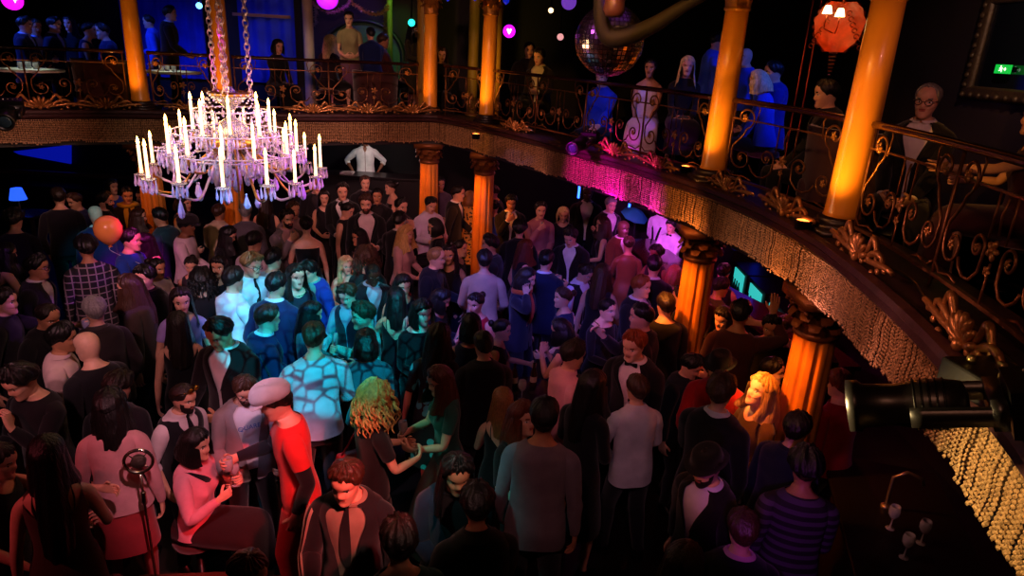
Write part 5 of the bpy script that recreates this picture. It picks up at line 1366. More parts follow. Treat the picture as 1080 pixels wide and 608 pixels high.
for k in range(4):
    a = PI/4+k*PI/2; mb = MB(); mb.tube([(.043*math.cos(a), 0, mc[2]+.043*math.sin(a)), (.085*math.cos(a), 0, mc[2]+.085*math.sin(a))], .004, 5); mb.build('spring', SIL, root)
mb = MB(); mb.tube([(0, 0, mc[2]-.095), (0, 0, mc[2]-.3), (0, 0, .03)], .009, 8); mb.lathe([(.014, mc[2]-.33), (.018, mc[2]-.32), (.018, mc[2]-.24), (.012, mc[2]-.23)], 12); mb.build('pole', SIL, root)
mb = MB(); mb.lathe([(.15, 0), (.15, .02), (.03, .04), (.012, .06)], 22); mb.build('base', BLK, root)
# high table with bottles in the crowd
ht = at(557, 412, 1.06)
root = empty('high_table', (ht[0], ht[1], 0), 0, 'small round high table with bottles between the dancers in the middle', 'table')
mb = MB(); mb.lathe([(.27, 1.03), (.28, 1.035), (.28, 1.055), (.27, 1.06)], 26); mb.build('tabletop', mat('dark_varnish', '#161018', .25), root)
mb = MB(); mb.lathe([(.22, 0), (.22, .02), (.04, .05), (.03, 1.03)], 16); mb.build('pedestal', BLK, root)
for px, py, kd, lab in ((542, 400, 'beer', 'beer bottle at the left of the small high table'), (562, 399, 'beer', 'beer bottle at the right of the small high table'), (550, 418, 'wine', 'wine glass at the front of the small high table')):
    w = at(px, py+8, 1.06); w[:2] = ht[:2]+np.clip(w[:2]-ht[:2], -.17, .17); glass_obj('beer_bottle' if kd == 'beer' else 'wine_glass', kd, (w[0], w[1], 1.06), lab, 'bottle' if kd == 'beer' else 'glass')
# ------------------------------------------------------------------ who stands where
SPEC = []
def P(px, py, face, sex, skin, hs, wear, label, base=0., group=None, beard=False, h=None, hold=None, yy=None, **pose):
    hst, hc = hs.split(':')
    SPEC.append(dict(px=px, py=py, face=face, sex=sex, skin=skin, hs=hst, hc=hc, wear=wear, label=label, base=base, group=group, beard=beard, h=h or 1.72, hold=hold, pose=pose, yy=yy))
BK, CH, NV, BR = '#0d0c0f', '#17161b', '#10172c', '#2b1c17'
SUIT = 'jacket=%s shirt=#d8d4d4 trousers=%s' % (BK, BK)
TR = ' trousers=#111116'
# ---- front rows, lower edge
P(366, 507, -25, 'm', 'fair', 'side:brown', 'jacket=#141519 shirt=#8d7a68 tie=#101014 trousers=#15151c stripes=#d8b8a8 vee=1.0 vw=4.0 lapel=no', 'man in dark jacket with pale sleeve stripes, beige shirt and black tie', L='down', Rr='hold', pitch=14, yaw=-6, h=1.80, hold=('R', 'tumbler', 'clear tumbler held by the man with striped jacket sleeves'))
P(482, 499, 8, 'm', 'tan', 'wavy:black', 'jacket=#17273c shirt=#1a1518 trousers=#141c30 vee=2 lapel=no', 'long-haired man in blue denim jacket with both hands raised to his chest', L='clasp', Rr='clasp', pitch=16, lean=6, h=1.76)
P(503, 534, 196, 'm', 'tan', 'curly:black', 'jacket=#0f1a18 shirt=#10100f'+TR, 'man with short dark curls seen from behind, facing the denim jacket man', L='holdlow', Rr='phone', lean=10, pitch=14, h=1.74)
P(421, 573, 190, 'm', 'fair', 'curly:dark', 'sweater=#1c4a44'+TR, 'dark-haired person in green top seen from behind at the bottom edge', pitch=10, h=1.70)
P(291, 424, -92, 'm', 'fair', 'short:dark', 'tee=#c42a2a undersleeve=#121016 trousers=#b83030 cap=#c9b4b4 shoes=#201010', 'man in pale flat cap, red T-shirt and red trousers', L='pocket', Rr='holdout', pitch=22, lean=8, h=1.82, yaw=-8, beard=False, hold=('R', 'tumbler', 'tumbler held by the man in the pale flat cap'))
P(258, 411, 12, 'm', 'fair', 'side:brown', 'jacket=#8d8488 tee=#d9d0d8 trousers=#14141a glasses=#100c0c vee=-.4 vw=3.2 lapel=no print=QUARE', 'man with black glasses and open grey cardigan over a lettered white T-shirt', beard=True, pitch=24, L='holdlow', Rr='holdlow', h=1.78, hold=('R', 'tumbler', 'tumbler of red drink held by the man in the grey cardigan'))
P(193, 420, 40, 'm', 'fair', 'slick:dark', 'vest=#121116 shirt=#d6c2c6 tie=#0c0c10 sleeve=roll trousers=#2a2028 headshades=1', 'bearded man in waistcoat and tie with gold sunglasses on his hair', beard=True, pitch=12, yaw=12, h=1.78, Rr='pocket', L='down')
P(206, 469, 62, 'f', 'fair', 'bob:black', 'sweater=#d88a98 strap=#0d0c0f skirt=#26090c', 'seated woman in pink blouse with black strap holding a glass near her chin', pitch=6, L='holdhigh', Rr='holdhigh', yy=4.1, hold=('L', 'wine', 'wine glass held by the woman in the pink blouse'))
P(116, 430, 168, 'f', 'fair', 'wavy:black', 'sweater=#c98a8e skirt=#b8343a len=mini tights=#8a3a34 shoes=#141012', 'woman with dark curls in pink jumper and short red skirt, seen from behind', L='down', Rr='down', pitch=14, h=1.62)
P(50, 482, 172, 'f', 'fair', 'xlong:black', 'dress=#4a2e22 neck=low len=maxi flare=.06', 'woman with very long dark hair and shimmering brown skirt seen from behind', L='down', Rr='holdlow', pitch=4, h=1.66)
P(-2, 487, 60, 'f', 'fair', 'bun:dark', 'dress=#0f0e10 neck=scoop sleeve=none', 'woman in black reaching an arm across at the left edge', L='reach', Rr='holdlow', h=1.68)
P(65, 357, 72, 'm', 'tan', 'side:black', 'shirt=#d6b6b4 out=1 open=1 trousers=#14141a', 'dark-haired man in loose pale pink shirt facing the bald man', L='holdlow', Rr='down', yaw=8, pitch=6, h=1.80)
P(93, 366, 206, 'm', 'pale', 'bald:dark', 'sweater=#17141a'+TR, 'bald man in dark jumper seen from behind', yaw=8, pitch=6, h=1.80)
P(100, 328, 196, 'm', 'fair', 'short:grey', 'jacket=#2b2124 shirt=#3a3234'+TR, 'grey-haired man in brown jacket seen from behind', yaw=-14, h=1.76)
P(50, 334, 48, 'm', 'tan', 'receding:dark', 'jacket=#120f12 shirt=#1c181a'+TR, 'man with a lit high forehead looking down, behind the pale pink shirt', pitch=24, h=1.74)
P(22, 402, -58, 'm', 'fair', 'thick:black', 'sweater=#131116'+TR, 'person with thick black hair and dark top looking down at the left', pitch=26, L='chin', h=1.72)
P(125, 408, 158, 'm', 'fair', 'thick:dark', 'jacket=#18151a shirt=#22181c'+TR, 'man in dark jacket leaning forward with his neck lit red', lean=18, pitch=20, yaw=-25, side=6, h=1.74)
P(137, 304, -105, 'm', 'fair', 'wavy:brown', 'jacket=#3b2c27 shirt=#2a2022'+TR, 'man with shoulder-length brown hair and brown jacket turned away', h=1.80, Rr='hold')
P(188, 343, 172, 'f', 'fair', 'long:dark', 'dress=#0e0d10 neck=low len=knee', 'woman with long dark hair and backless black dress', L='down', Rr='down', twist=8, h=1.66)
P(191, 317, -4, 'f', 'fair', 'long:dark', 'top=#9b86c8 sleeve=short'+TR, 'woman with long dark hair and lilac top facing the camera', h=1.66, pitch=6)
P(232, 351, -42, 'm', 'olive', 'side:black', 'jacket=#0f0d10 shirt=#ddd8d8'+TR, 'man in black suit with white collar looking down, green light on his face', pitch=26, yaw=-8, Rr='holdlow', h=1.76, hold=('R', 'wine', 'wine glass held low by the man in black suit with white collar'))
P(246, 295, 118, 'm', 'fair', 'short:dark', 'shirt=#e0dadf out=1'+TR, 'dark-haired man in loose white shirt turned towards the man with glasses', L='holdlow', yaw=10, h=1.78)
P(265, 279, 34, 'm', 'fair', 'quiff:sandy', 'shirt=#cdd6e4 tie=#0e1018 sleeve=roll glasses=#0d0d10 trousers=#151a2c', 'young man in glasses, pale shirt and dark loosened tie', pitch=12, L='holdlow', Rr='holdlow', h=1.80)
P(291, 301, 150, 'm', 'fair', 'short:black', 'jacket=#13204a shirt=#d8d8e0 trousers=#10182c', 'man in blue suit with white collar seen from behind', yaw=-10, h=1.80)
P(282, 336, 100, 'm', 'pale', 'short:brown', 'jacket=#142250 shirt=#e8ecf0 trousers=#10182c', 'short-haired man in blue suit in cyan light, side on', L='holdlow', Rr='holdlow', pitch=8, h=1.78, hold=('L', 'tumbler', 'tumbler held by the short-haired man in the blue suit'))
P(331, 356, 188, 'm', 'fair', 'buzz:brown', 'shirt=#a9bcc8 trousers=#1a1a20 collar=no sleeve=roll', 'broad man in pale blue shirt patterned by cyan light, seen from behind', L='holdlow', Rr='holdlow', yaw=-14, pitch=8, h=1.86)
P(328, 331, 82, 'f', 'pale', 'long:black', 'top=#23555c sleeve=long'+TR, 'woman with dark hair in profile, lit cyan, beside the broad man', L='holdlow', h=1.70)
P(367, 311, -28, 'm', 'pale', 'quiff:brown', 'shirt=#8fb0bc vest=#20303c'+TR, 'man with high quiff and grey waistcoat looking down in cyan light', pitch=24, L='holdlow', Rr='holdlow', h=1.82, hold=('R', 'tumbler', 'tumbler held by the man with the high quiff'))
P(383, 333, -82, 'f', 'pale', 'curly:brown', 'top=#7fb8b0 sleeve=long'+TR, 'person with short curls in profile, bright cyan light on the face', Rr='holdhigh', L='holdlow', h=1.72, hold=('R', 'flute', 'slim glass raised by the person with short curls'))
P(386, 362, 186, 'f', 'fair', 'bob:dark', 'sweater=#1d5a66'+TR, 'woman with dark bob in teal jumper seen from behind', h=1.66, L='holdlow')
P(396, 422, 112, 'f', 'fair', 'curlybig:blond', 'tee=#121114 trousers=#111116 bag=#8c1a22 bagside=l', 'woman with big blonde curls and black T-shirt carrying a red bag', L='hold', Rr='hold', yaw=12, pitch=8, h=1.70)
P(464, 401, -78, 'f', 'fair', 'long:brown', 'top=#1e4c42 sleeve=short skirt=#6a4634 len=maxi flare=.12', 'woman with long brown hair, green top and long pleated brown skirt', Rr='hold', L='hold', pitch=18, h=1.70, hold=('R', 'wine', 'wine glass held by the woman in the green top'))
P(530, 424, 184, 'f', 'fair', 'long:sandy', 'dress=#121013 neck=low', 'woman with straight honey-blonde hair seen from behind', h=1.64)
P(551, 441, 48, 'f', 'fair', 'wavy:auburn', 'dress=#17100f neck=scoop sleeve=half', 'laughing woman with reddish hair tilting her head back', pitch=-6, roll=4, L='holdlow', h=1.66)
P(574, 441, 176, 'm', 'tan', 'short:black', 'shirt=#77686e out=1 collar=no'+TR, 'man in plain grey shirt seen from behind', h=1.80, pitch=4, L='down', Rr='down')
P(604, 375, 118, 'm', 'fair', 'side:dark', 'shirt=#d79a9e out=1'+TR, 'dark-haired man in pink shirt turned away towards a friend', yaw=6, L='holdlow', h=1.76, pitch=12)
P(624, 408, 150, 'f', 'fair', 'long:black', 'dress=#100d10 neck=scoop sleeve=long', 'woman with long black hair and black dress beside the pink shirt', L='holdlow', h=1.68)
P(669, 364, -18, 'm', 'pale', 'side:ginger', 'jacket=#0d0c0f shirt=#e2d8d8 bow=#0b0a0c trousers=#0d0c0f', 'ginger man in dinner jacket and bow tie', pitch=14, yaw=-10, Rr='hold', L='clasp', h=1.84)
P(672, 411, -152, 'm', 'fair', 'short:brown', 'shirt=#cfc4cc out=1 trousers=#14141a', 'brown-haired man in loose white shirt seen from behind', yaw=8, L='holdlow', Rr='holdlow', h=1.74)
P(729, 386, 66, 'm', 'fair', 'side:black', 'jacket=#10171f shirt=#15181f'+TR, 'dark-haired man in dark jacket looking down at his drink', pitch=24, L='hold', h=1.82, hold=('L', 'wine', 'wine glass glowing red held by the man looking down'))
P(760, 414, 162, 'm', 'fair', 'curly:brown', 'jacket=#0f0d0f shirt=#d8d0d0'+TR, 'man with lit brown curls and white collar seen from behind', yaw=12, h=1.78)
P(759, 388, -6, 'm', 'fair', 'short:dark', 'shirt=#b01818 hat=#120e10'+TR, 'man in dark hat and red shirt behind the curly-haired man', h=1.80, Rr='hold')
P(803, 413, -58, 'f', 'fair', 'wavy:blond', 'dress=#4a3018 neck=scoop sleeve=long', 'woman with wavy blonde hair, face lit golden, looking up', pitch=-14, L='clasp', h=1.70)
P(746, 492, -36, 'm', 'fair', 'short:dark', 'jacket=#0e0c10 shirt=#cfc0dc hat=#0c0a0c'+TR, 'man in wide black hat looking down, pale collar lit violet', pitch=17, beard=True, h=1.78)
P(840, 453, 142, 'm', 'fair', 'short:dark', 'jacket=#131a30 shirt=#161a2a'+TR, 'man in dark blue jacket with his back turned by the large column', h=1.80, yaw=20)
P(849, 494, 196, 'm', 'tan', 'thick:black', 'sweater=@stripe'+TR, 'person in violet striped jumper seen from behind', h=1.76, lean=8)
P(783, 560, 186, 'm', 'fair', 'short:brown', 'jacket=#120f18 shirt=#c890a8'+TR, 'man with cropped brown hair and pink collar seen from behind, nearest the lower right', h=1.90, pitch=10)
P(720, 596, 150, 'f', 'fair', 'long:brown', 'dress=#140d0f neck=wide', 'brown-haired woman with bare arm at the bottom edge', h=1.64, L='phone', Rr='hold')
P(262, 606, 30, 'm', 'fair', 'short:ginger', 'sweater=#5a1418'+TR, 'red-lit head of a person just at the bottom edge beside the stage', h=1.72)
P(886, 406, -128, 'm', 'fair', 'short:auburn', 'shirt=#8c1012 collar=no'+TR, 'man in red shirt standing by the bar, turned away', h=1.74, lean=6, Rr='holdlow')
# ---- middle of the floor
P(445, 329, 18, 'f', 'pale', 'bob:black', 'top=#0f0e12 neck=wide sleeve=long'+TR, 'smiling woman with black hair and black top in blue light', pitch=10, yaw=10, L='clasp', Rr='clasp', h=1.68, hold=('R', 'tumbler', 'tumbler held by the smiling woman in black'))
P(465, 316, 58, 'f', 'fair', 'bob:dark', 'dress=#14121a neck=scoop sleeve=long', 'woman with blue-lit hair holding a phone', pitch=20, L='phone', Rr='phone', h=1.66, hold=('L', 'phone', 'phone held by the woman with blue-lit hair'))
P(462, 357, 168, 'f', 'fair', 'wavy:dark', 'dress=@floral neck=scoop sleeve=half', 'woman in dark dress with turquoise flowers seen from behind', h=1.62, yaw=-20)
P(502, 320, -32, 'f', 'fair', 'bun:dark', 'dress=#a01828 neck=scoop', 'woman in red dress with dark hair tied up', pitch=8, h=1.66)
P(529, 348, 84, 'f', 'fair', 'bun:black', 'dress=#131016 neck=scoop', 'woman in profile gesturing with one hand at chest height', L='holdout', h=1.64)
P(497, 345, 178, 'f', 'fair', 'bob:black', 'top=#222c58 sleeve=none'+TR, 'woman with blue sheen on her dark hair, bare shoulder lit blue', h=1.64)
P(510, 364, 190, 'm', 'fair', 'buzz:dark', 'jacket=#0e0d12 shirt=#101014'+TR, 'broad man in black seen from behind in the middle of the floor', h=1.78)
P(511, 275, 184, 'm', 'fair', 'short:dark', 'shirt=#c39a84 out=1 collar=no'+TR, 'man in peach shirt streaked with blue light seen from behind', h=1.80, Rr='holdlow')
P(517, 258, -88, 'm', 'tan', 'side:black', 'jacket=#1c1818 shirt=#20181a'+TR, 'man in dark jacket facing left beside the peach shirt', h=1.80)
P(555, 294, 66, 'f', 'fair', 'bob:dark', 'jacket=#141428 shirt=#15131c scarf=#b0481c trousers=#111118 vee=2', 'smiling woman with hand to her ear and orange scarf', Rr='ear', pitch=8, h=1.70)
P(576, 275, 160, 'm', 'fair', 'short:black', 'jacket=#0f1430 shirt=#d0d0d8'+TR, 'dark-haired man with white collar and blue-lit suit seen from behind', h=1.80)
P(594, 314, -74, 'f', 'fair', 'bun:brown', 'top=#1c2248 sleeve=short'+TR, 'woman in profile with swept-back hair and blue-lit forehead', h=1.68, pitch=2)
P(592, 349, -108, 'f', 'fair', 'bob:black', 'dress=#181638 neck=scoop sleeve=none', 'woman with dark hair lifting both hands to her face', Rr='chin', L='chin', h=1.64)
P(617, 288, 52, 'm', 'fair', 'side:dark', 'vest=#131118 shirt=#d8d4dc sleeve=roll'+TR, 'man in waistcoat with pale shirt looking down at his hands', pitch=30, L='holdlow', Rr='holdlow', h=1.80)
P(635, 290, 172, 'f', 'fair', 'long:brown', 'dress=#17121c neck=scoop sleeve=none', 'tall woman with long brown hair and bare arm seen from behind', h=1.74)
P(640, 326, 40, 'f', 'pale', 'buzz:black', 'top=#0f0d12 neck=wide sleeve=long necklace=#c8b8a0'+TR, 'short-haired woman with necklace and wide-necked black top', pitch=6, yaw=12, Rr='hold', L='down', h=1.66, hold=('R', 'flute', 'champagne flute held by the woman with the necklace'))
P(676, 302, 62, 'm', 'fair', 'short:ginger', 'jacket=#121018 shirt=#d8ccd8'+TR, 'red-haired man with pale collar and dark jacket side on', h=1.78, yaw=10)
P(677, 334, -84, 'm', 'fair', 'slick:black', 'jacket=#1a161c shirt=#202028'+TR, 'man with slicked dark hair raising a hand', Rr='point', h=1.80)
P(702, 322, -150, 'm', 'fair', 'receding:dark', 'sweater=#17131a'+TR, 'balding man in dark jumper seen from behind near the fluted column', h=1.78)
P(718, 314, -92, 'm', 'fair', 'curly:dark', 'tee=#151318'+TR, 'man with orange-lit dark hair in black T-shirt', h=1.78)
P(743, 329, -76, 'f', 'fair', 'long:auburn', 'dress=#1a1216 neck=scoop sleeve=long necklace=#d09030', 'auburn-haired woman with gold necklace in profile before the column', h=1.68, Rr='clasp')
P(763, 336, -30, 'f', 'fair', 'long:dark', 'dress=#15100f neck=scoop sleeve=long', 'dim woman with dark hair just behind the auburn-haired woman', h=1.64)
P(781, 331, 186, 'm', 'tan', 'short:black', 'sweater=#4a2320'+TR, 'man in maroon jumper raising one open hand, seen from behind', Rr='raise', h=1.80)
P(763, 288, 176, 'f', 'fair', 'bun:black', 'dress=#151014 neck=scoop', 'woman with piled-up black hair at the bar behind the column', h=1.66)
P(760, 303, 130, 'm', 'tan', 'short:dark', 'shirt=#3a3012 collar=no'+TR, 'man in olive shirt leaning at the bar right of the column', h=1.72)
P(813, 345, -10, 'm', 'tan', 'side:black', 'sweater=#15120f'+TR, 'dim man facing the camera at the bar corner', h=1.76, pitch=10)
P(814, 391, 78, 'm', 'fair', 'short:black', 'sweater=#120f10'+TR, 'dim man in profile just left of the large fluted column', h=1.76)
P(692, 268, -38, 'f', 'brown', 'curly:black', 'dress=#2a1218 neck=scoop', 'woman with short dark curls waiting at the bar', h=1.66)
P(690, 281, 176, 'm', 'fair', 'short:black', 'jacket=#100e12 shirt=#d8d0d8'+TR, 'man with thin white collar seen from behind near the bar', h=1.78)
P(711, 290, 182, 'f', 'fair', 'bob:sandy', 'dress=#3a2c1c neck=scoop', 'fair-haired woman seen from behind beside the fluted column', h=1.62)
P(663, 258, 190, 'f', 'fair', 'bun:brown', 'dress=~#7a4a2c neck=crew sleeve=half', 'woman in satiny copper dress seen from behind', h=1.64)
P(657, 241, 48, 'm', 'dark', 'bald:black', 'jacket=#6b4428 shirt=#e0d4d0'+TR, 'bald man in tan jacket and white shirt', h=1.76, pitch=2)
P(636, 237, -84, 'f', 'fair', 'wavy:brown', 'dress=#1c1218 neck=scoop', 'brown-haired woman stretching a bare arm across', Rr='reachside', h=1.66)
P(602, 250, -10, 'm', 'fair', 'side:dark', SUIT, 'man in dark suit looking down with a drink near the right middle', pitch=26, Rr='hold', L='clasp', h=1.80, hold=('R', 'tumbler', 'tumbler held by the suited man looking down'))
P(620, 204, 4, 'm', 'dark', 'buzz:black', 'jacket=#101018 shirt=#e0e0e8 vee=3 vw=4.6'+TR, 'tall dark-skinned man in suit and open white shirt by the neon tube', h=1.90)
P(644, 216, 42, 'm', 'fair', 'short:grey', SUIT, 'grey-haired man in suit beside the neon tubes', h=1.82)
P(594, 226, 10, 'f', 'fair', 'bob:fairblond', 'dress=#1a1620 neck=scoop sleeve=long', 'fair-haired woman at the back looking down', pitch=16, h=1.66)
P(570, 222, 12, 'm', 'fair', 'side:dark', 'shirt=#b07070 collar=no'+TR, 'man drinking in dim red light at the back', Rr='drink', L='clasp', h=1.80, hold=('R', 'tumbler', 'tumbler at the lips of the man in dim red light'))
P(554, 262, 116, 'f', 'fair', 'long:auburn', 'dress=#1f1014 neck=scoop', 'woman with long reddish hair turned three-quarters away', h=1.66)
P(548, 242, 170, 'm', 'fair', 'thick:black', 'jacket=#100e12 shirt=#181418'+TR, 'dark-haired man seen from behind in the gloom left of the drinker', h=1.76)
P(539, 214, 6, 'm', 'tan', 'side:black', SUIT, 'man in dark suit lifting a drink, right of the bright corner column', Rr='drink', h=1.80, hold=('R', 'tumbler', 'tumbler lifted by the man in dark suit near the corner column'))
P(522, 218, 182, 'f', 'fair', 'bun:dark', 'top=~#3860e0 sleeve=long skirt=#10121c', 'woman in shiny blue top seen from behind below the corner column', h=1.60)
P(520, 203, -68, 'm', 'fair', 'curly:brown', 'jacket=#15131a shirt=#c8a83c'+TR, 'man in yellow shirt touching the bright corner column', Rr='holdout', h=1.84)
P(495, 209, 160, 'f', 'fair', 'bob:sandy', 'dress=@lace neck=crew sleeve=half', 'woman in ochre lace dress left of the bright corner column', L='holdout', Rr='holdlow', h=1.70)
P(483, 204, 76, 'm', 'fair', 'slick:dark', 'jacket=#101016 shirt=#e4e0e4 vee=2.5'+TR, 'man in dark suit and white shirt in profile by the corner column', h=1.84)
P(464, 194, 20, 'm', 'tan', 'short:black', 'shirt=#4a3c50 collar=no'+TR, 'dim man at the back right of the red column', h=1.80)
P(454, 216, 24, 'm', 'fair', 'side:black', 'shirt=#cfc2d8 out=1'+TR, 'dark-haired man in white shirt looking down at his drink', pitch=20, L='hold', h=1.80, hold=('L', 'wine', 'wine glass held by the dark-haired man in white shirt'))
P(459, 239, -86, 'f', 'fair', 'bob:black', 'dress=#151018 neck=scoop sleeve=long', 'woman with straight black hair in profile before the white shirt', h=1.66, Rr='hold')
P(460, 272, 70, 'm', 'fair', 'receding:sandy', 'jacket=#121522 shirt=#20202a'+TR, 'balding fair man in dark jacket in profile', h=1.72)
P(474, 268, -20, 'f', 'tan', 'long:dark', 'dress=#16121a neck=scoop', 'woman with dark reddish face between two men', pitch=8, h=1.62)
P(485, 262, 62, 'f', 'fair', 'bun:dark', 'dress=#1a141c neck=scoop', 'woman with pinkish face and tied dark hair looking right', pitch=2, h=1.66)
P(428, 247, 66, 'f', 'fair', 'wavy:blond', 'sweater=#b88a8a trousers=#8c1c20', 'woman with long wavy blonde hair, pink jumper and red trousers', h=1.68, pitch=8, L='holdlow', hold=('L', 'wine', 'wine glass held by the woman in the pink jumper and red trousers'))
P(423, 218, 46, 'm', 'fair', 'side:black', SUIT, 'dark-haired man with hand near his mouth', L='chin', h=1.76)
P(421, 233, 164, 'm', 'fair', 'thick:black', 'jacket=#111014 shirt=#d8d0d4'+TR, 'man with thick black hair and white collar seen from behind', h=1.70)
P(412, 198, -70, 'f', 'fair', 'bun:dark', 'dress=#1a1216 neck=strapless', 'bare-shouldered woman at the back facing the booth', h=1.68)
P(398, 207, -8, 'm', 'tan', 'short:black', 'jacket=#100e12 shirt=#241c20'+TR, 'dim man at the back under the booth edge', h=1.78)
P(386, 215, 2, 'm', 'fair', 'side:brown', 'jacket=#121014 shirt=#d4bcc0 vee=2 vw=4.4'+TR, 'bearded man in dark jacket and open pale shirt facing the camera', beard=True, pitch=8, h=1.80)
P(385, 193, 10, 'm', 'fair', 'short:brown', 'jacket=#141014 shirt=#2a2024'+TR, 'dim man close to the front of the booth', h=1.80)
P(366, 222, 60, 'f', 'fair', 'bun:black', 'dress=#0f0d10 neck=crew', 'woman in black with tied-back hair looking down', pitch=20, h=1.70)
P(361, 202, -4, 'm', 'fair', 'side:dark', SUIT, 'man in dark suit with bright white collar at the back', h=1.78)
P(342, 209, 8, 'f', 'fair', 'long:dark', 'dress=#17121a neck=scoop', 'woman in dark dress with bare arms near the back', L='clasp', Rr='clasp', h=1.66)
P(379, 250, -64, 'f', 'tan', 'long:black', 'dress=#a06a4a neck=strapless', 'woman with long black hair and strapless tan dress', h=1.64)
P(323, 238, 180, 'f', 'fair', 'bun:black', 'dress=#100e12 neck=strapless', 'woman in strapless black dress with bare back', h=1.66)
P(312, 291, 24, 'f', 'pale', 'long:dark', 'dress=#1b2a3c neck=scoop sleeve=half necklace=#60c090', 'smiling woman with long dark hair and green necklace', pitch=8, h=1.66)
P(326, 286, -58, 'm', 'pale', 'quiff:black', 'shirt=#5fb0b4 sleeve=short jacket=#2038a0 vee=1'+TR, 'man with dark quiff leaning close to the smiling woman', lean=12, pitch=18, h=1.80)
P(309, 221, 36, 'm', 'fair', 'short:brown', 'shirt=#c0a0a8 collar=no'+TR, 'brown-haired man in pinkish shirt behind the grey blazer', h=1.76)
P(303, 231, 20, 'm', 'fair', 'side:dark', 'jacket=#6f6468 shirt=#d09aa0 vee=2'+TR, 'man in grey blazer and pink shirt drinking', Rr='drink', beard=True, h=1.80, hold=('R', 'tumbler', 'tumbler at the lips of the man in grey blazer'))
P(268, 255, 140, 'm', 'fair', 'short:black', 'shirt=#b0a0a8'+TR, 'dark-haired man in pale grey shirt turned away', h=1.78)
P(288, 274, 128, 'm', 'fair', 'side:black', 'shirt=#c8a4ac collar=no'+TR, 'dark-haired man in dusty pink top turned away', h=1.76)
P(365, 280, 22, 'f', 'pale', 'wavy:fairblond', 'dress=#2a1c26 neck=strapless', 'blonde woman with bare shoulders laughing in cyan light', h=1.66, pitch=6, L='clasp')
P(387, 272, 178, 'f', 'fair', 'curlybig:brown', 'dress=#15282a neck=scoop sleeve=half', 'woman with big brown hair lit teal seen from behind', h=1.68)
P(393, 289, 24, 'm', 'dark', 'buzz:black', 'jacket=#12121a shirt=#a0a8c0 glasses=#0c0c0e'+TR, 'dark-skinned man in glasses and dark jacket looking down', pitch=20, h=1.76)
P(425, 301, 16, 'f', 'fair', 'bob:dark', 'dress=#14121a neck=scoop', 'woman with dark hair tipped violet by the bottle', h=1.64)
P(418, 316, 176, 'f', 'fair', 'long:black', 'dress=#100f14 neck=low', 'woman with long black hair seen from behind beside the violet-tipped hair', h=1.66, L='holdhigh')
# ---- left side
P(101, 227, 186, 'm', 'pale', 'bald:dark', 'jacket=#14245a shirt=#e0e8ec'+TR, 'bald man in blue suit, his head lit cyan, seen from behind', h=1.82)
P(111, 212, 70, 'm', 'fair', 'short:black', 'jacket=#120f14 shirt=#1c161a'+TR, 'bearded dark-haired man just beyond the balloon', beard=True, h=1.82)
P(134, 206, 14, 'm', 'tan', 'short:black', 'sweater=#1c141c scarf=#b08a20'+TR, 'man with a yellow scarf at the back left', h=1.78)
P(146, 229, 66, 'f', 'fair', 'long:brown', 'top=#d8c8cc neck=wide sleeve=half'+TR, 'woman with brown hair and cream off-shoulder top', h=1.66)
P(138, 253, 62, 'm', 'fair', 'short:black', 'shirt=#2040a8 collar=no'+TR, 'man in blue shirt with magenta-lit face holding the balloon', Rr='holdhigh', L='hold', h=1.76)
P(154, 256, -72, 'f', 'fair', 'long:black', 'dress=#c8708c neck=straps', 'woman with magenta-lit face and pink dress facing the balloon holder', h=1.66)
P(165, 283, 38, 'f', 'tan', 'bun:black', 'tee=#dcc0dc'+TR, 'young woman with tied hair and pale T-shirt lit magenta', h=1.58, L='clasp')
P(153, 293, -40, 'm', 'fair', 'thick:black', 'jacket=#151116 shirt=#40202c'+TR, 'dark-haired man partly hidden behind the pale T-shirt', h=1.70)
P(169, 229, -128, 'm', 'tan', 'short:black', 'jacket=#16343c shirt=#182024'+TR, 'dark-haired man whose sleeve catches cyan light', h=1.78)
P(194, 214, 64, 'f', 'fair', 'bob:black', 'dress=#15121a neck=scoop', 'woman with orange-lit cheek behind the crystals', h=1.70)
P(197, 238, 66, 'm', 'brown', 'short:black', 'sweater=#d8bcc8 cap=#1a1418'+TR, 'man in dark cap and pale jumper side on', h=1.76)
P(231, 224, 150, 'm', 'tan', 'short:brown', 'shirt=#c8b090 out=1'+TR, 'man in cream shirt below the hanging crystals, turned away', h=1.80, L='holdlow')
P(240, 248, 74, 'f', 'fair', 'long:black', 'dress=#110f14 neck=scoop sleeve=long', 'woman with long black hair veiling her face', pitch=24, h=1.68)
P(259, 224, 168, 'm', 'fair', 'short:grey', 'jacket=#5a5258 shirt=#605860'+TR, 'man in grey jacket speckled with violet light at the back', h=1.76)
P(231, 281, -22, 'f', 'tan', 'long:black', 'dress=#141116 neck=scoop', 'woman with black hair glancing aside behind the white shirt', h=1.64)
P(202, 280, -14, 'f', 'fair', 'bun:dark', 'dress=#30222e neck=scoop', 'woman with pinkish face half hidden by black hair', h=1.60)
P(213, 296, 172, 'f', 'fair', 'curlybig:black', 'dress=#0f0e14 neck=scoop', 'woman with a mass of black hair seen from behind', h=1.68)
P(91, 262, 184, 'm', 'tan', 'thick:black', 'shirt=@plaid out=1 collar=no'+TR, 'person in dark plaid shirt seen from behind', h=1.84)
P(39, 282, 62, 'm', 'tan', 'side:black', 'jacket=#1a1618 shirt=#d8c8c8 glasses=#100c0c'+TR, 'man in glasses and dark suit side on at the left', h=1.78)
P(62, 208, 176, 'm', 'fair', 'short:dark', 'sweater=#1a1422'+TR, 'dim person with violet-tinged hair at the back left', h=1.78)
P(79, 212, -60, 'm', 'fair', 'short:brown', 'shirt=#2a3060 collar=no'+TR, 'dim person in bluish shirt left of the bald man', h=1.72)
P(15, 232, 160, 'm', 'fair', 'thick:black', 'sweater=#171020'+TR, 'dark figure by the blue table lamp, back turned', h=1.82)
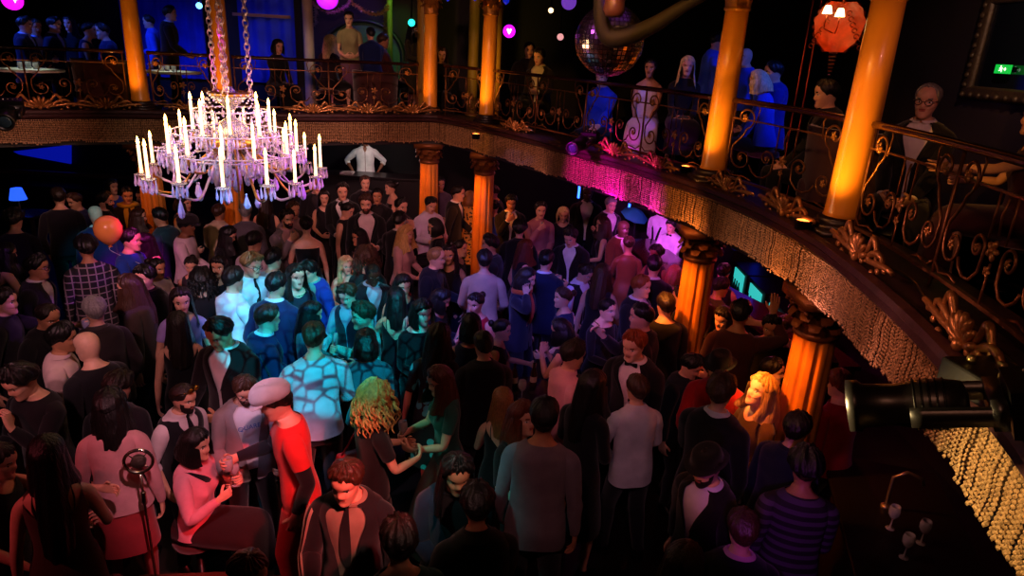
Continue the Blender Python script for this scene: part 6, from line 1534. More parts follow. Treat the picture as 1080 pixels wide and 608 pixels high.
P(6, 268, 110, 'f', 'fair', 'long:black', 'dress=#141018 neck=straps', 'dim bare-armed woman at the left edge behind the suited man', h=1.70)
P(4, 318, 70, 'm', 'fair', 'short:dark', 'shirt=#161218 sleeve=roll'+TR, 'man at the left edge holding a glass out in the dark', L='reach', h=1.76, hold=('L', 'tumbler', 'tumbler held out in the dark at the left edge'))
P(118, 197, 30, 'f', 'fair', 'bob:black', 'top=#3048b0 sleeve=long'+TR, 'woman in blue top at the very back left of the chandelier', h=1.68)
P(150, 208, -40, 'm', 'fair', 'short:dark', 'shirt=#2c50c0'+TR, 'man in bright blue shirt at the back left of the chandelier', h=1.78)
P(280, 214, 170, 'f', 'fair', 'long:dark', 'dress=#151118 neck=scoop', 'dim long-haired woman at the back under the chandelier', h=1.66)
P(333, 196, 20, 'm', 'fair', 'short:black', 'jacket=#120f14 shirt=#2c2428'+TR, 'dim man at the back between the chandelier and the booth', h=1.78)
P(700, 219, 150, 'm', 'fair', 'short:dark', 'shirt=#e4d4ec braces=#141018 sleeve=roll trousers=#111116', 'barman in white shirt and braces seen from behind', Rr='raise', L='holdlow', h=1.80)
P(708, 239, -30, 'm', 'fair', 'side:black', 'shirt=#e4d4e8 bow=#100c10 trousers=#111116', 'barman in white shirt and black bow tie', pitch=14, L='type', Rr='type', h=1.78)
P(858, 322, -88, 'm', 'fair', 'short:dark', 'shirt=#6a4a98 sleeve=roll collar=no'+TR, 'barman behind the large column reaching out a bare forearm', Rr='reach', h=1.76)
P(828, 343, 178, 'f', 'fair', 'bun:brown', 'top=#7a58a8 sleeve=half'+TR, 'woman in violet top working behind the bar', h=1.62)
# ---- the disc jockey (stands on a riser in the booth)
P(385, 147, 0, 'm', 'brown', 'buzz:black', 'shirt=#dcdcd8 open=1 sleeve=roll'+TR, 'disc jockey in white shirt with hands on hips in the booth', L='hip', Rr='hip', base=.50, h=1.78)
# ---- upper level
UB = FLOORZ-.04
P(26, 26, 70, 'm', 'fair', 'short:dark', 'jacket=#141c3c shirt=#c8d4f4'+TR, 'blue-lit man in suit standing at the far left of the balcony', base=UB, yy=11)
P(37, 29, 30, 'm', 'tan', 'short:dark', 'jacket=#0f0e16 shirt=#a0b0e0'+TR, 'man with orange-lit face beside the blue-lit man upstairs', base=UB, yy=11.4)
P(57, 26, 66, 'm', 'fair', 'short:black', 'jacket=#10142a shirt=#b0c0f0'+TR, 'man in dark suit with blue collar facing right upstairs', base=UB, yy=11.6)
P(73, 25, -30, 'f', 'fair', 'long:black', 'dress=#0e0c10 neck=crew sleeve=long', 'dim woman upstairs left of the seated couple', base=UB, yy=12.2)
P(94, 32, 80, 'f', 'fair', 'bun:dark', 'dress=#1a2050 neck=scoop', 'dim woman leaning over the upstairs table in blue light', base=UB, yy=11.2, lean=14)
P(108, 33, -80, 'm', 'fair', 'short:dark', 'shirt=#16204c collar=no'+TR, 'dim man facing the leaning woman upstairs', base=UB, yy=11.5)
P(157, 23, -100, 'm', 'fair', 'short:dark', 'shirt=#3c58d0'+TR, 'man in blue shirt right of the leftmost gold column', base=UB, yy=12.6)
P(179, 14, 84, 'm', 'fair', 'short:dark', 'jacket=#0d0b10 shirt=#c8ccd8'+TR, 'man in dark jacket standing side on against the blue curtain', base=UB, yy=12)
P(293, 49, 30, 'f', 'fair', 'bob:dark', 'dress=#120e14 neck=crew sleeve=long', 'seated woman with pink-lit hair against the blue curtain', base=UB, yy=12.4, L='lap', Rr='lap')
P(368, 20, 0, 'f', 'fair', 'bun:dark', 'tee=#8a7a58 skirt=#6a4a5c', 'standing server in grey-green T-shirt with hands clasped before the alcove', base=UB, yy=12.9, L='clasp', Rr='clasp', pitch=12)
P(348, 45, 150, 'f', 'fair', 'wavy:fairblond', 'dress=#1a0e16 neck=crew sleeve=long', 'seated woman with pink-lit blonde hair before the server', base=UB, yy=12.1, L='lap', Rr='lap')
P(391, 36, 196, 'm', 'fair', 'receding:dark', 'jacket=#12205a shirt=#182060'+TR, 'seated balding man in blue suit right of the server', base=UB, yy=12.2, L='lap', Rr='lap')
P(404, 43, 120, 'm', 'tan', 'short:brown', 'shirt=#4a1c18 collar=no'+TR, 'seated man with red-lit face beside the man in blue suit', base=UB, yy=12.6, L='lap', Rr='lap')
P(436, 32, 60, 'f', 'fair', 'long:black', 'dress=#3a3820 neck=crew sleeve=long', 'dim woman in olive dress by the thin olive pillar', base=UB, yy=13.6)
P(466, 58, 4, 'f', 'fair', 'wavy:brown', 'dress=#100c0c neck=crew sleeve=long', 'seated brown-haired woman just right of the slim corner column', base=UB, yy=12.5, L='lap', Rr='lap')
P(558, 53, 20, 'm', 'fair', 'short:dark', 'jacket=#2a2018 shirt=#3a3028'+TR, 'man in brown jacket behind the suited man, left of the mirror ball', base=UB, yy=11.6)
P(569, 60, -30, 'm', 'fair', 'side:dark', 'jacket=#241c18 shirt=#d8d0c0 vee=3'+TR, 'man in open jacket and white shirt left of the mirror ball', base=UB, yy=11.2, pitch=14)
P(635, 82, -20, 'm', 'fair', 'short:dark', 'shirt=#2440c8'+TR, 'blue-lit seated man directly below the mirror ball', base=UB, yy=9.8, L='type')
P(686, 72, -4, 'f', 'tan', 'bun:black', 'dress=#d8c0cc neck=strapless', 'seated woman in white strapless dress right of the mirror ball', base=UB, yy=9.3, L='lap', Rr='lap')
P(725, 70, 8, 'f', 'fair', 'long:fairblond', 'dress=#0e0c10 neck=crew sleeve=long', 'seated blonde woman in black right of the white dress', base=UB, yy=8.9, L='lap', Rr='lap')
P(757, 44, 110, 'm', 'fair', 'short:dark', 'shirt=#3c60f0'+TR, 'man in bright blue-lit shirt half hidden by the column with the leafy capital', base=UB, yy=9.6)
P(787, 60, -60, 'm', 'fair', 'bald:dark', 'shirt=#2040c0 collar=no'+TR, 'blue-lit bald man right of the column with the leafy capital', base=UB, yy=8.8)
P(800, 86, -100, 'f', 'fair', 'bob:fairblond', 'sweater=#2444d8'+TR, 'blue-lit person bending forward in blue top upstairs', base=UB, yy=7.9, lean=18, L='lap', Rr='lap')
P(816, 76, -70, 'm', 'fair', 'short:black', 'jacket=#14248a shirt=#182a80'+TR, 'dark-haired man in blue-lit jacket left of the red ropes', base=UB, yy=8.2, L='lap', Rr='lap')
P(872, 99, -76, 'm', 'fair', 'short:black', 'jacket=#0e0d12 shirt=#15141c'+TR, 'seated man in profile just left of the thickest column', base=UB, yy=6.3, L='lap', Rr='lap')
P(978, 107, -6, 'm', 'fair', 'receding:grey', 'jacket=#0f0d10 shirt=#d8cccc glasses=#201010 vee=4'+TR, 'older man in glasses and dark suit behind the nearest railing', base=UB, yy=5.1, L='lap', Rr='lap')
P(1098, 124, -70, 'f', 'fair', 'bun:dark', 'dress=#40181c neck=scoop', 'woman at the right edge resting a pink-lit bare arm on the rail', base=UB, yy=4.5, L='reach', Rr='holdout')
# ---- special cloths
def custom(name, fn):
    m = bpy.data.materials.new(name); m.use_nodes = True; nt = m.node_tree; b = nt.nodes['Principled BSDF']; b.inputs['Roughness'].default_value = .8
    tc = nt.nodes.new('ShaderNodeTexCoord'); fn(nt, b, tc, nt.links.new); CUSTOM[name.split('_')[0]] = m
def ramp(nt, cols):
    r = nt.nodes.new('ShaderNodeValToRGB'); r.color_ramp.interpolation = 'CONSTANT'
    while len(r.color_ramp.elements) < len(cols): r.color_ramp.elements.new(.5)
    for e, (p, c) in zip(r.color_ramp.elements, cols): e.position = p; e.color = (*hexc(c), 1)
    return r
def _stripe(nt, b, tc, L):
    w = nt.nodes.new('ShaderNodeTexWave'); w.bands_direction = 'Z'; w.inputs['Scale'].default_value = 5.2; L(tc.outputs['Object'], w.inputs['Vector'])
    r = ramp(nt, [(0, '#1c1220'), (.55, '#4a3858')]); L(w.outputs['Fac'], r.inputs['Fac']); L(r.outputs['Color'], b.inputs['Base Color'])
def _plaid(nt, b, tc, L):
    mx = []
    for d, s in (('Z', 4.2), ('X', 4.2)):
        w = nt.nodes.new('ShaderNodeTexWave'); w.bands_direction = d; w.inputs['Scale'].default_value = s; L(tc.outputs['Object'], w.inputs['Vector'])
        r = ramp(nt, [(0, '#141016'), (.93, '#8a7880')]); L(w.outputs['Fac'], r.inputs['Fac']); mx.append(r)
    m = nt.nodes.new('ShaderNodeMixRGB'); m.blend_type = 'LIGHTEN'; m.inputs[0].default_value = 1; L(mx[0].outputs['Color'], m.inputs[1]); L(mx[1].outputs['Color'], m.inputs[2]); L(m.outputs[0], b.inputs['Base Color'])
def _floral(nt, b, tc, L):
    v = nt.nodes.new('ShaderNodeTexVoronoi'); v.inputs['Scale'].default_value = 9; L(tc.outputs['Object'], v.inputs['Vector'])
    r = ramp(nt, [(0, '#40b8c0'), (.33, '#10161c')]); L(v.outputs['Distance'], r.inputs['Fac']); L(r.outputs['Color'], b.inputs['Base Color'])
def _lace(nt, b, tc, L):
    v = nt.nodes.new('ShaderNodeTexVoronoi'); v.inputs['Scale'].default_value = 22; L(tc.outputs['Object'], v.inputs['Vector'])
    r = ramp(nt, [(0, '#2a1c10'), (.4, '#c09040')]); L(v.outputs['Distance'], r.inputs['Fac']); L(r.outputs['Color'], b.inputs['Base Color'])
for n_, f_ in (('stripe_knit', _stripe), ('plaid_cloth', _plaid), ('floral_cloth', _floral), ('lace_cloth', _lace)): custom(n_, f_)
# ---- place everyone: the head fixes the line of sight, the body height fixes the distance along it
idle = ['down', 'down', 'hold', 'holdlow', 'pocket', 'clasp', 'down', 'back', 'hold']
rng = random.Random(5)
for i, s in enumerate(SPEC):
    p = s['pose']
    for k in ('L', 'Rr'):
        if k not in p: p[k] = rng.choice(idle if s['sex'] == 'm' or k == 'L' else ['down', 'hold', 'clasp', 'holdlow'])
    p.setdefault('stance', rng.uniform(.0, .06)); p.setdefault('stag', rng.uniform(-.07, .07)); p.setdefault('pitch', rng.uniform(2, 14)); p.setdefault('lean', rng.uniform(1, 6)); p.setdefault('yaw', rng.uniform(-8, 8)); p.setdefault('twist', rng.uniform(-6, 6))
    if s['yy'] is not None:      # upstairs: the distance is known, so stand or sit them under the head
        z = aty(s['px'], s['py'], s['yy'])[2]-s['base']
        if z < 1.40:
            s['S'] = 1.0 if s['sex'] == 'm' else .95; p['seat'] = True; p['stag'] = 0
            B0 = Body(s['sex'], Pose(**p)); p['seath'] = .47+z/s['S']-B0.hc[2]; s['seath'] = p['seath']*s['S']-.055
        B0 = Body(s['sex'], Pose(**p)); s['S'] = z/B0.hc[2]; s['B'] = B0; continue
    s['B'] = Body(s['sex'], Pose(**p)); s['S'] = s['h']/1.75
def place(s, S):
    hc = s['B'].hc*S; z = s['base']+hc[2]
    w = at(s['px'], s['py'], z) if s['yy'] is None else aty(s['px'], s['py'], s['yy']); a = math.radians(s['face'])+math.atan2(-w[0], w[1])
    xy = w[:2]-(rz(a)[:2, :2]@hc[:2]); return xy, a
pos = [place(s, s['S'])[0] for s in SPEC]
def cost(i, xy):
    c = 0
    for j, q in enumerate(pos):
        if j != i and abs(SPEC[j]['base']-SPEC[i]['base']) < .4:
            d = math.hypot(*(q-xy)); c += max(0, .50-d)**2*10 + max(0, .34-d)**2*60
    if SPEC[i]['base'] == 0:
        for k in COLS:
            cpos = EP(k, .22)[0]; d = math.hypot(*(cpos-xy)); c += max(0, .42-d)**2*30
        d = np.min(np.hypot(Q_[:, 0]+nr[:, 0]*.25-xy[0], Q_[:, 1]+nr[:, 1]*.25-xy[1])); c += max(0, .50-d)**2*30
        d = math.hypot(ht[0]-xy[0], ht[1]-xy[1]); c += max(0, .5-d)**2*20
    return c
for it in range(5):
    for i, s in enumerate(SPEC):
        lo, hi = (.91, 1.09) if s['sex'] == 'm' else (.87, 1.02)
        if s['base'] or s['yy'] is not None: continue
        best = None
        for S in np.linspace(lo, hi, 25):
            xy, a = place(s, S); c = cost(i, xy)+((S-s['h']/1.75)*1.6)**2
            if best is None or c < best[0]: best = (c, S, xy)
        s['S'] = best[1]; pos[i] = best[2]
BYLABEL = {}
for i, s in enumerate(SPEC):
    xy, a = place(s, s['S'])
    far = s['py'] < 330
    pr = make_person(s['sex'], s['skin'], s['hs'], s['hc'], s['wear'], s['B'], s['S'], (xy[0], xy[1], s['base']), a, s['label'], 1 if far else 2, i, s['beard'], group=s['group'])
    if s['hold']:
        sd = 1 if s['hold'][0] == 'L' else -1
        c, hd, th, n = hand_frame(pr, sd); kd = s['hold'][1]; Zv = unit(np.array([0, 0, 1.])*.8+th*.35)
        if kd == 'phone':
            mb = MB(); mb.box((-.037, -.005, -.07), (.037, .005, .07)); o = mb.build('phone', mat('phone_black', '#101012', .2), bevel=.004, smooth=False)
            m2 = MB(); m2.box((-.034, -.0065, -.066), (.034, -.0052, .066)); m2.build('screen', mat('phone_screen', '#304060', .2, emit='#5070a0', estr=.5), o, smooth=False)
            u = unit(n); w_ = unit(Zv-u*(Zv@u)); x_ = np.cross(u, w_)*1.0
            o.matrix_world = Matrix(((x_[0], u[0], w_[0], c[0]), (x_[1], u[1], w_[1], c[1]), (x_[2], u[2], w_[2], c[2]), (0, 0, 0, 1))); tag(o, s['hold'][2], 'phone')
        else:
            hgt = {'tumbler': .05, 'wine': .05, 'flute': .06}[kd]
            x_ = unit(np.cross((0, 1., 0), Zv)); y_ = np.cross(Zv, x_); p0 = c-Zv*hgt
            o = glass_obj({'tumbler': 'tumbler_glass', 'wine': 'wine_glass', 'flute': 'champagne_flute'}[kd], kd, (0, 0, 0), s['hold'][2], 'glass')
            o.matrix_world = Matrix(((x_[0], y_[0], Zv[0], p0[0]), (x_[1], y_[1], Zv[1], p0[1]), (x_[2], y_[2], Zv[2], p0[2]), (0, 0, 0, 1)))
    BYLABEL[s['label']] = pr
    if s.get('seath'):
        z = s['seath']; c = xy+rz(a)[:2, :2]@np.array([0, .02])
        root = empty('stool', (c[0], c[1], s['base']), a, 'upholstered stool under the '+' '.join(s['label'].split()[:9]), 'stool', 'stools on the balcony')
        mb = MB(); mb.lathe([(.16, z-.075), (.175, z-.06), (.175, z-.015), (.15, z)], 20); mb.build('seat', mat('velvet', '#3a1210', .8, sheen=.4, vary=.2, vscale=8), root)
        mb = MB(); mb.lathe([(.15, 0), (.15, .015), (.03, .03), (.025, z-.07)], 16); mb.build('pedestal', BLK, root)
# lettering on the white T-shirt
for o, B, S, txt in PRINTS:
    cu = bpy.data.curves.new('lettering', 'FONT'); cu.body = txt; cu.size = .050; cu.align_x = 'CENTER'; cu.align_y = 'CENTER'; cu.extrude = .001
    t0 = bpy.data.objects.new('lettering_curve', cu); link(t0); bpy.context.view_layer.update()
    me = bpy.data.meshes.new_from_object(t0.evaluated_get(bpy.context.evaluated_depsgraph_get())); bpy.data.objects.remove(t0)
    t = bpy.data.objects.new('lettering', me); link(t, o); me.materials.clear(); me.materials.append(mat('blue_print', '#2a4a9a', .7))
    c = B.tor(7.4, 0, .016)*S; c2 = B.tor(6.2, 0, .016)*S
    up = unit(c-c2); n_ = unit(np.cross(np.array([1., 0, 0]), up)); x_ = np.cross(up, n_)
    c = B.tor(6.3, 0, .034)*S
    t.matrix_local = Matrix(((x_[0], up[0], n_[0], c[0]), (x_[1], up[1], n_[1], c[1]), (x_[2], up[2], n_[2], c[2]), (0, 0, 0, 1)))
# the balloon, held by its string
pr = BYLABEL['man in blue shirt with magenta-lit face holding the balloon']
c, hd, th, n = hand_frame(pr, -1)
bz = aty(114, 243, c[1]-.05); root = empty('balloon', tuple(bz), 0, 'orange round balloon over the crowd at the left', 'balloon')
mb = MB(); mb.lathe([(.001, .165), (.06, .155), (.115, .115), (.145, .04), (.142, -.03), (.11, -.095), (.06, -.145), (.02, -.17), (.012, -.178), (.024, -.19), (.001, -.186)], 26); mb.build('skin', mat('balloon_rubber', '#ffa050', .25, emit='#ff3a10', estr=.0, trans=.0), root)
mb = MB(); mb.tube(catmull(np.array([(0, 0, -.185), (.02, 0, -.25), tuple(c-bz)]), 5), .003, 4); mb.build('string', mat('white_string', '#d8d8d8', .7), root)
# wine bottle rising out of the group in cyan light
w = at(403, 318, 1.30)
# ------------------------------------------------------------------ light
w = SC.world = bpy.data.worlds.new('room_air'); w.use_nodes = True
w.node_tree.nodes['Background'].inputs[0].default_value = (.10, .045, .07, 1); w.node_tree.nodes['Background'].inputs[1].default_value = .06
def spot(src, dst, energy, col, ang=30, blend=.6, soft=.05, name='stage_spot'):
    l = bpy.data.lights.new(name, 'SPOT'); l.energy = energy; l.color = col; l.spot_size = math.radians(ang); l.spot_blend = blend; l.shadow_soft_size = soft
    o = bpy.data.objects.new(name, l); link(o); o.location = src
    d = Vector(dst)-Vector(src); o.rotation_euler = d.to_track_quat('-Z', 'Y').to_euler(); return o
def point(loc, energy, col, soft=.1, name='lamp_glow'):
    l = bpy.data.lights.new(name, 'POINT'); l.energy = energy; l.color = col; l.shadow_soft_size = soft
    o = bpy.data.objects.new(name, l); link(o); o.location = loc; return o
def onhead(px, py, z=1.5): return tuple(at(px, py, z))
RED, PINK, MAG, CYAN, BLUE, ORA, WARM, VIO = (1, .05, .06), (1, .38, .45), (1, .03, .75), (.0, .75, 1), (.02, .08, 1), (1, .28, .03), (1, .62, .30), (.45, .12, 1)
# candles
for k in range(6):
    a = k*PI/3+.3; point((CX0+.55*math.cos(a), CY0+.55*math.sin(a), 3.42), 5, (1, .66, .36), .12, 'candle_glow')
spot((2.0, 5.6, 5.2), (CX0+.15, CY0, 3.0), 1100, (.5, .08, 1), 22, name='violet_spot')
spot((-3.4, 1.5, 5.2), (CX0-.1, CY0, 2.70), 420, (.05, .55, 1), 12, name='cyan_spot')
spot((-6.5, 3.0, 5.2), (CX0, CY0, 3.1), 260, (1, .3, .6), 24, name='pink_spot')
# cyan gobo on the broad man
def gobo(o, sc=9.):
    l = o.data; l.use_nodes = True; nt = l.node_tree; em = nt.nodes['Emission']
    tc = nt.nodes.new('ShaderNodeTexCoord'); vd = nt.nodes.new('ShaderNodeVectorMath'); vd.operation = 'DIVIDE'
    sep = nt.nodes.new('ShaderNodeSeparateXYZ'); cmb = nt.nodes.new('ShaderNodeCombineXYZ')
    nt.links.new(tc.outputs['Normal'], sep.inputs[0])
    for i in range(3): nt.links.new(sep.outputs['Z'], cmb.inputs[i])
    nt.links.new(tc.outputs['Normal'], vd.inputs[0]); nt.links.new(cmb.outputs[0], vd.inputs[1])
    v = nt.nodes.new('ShaderNodeTexVoronoi'); v.feature = 'DISTANCE_TO_EDGE'; v.inputs['Scale'].default_value = sc; nt.links.new(vd.outputs[0], v.inputs['Vector'])
    r = nt.nodes.new('ShaderNodeValToRGB'); r.color_ramp.elements[0].position = .03; r.color_ramp.elements[0].color = (.06, .06, .10, 1); r.color_ramp.elements[1].position = .085; r.color_ramp.elements[1].color = (1, 1, 1, 1)
    nt.links.new(v.outputs['Distance'], r.inputs['Fac']); m = nt.nodes.new('ShaderNodeMixRGB'); m.blend_type = 'MULTIPLY'; m.inputs[0].default_value = 1
    nt.links.new(r.outputs['Color'], m.inputs[1]); m.inputs[2].default_value = (1, 1, 1, 1); nt.links.new(m.outputs[0], em.inputs['Color'])
g1 = spot((.2, .6, 5.2), onhead(338, 350, 1.40), 2100, CYAN, 17, .2, .008, 'gobo_spot'); gobo(g1, 48)
spot((1.2, 4.2, 5.3), onhead(350, 318), 504, (.0, .85, .95), 17, .5, .06, 'cyan_spot')
spot((-.5, 2.2, 5.3), onhead(262, 312), 1040, (.35, .6, 1), 13, .6, .06, 'cold_spot')
spot((-2.6, 2.4, 5.3), onhead(295, 325), 528, (.02, .25, 1), 16, .6, .06, 'blue_spot')
spot((1.0, 2.6, 5.3), onhead(285, 340), 240, (.0, .8, 1), 10, .6, .06, 'cyan_spot')
spot((-1.6, 3.4, 5.3), onhead(520, 305), 672, (.10, .14, 1), 20, .7, .06, 'blue_spot')
spot((-.2, 1.0, 5.3), onhead(600, 300), 1069.2, (.25, .16, 1), 20, .8, .06, 'violet_blue_spot')
spot((-1.0, 5.8, 5.3), onhead(452, 330), 421.2, (.25, .2, 1), 12, .6, .06, 'violet_blue_spot')
spot((1.2, 6.0, 5.3), onhead(520, 222), 672, (.05, .15, 1), 7, .4, .06, 'blue_spot')
# magenta group on the left
spot((-1.5, 4.5, 5.35), onhead(152, 259), 2420, (1, .02, .6), 8.5, .6, .06, 'magenta_spot')
spot((-2.5, 4.0, 5.3), onhead(97, 238, 1.6), 504, (.0, .8, 1), 7, .5, .06, 'cyan_spot')
spot((-4.6, 4.0, 5.3), onhead(158, 240), 192, (.0, .75, 1), 7, .5, .06, 'cyan_spot')
# pink wash over the back and the left
spot((-2.8, .6, 5.3), onhead(205, 260), 960, (1, .42, .55), 24, .9, .1, 'pink_wash')
spot((-.6, 1.2, 5.3), onhead(410, 235), 850, (1, .34, .42), 26, .9, .1, 'pink_wash')
spot((-2.2, .2, 5.3), onhead(80, 375), 400, (1, .45, .50), 24, .8, .1, 'pink_wash')
spot((-5.2, 1.0, 4.6), onhead(175, 480, 1.2), 201.96, (1, .12, .16), 26, .7, .06, 'red_wash')
spot((-.2, 1.4, 5.2), onhead(215, 465, 1.3), 612, (1, .42, .52), 18, .7, .06, 'pink_wash')
spot((1.0, 1.2, 4.6), onhead(302, 545, .7), 1280, RED, 17, .6, .05, 'red_spot')
spot((-3.0, 1.6, 5.2), onhead(276, 428, 1.5), 420, (.62, .58, 1), 9, .5, .05, 'cold_spot')
spot((-1.8, 1.6, 5.2), onhead(470, 500, 1.3), 255, (.1, .85, .8), 15, .8, .06, 'teal_wash')
spot((1.0, .8, 5.2), onhead(380, 520, 1.3), 517.44, (1, .5, .42), 16, .8, .06, 'warm_wash')
spot((1.6, 2.2, 5.2), onhead(430, 440, 1.3), 112.2, (1, .25, .22), 16, .8, .06, 'red_wash')
spot((-2.4, 2.2, 5.3), onhead(400, 425, 1.5), 400, (.1, 1, .75), 9, .8, .06, 'green_spot')
spot((-.4, .2, 5.2), onhead(590, 470, 1.3), 105.6, (1, .38, .40), 22, .8, .06, 'dim_wash')
spot((-1.6, 2.0, 5.3), onhead(640, 375, 1.5), 244.8, (1, .20, .26), 18, .8, .06, 'red_wash')
spot((.4, .0, 5.2), onhead(690, 450, 1.3), 67.5, (.9, .5, .75), 18, .8, .06, 'lilac_wash')
spot((3.4, 5.6, 2.3), onhead(770, 400, 1.5), 27.5, (1, .10, .04), 50, .7, .05, 'bar_red')
spot((1.2, 4.4, 2.3), onhead(803, 415, 1.55), 91, (1, .58, .14), 26, .6, .04, 'bar_gold')
spot((.3, 5.5, 4.4), onhead(738, 330, 1.5), 180, (1, .26, .06), 22, .7, .05, 'orange_spot')
spot((.9, 2.0, 2.35), onhead(825, 525, 1.4), 25.92, (.75, .12, 1), 34, .8, .05, 'violet_spot')
spot((1.2, 7.6, 2.4), onhead(704, 235, 1.3), 572, (.85, .12, 1), 34, .6, .05, 'bar_violet')
point((2.9, 8.6, 2.2), 22, (1, .12, .4), .1, 'bar_pink')
point((3.2, 7.0, 2.1), 14, (1, .06, .06), .1, 'bar_red')
point((-2.4, 12.6, 2.3), 10, (1, .5, .5), .1, 'booth_lamp')
spot((dj[0]+.5, 11.8, 2.4), (dj[0], 13.4, 1.9), 40, (1, .95, .9), 50, .6, .05, 'booth_lamp')
point((.3, 12.0, 2.2), 10, (1, .15, .2), .1, 'far_red'); point((-6.5, 12.3, 2.2), 10, (.1, .2, 1), .1, 'far_blue')
# columns: amber uplights at their feet, downlights below
E_COL = [240, 170, 170, 380, 420, 520]
for i, s in enumerate(COLS):
    p, t, n = EP(s, -.10); q = EP(s, .22)[0]
    toc = unit(CAM[:2]-q); b_ = q+toc*.45+np.array([toc[1], -toc[0]])*.25
    spot((b_[0], b_[1], 2.98), (q[0], q[1], 3.75), E_COL[i]*.16, (1, .40, .05) if i > 2 else (1, .36, .06), 70, .9, .03, 'column_uplight')
    m_ = q+toc*3.2+np.array([toc[1], -toc[0]])*1.6
    spot((m_[0], m_[1], 4.9), (q[0], q[1], 3.75), [150, 90, 110, 200, 230, 250][i], (1, .40, .05), 22, .5, .03, 'column_spot')
    b2 = q+toc*.60+np.array([toc[1], -toc[0]])*.55
    spot((b2[0], b2[1], 2.40), (q[0], q[1], 1.4), [20, 20, 40, 110, 140, 110][i], (1, .22, .02), 60, .8, .03, 'column_downlight')
# fringe
def fr(px, py, e, col, ang=30, d=1.1, z=2.64, up=.5):
    c = at(px, py, z); c[2] = z; s = sp(px, py, z); p, t, n = EP(s, -d); q = EP(s, 0)[0]
    spot((p[0], p[1], z+up), (q[0], q[1], z), e*1.6, col, ang, .7, .03, 'fringe_spot')
fr(655, 184, 120, (1, .0, .8), 60); fr(690, 200, 60, (1, .02, .75), 50); fr(738, 216, 26, (1, .30, .05), 46); fr(835, 278, 14, (1, .28, .06), 50)
fr(900, 330, 22, (1, .34, .28), 80); fr(980, 400, 20, (1, .34, .24), 60); fr(1050, 530, 85, (1, .68, .28), 70, 1.0, 2.64, .2); fr(505, 150, 22, (1, .35, .08), 30); fr(340, 135, 16, (1, .42, .40), 100); fr(40, 150, 14, (1, .38, .3), 90); fr(585, 160, 12, (1, .34, .25), 70)
# upper level
spot((-7.2, 11.6, 5.2), (-7.2, 14.8, 3.6), 27.3, (.02, .06, 1), 80, .8, .1, 'blue_wall_wash')
spot((-9.2, 10.0, 5.2), (-8.0, 11.5, 4.0), 420, (.03, .10, 1), 60, .8, .1, 'blue_wash')
spot((-5.2, 12.4, 5.2), (-5.3, 14.8, 3.8), 13.65, (.03, .10, 1), 60, .8, .1, 'blue_wall_wash')
spot((-3.2, 13.2, 5.2), (-3.6, 14.9, 4.1), 60, (.3, .12, 1), 60, .8, .1, 'violet_wash')
spot((-2.4, 13.6, 5.2), (-2.7, 14.9, 4.0), 40, (.3, 1, .2), 50, .8, .1, 'green_wash')
spot((-3.8, 11.0, 5.2), (-3.3, 12.6, 4.1), 57.6, (1, .75, .45), 22, .8, .05, 'server_lamp')
spot((-4.6, 11.4, 4.6), (-3.6, 12.3, 3.5), 30, (1, .15, .45), 40, .8, .05, 'pink_lamp')
spot((-1.4, 13.6, 5.2), (-2.6, 12.4, 3.7), 60, (.1, .2, 1), 30, .8, .05, 'blue_lamp')
spot((-3.6, 13.0, 3.0), (-4.6, 14.2, 3.8), 30, (1, .75, .6), 40, .8, .05, 'pillar_lamp')
spot((-.6, 11.6, 3.2), (-.8, 13.6, 4.0), 50, (1, .65, .1), 60, .8, .05, 'pillar_lamp')
spot((3.9, 6.2, 5.2), (2.9, 8.4, 3.6), 240, (.03, .10, 1), 44, .8, .05, 'blue_lamp')
spot((1.0, 6.4, 5.2), (1.1, 9.0, 3.66), 135, (.03, .15, 1), 20, .6, .05, 'blue_lamp')
spot((.6, 8.0, 5.2), (1.6, 8.7, 3.6), 30, (1, .4, .4), 50, .8, .05, 'dim_lamp')
point((lp[0]-.1, lp[1]-.2, lp[2]-.05), 1.6, (1, .20, .03), .08, 'hanging_lamp_glow')
spot((2.4, 3.0, 4.9), (2.7, 5.0, 3.9), 26, (1, .35, .35), 40, .8, .05, 'pink_lamp')
for tt in (T1, T2): spot((tt[0], tt[1]-.3, 4.4), (tt[0], tt[1], 3.3), 24, (.9, 1, .85), 34, .5, .05, 'table_lamp_spot')
spot((tb3[0]-.2, tb3[1]-.3, tb3[2]+1.3), (tb3[0], tb3[1], tb3[2]+.5), 14, (.9, 1, .75), 34, .5, .05, 'table_lamp_spot')
spot((.2, .6, 4.9), (2.6, 3.4, 3.1), 61.2, (1, .38, .22), 60, .8, .08, 'rail_wash')
spot((-1.2, 5.0, 5.3), (-2.4, 11.0, 3.3), 432, (1, .42, .34), 50, .8, .08, 'rail_wash')
spot((-.8, 4.6, 5.3), (.9, 8.0, 3.2), 110, (1, .34, .30), 44, .8, .08, 'rail_wash')
spot((-1.0, 3.0, 5.2), (1.9, 5.4, 3.1), 126, (1, .38, .20), 40, .8, .08, 'rail_wash')
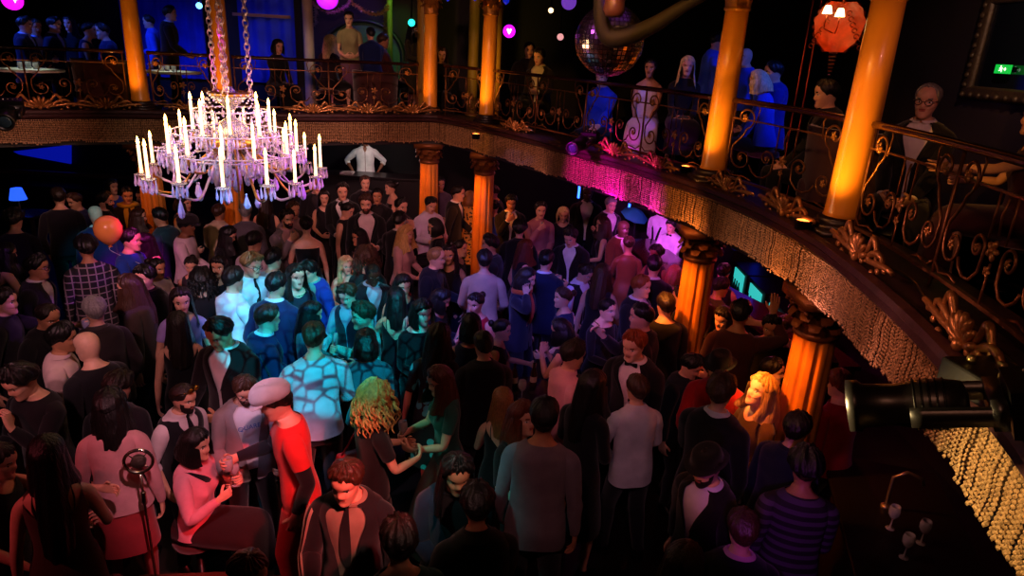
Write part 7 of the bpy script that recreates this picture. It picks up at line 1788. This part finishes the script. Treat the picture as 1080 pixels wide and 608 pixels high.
spot((.0, 3.4, 5.2), tuple(mbc), 225, (1, .35, .3), 16, .5, .04, 'ball_spot'); spot((2.0, 3.8, 5.2), tuple(mbc), 60, (1, .5, .15), 16, .5, .04, 'ball_spot'); spot((-1.2, 4.8, 5.1), tuple(mbc), 60, (.7, .1, 1), 16, .5, .04, 'ball_spot')

for px, py, e, col in ((30, 150, 150, (1, .52, .46)), (180, 140, 120, (1, .55, .5)), (350, 138, 190, (1, .5, .5)), (470, 140, 150, (1, .38, .30)), (560, 158, 130, (1, .36, .32)), (640, 185, 60, (1, .3, .4)), (790, 250, 26, (1, .40, .22)), (880, 320, 36, (1, .34, .30)), (950, 385, 30, (1, .34, .28))):
    q = at(px, py, 2.65); spot((-1.9, 4.4, 5.2), tuple(q), e*(3.6 if px < 600 else 2.0), col, 16, .9, .05, 'fringe_wash')

spot((3.6, 5.6, 5.0), (4.6, 6.9, 4.2), 110, (1, .6, .4), 70, .8, .05, 'frame_fill')  # unseen fill added to brighten the carved frame
spot((-6.4, 10.2, 5.2), (-6.6, 12.2, 3.9), 160, (.03, .10, 1), 46, .8, .05, 'blue_wash')
spot((-2.6, 3.0, 5.3), onhead(480, 300), 500, (.10, .16, 1), 16, .8, .06, 'blue_spot')

spot((-.6, 2.8, 5.3), onhead(557, 300), 420, (.06, .12, 1), 7, .6, .05, 'blue_spot')
spot((-1.4, 3.0, 5.3), onhead(592, 335), 380, (.12, .12, 1), 7, .6, .05, 'blue_spot')
spot((-.6, 2.2, 5.3), onhead(643, 335), 300, (.45, .2, 1), 8, .6, .05, 'violet_spot')
spot((-1.0, 2.4, 5.3), onhead(503, 328), 300, (.5, .18, 1), 8, .6, .05, 'violet_spot')
spot((-1.2, 1.6, 5.3), onhead(447, 335), 200, (.4, .3, 1), 8, .6, .05, 'violet_spot')
spot((-1.0, 1.0, 4.6), tuple(mc), 26, (1, .72, .5), 8, .6, .05, 'microphone_spot')

spot((-2.6, 1.2, 5.2), onhead(75, 382), 240, (1, .45, .5), 9, .7, .05, 'pink_spot')

spot((-2.0, 2.2, 5.2), onhead(541, 505, 1.2), 150, (0, .8, 1), 4.5, .4, .05, 'cyan_spot')
spot((.3, 2.4, 2.6), onhead(743, 500, 1.6), 22, (1, .25, .12), 22, .7, .05, 'red_spot')
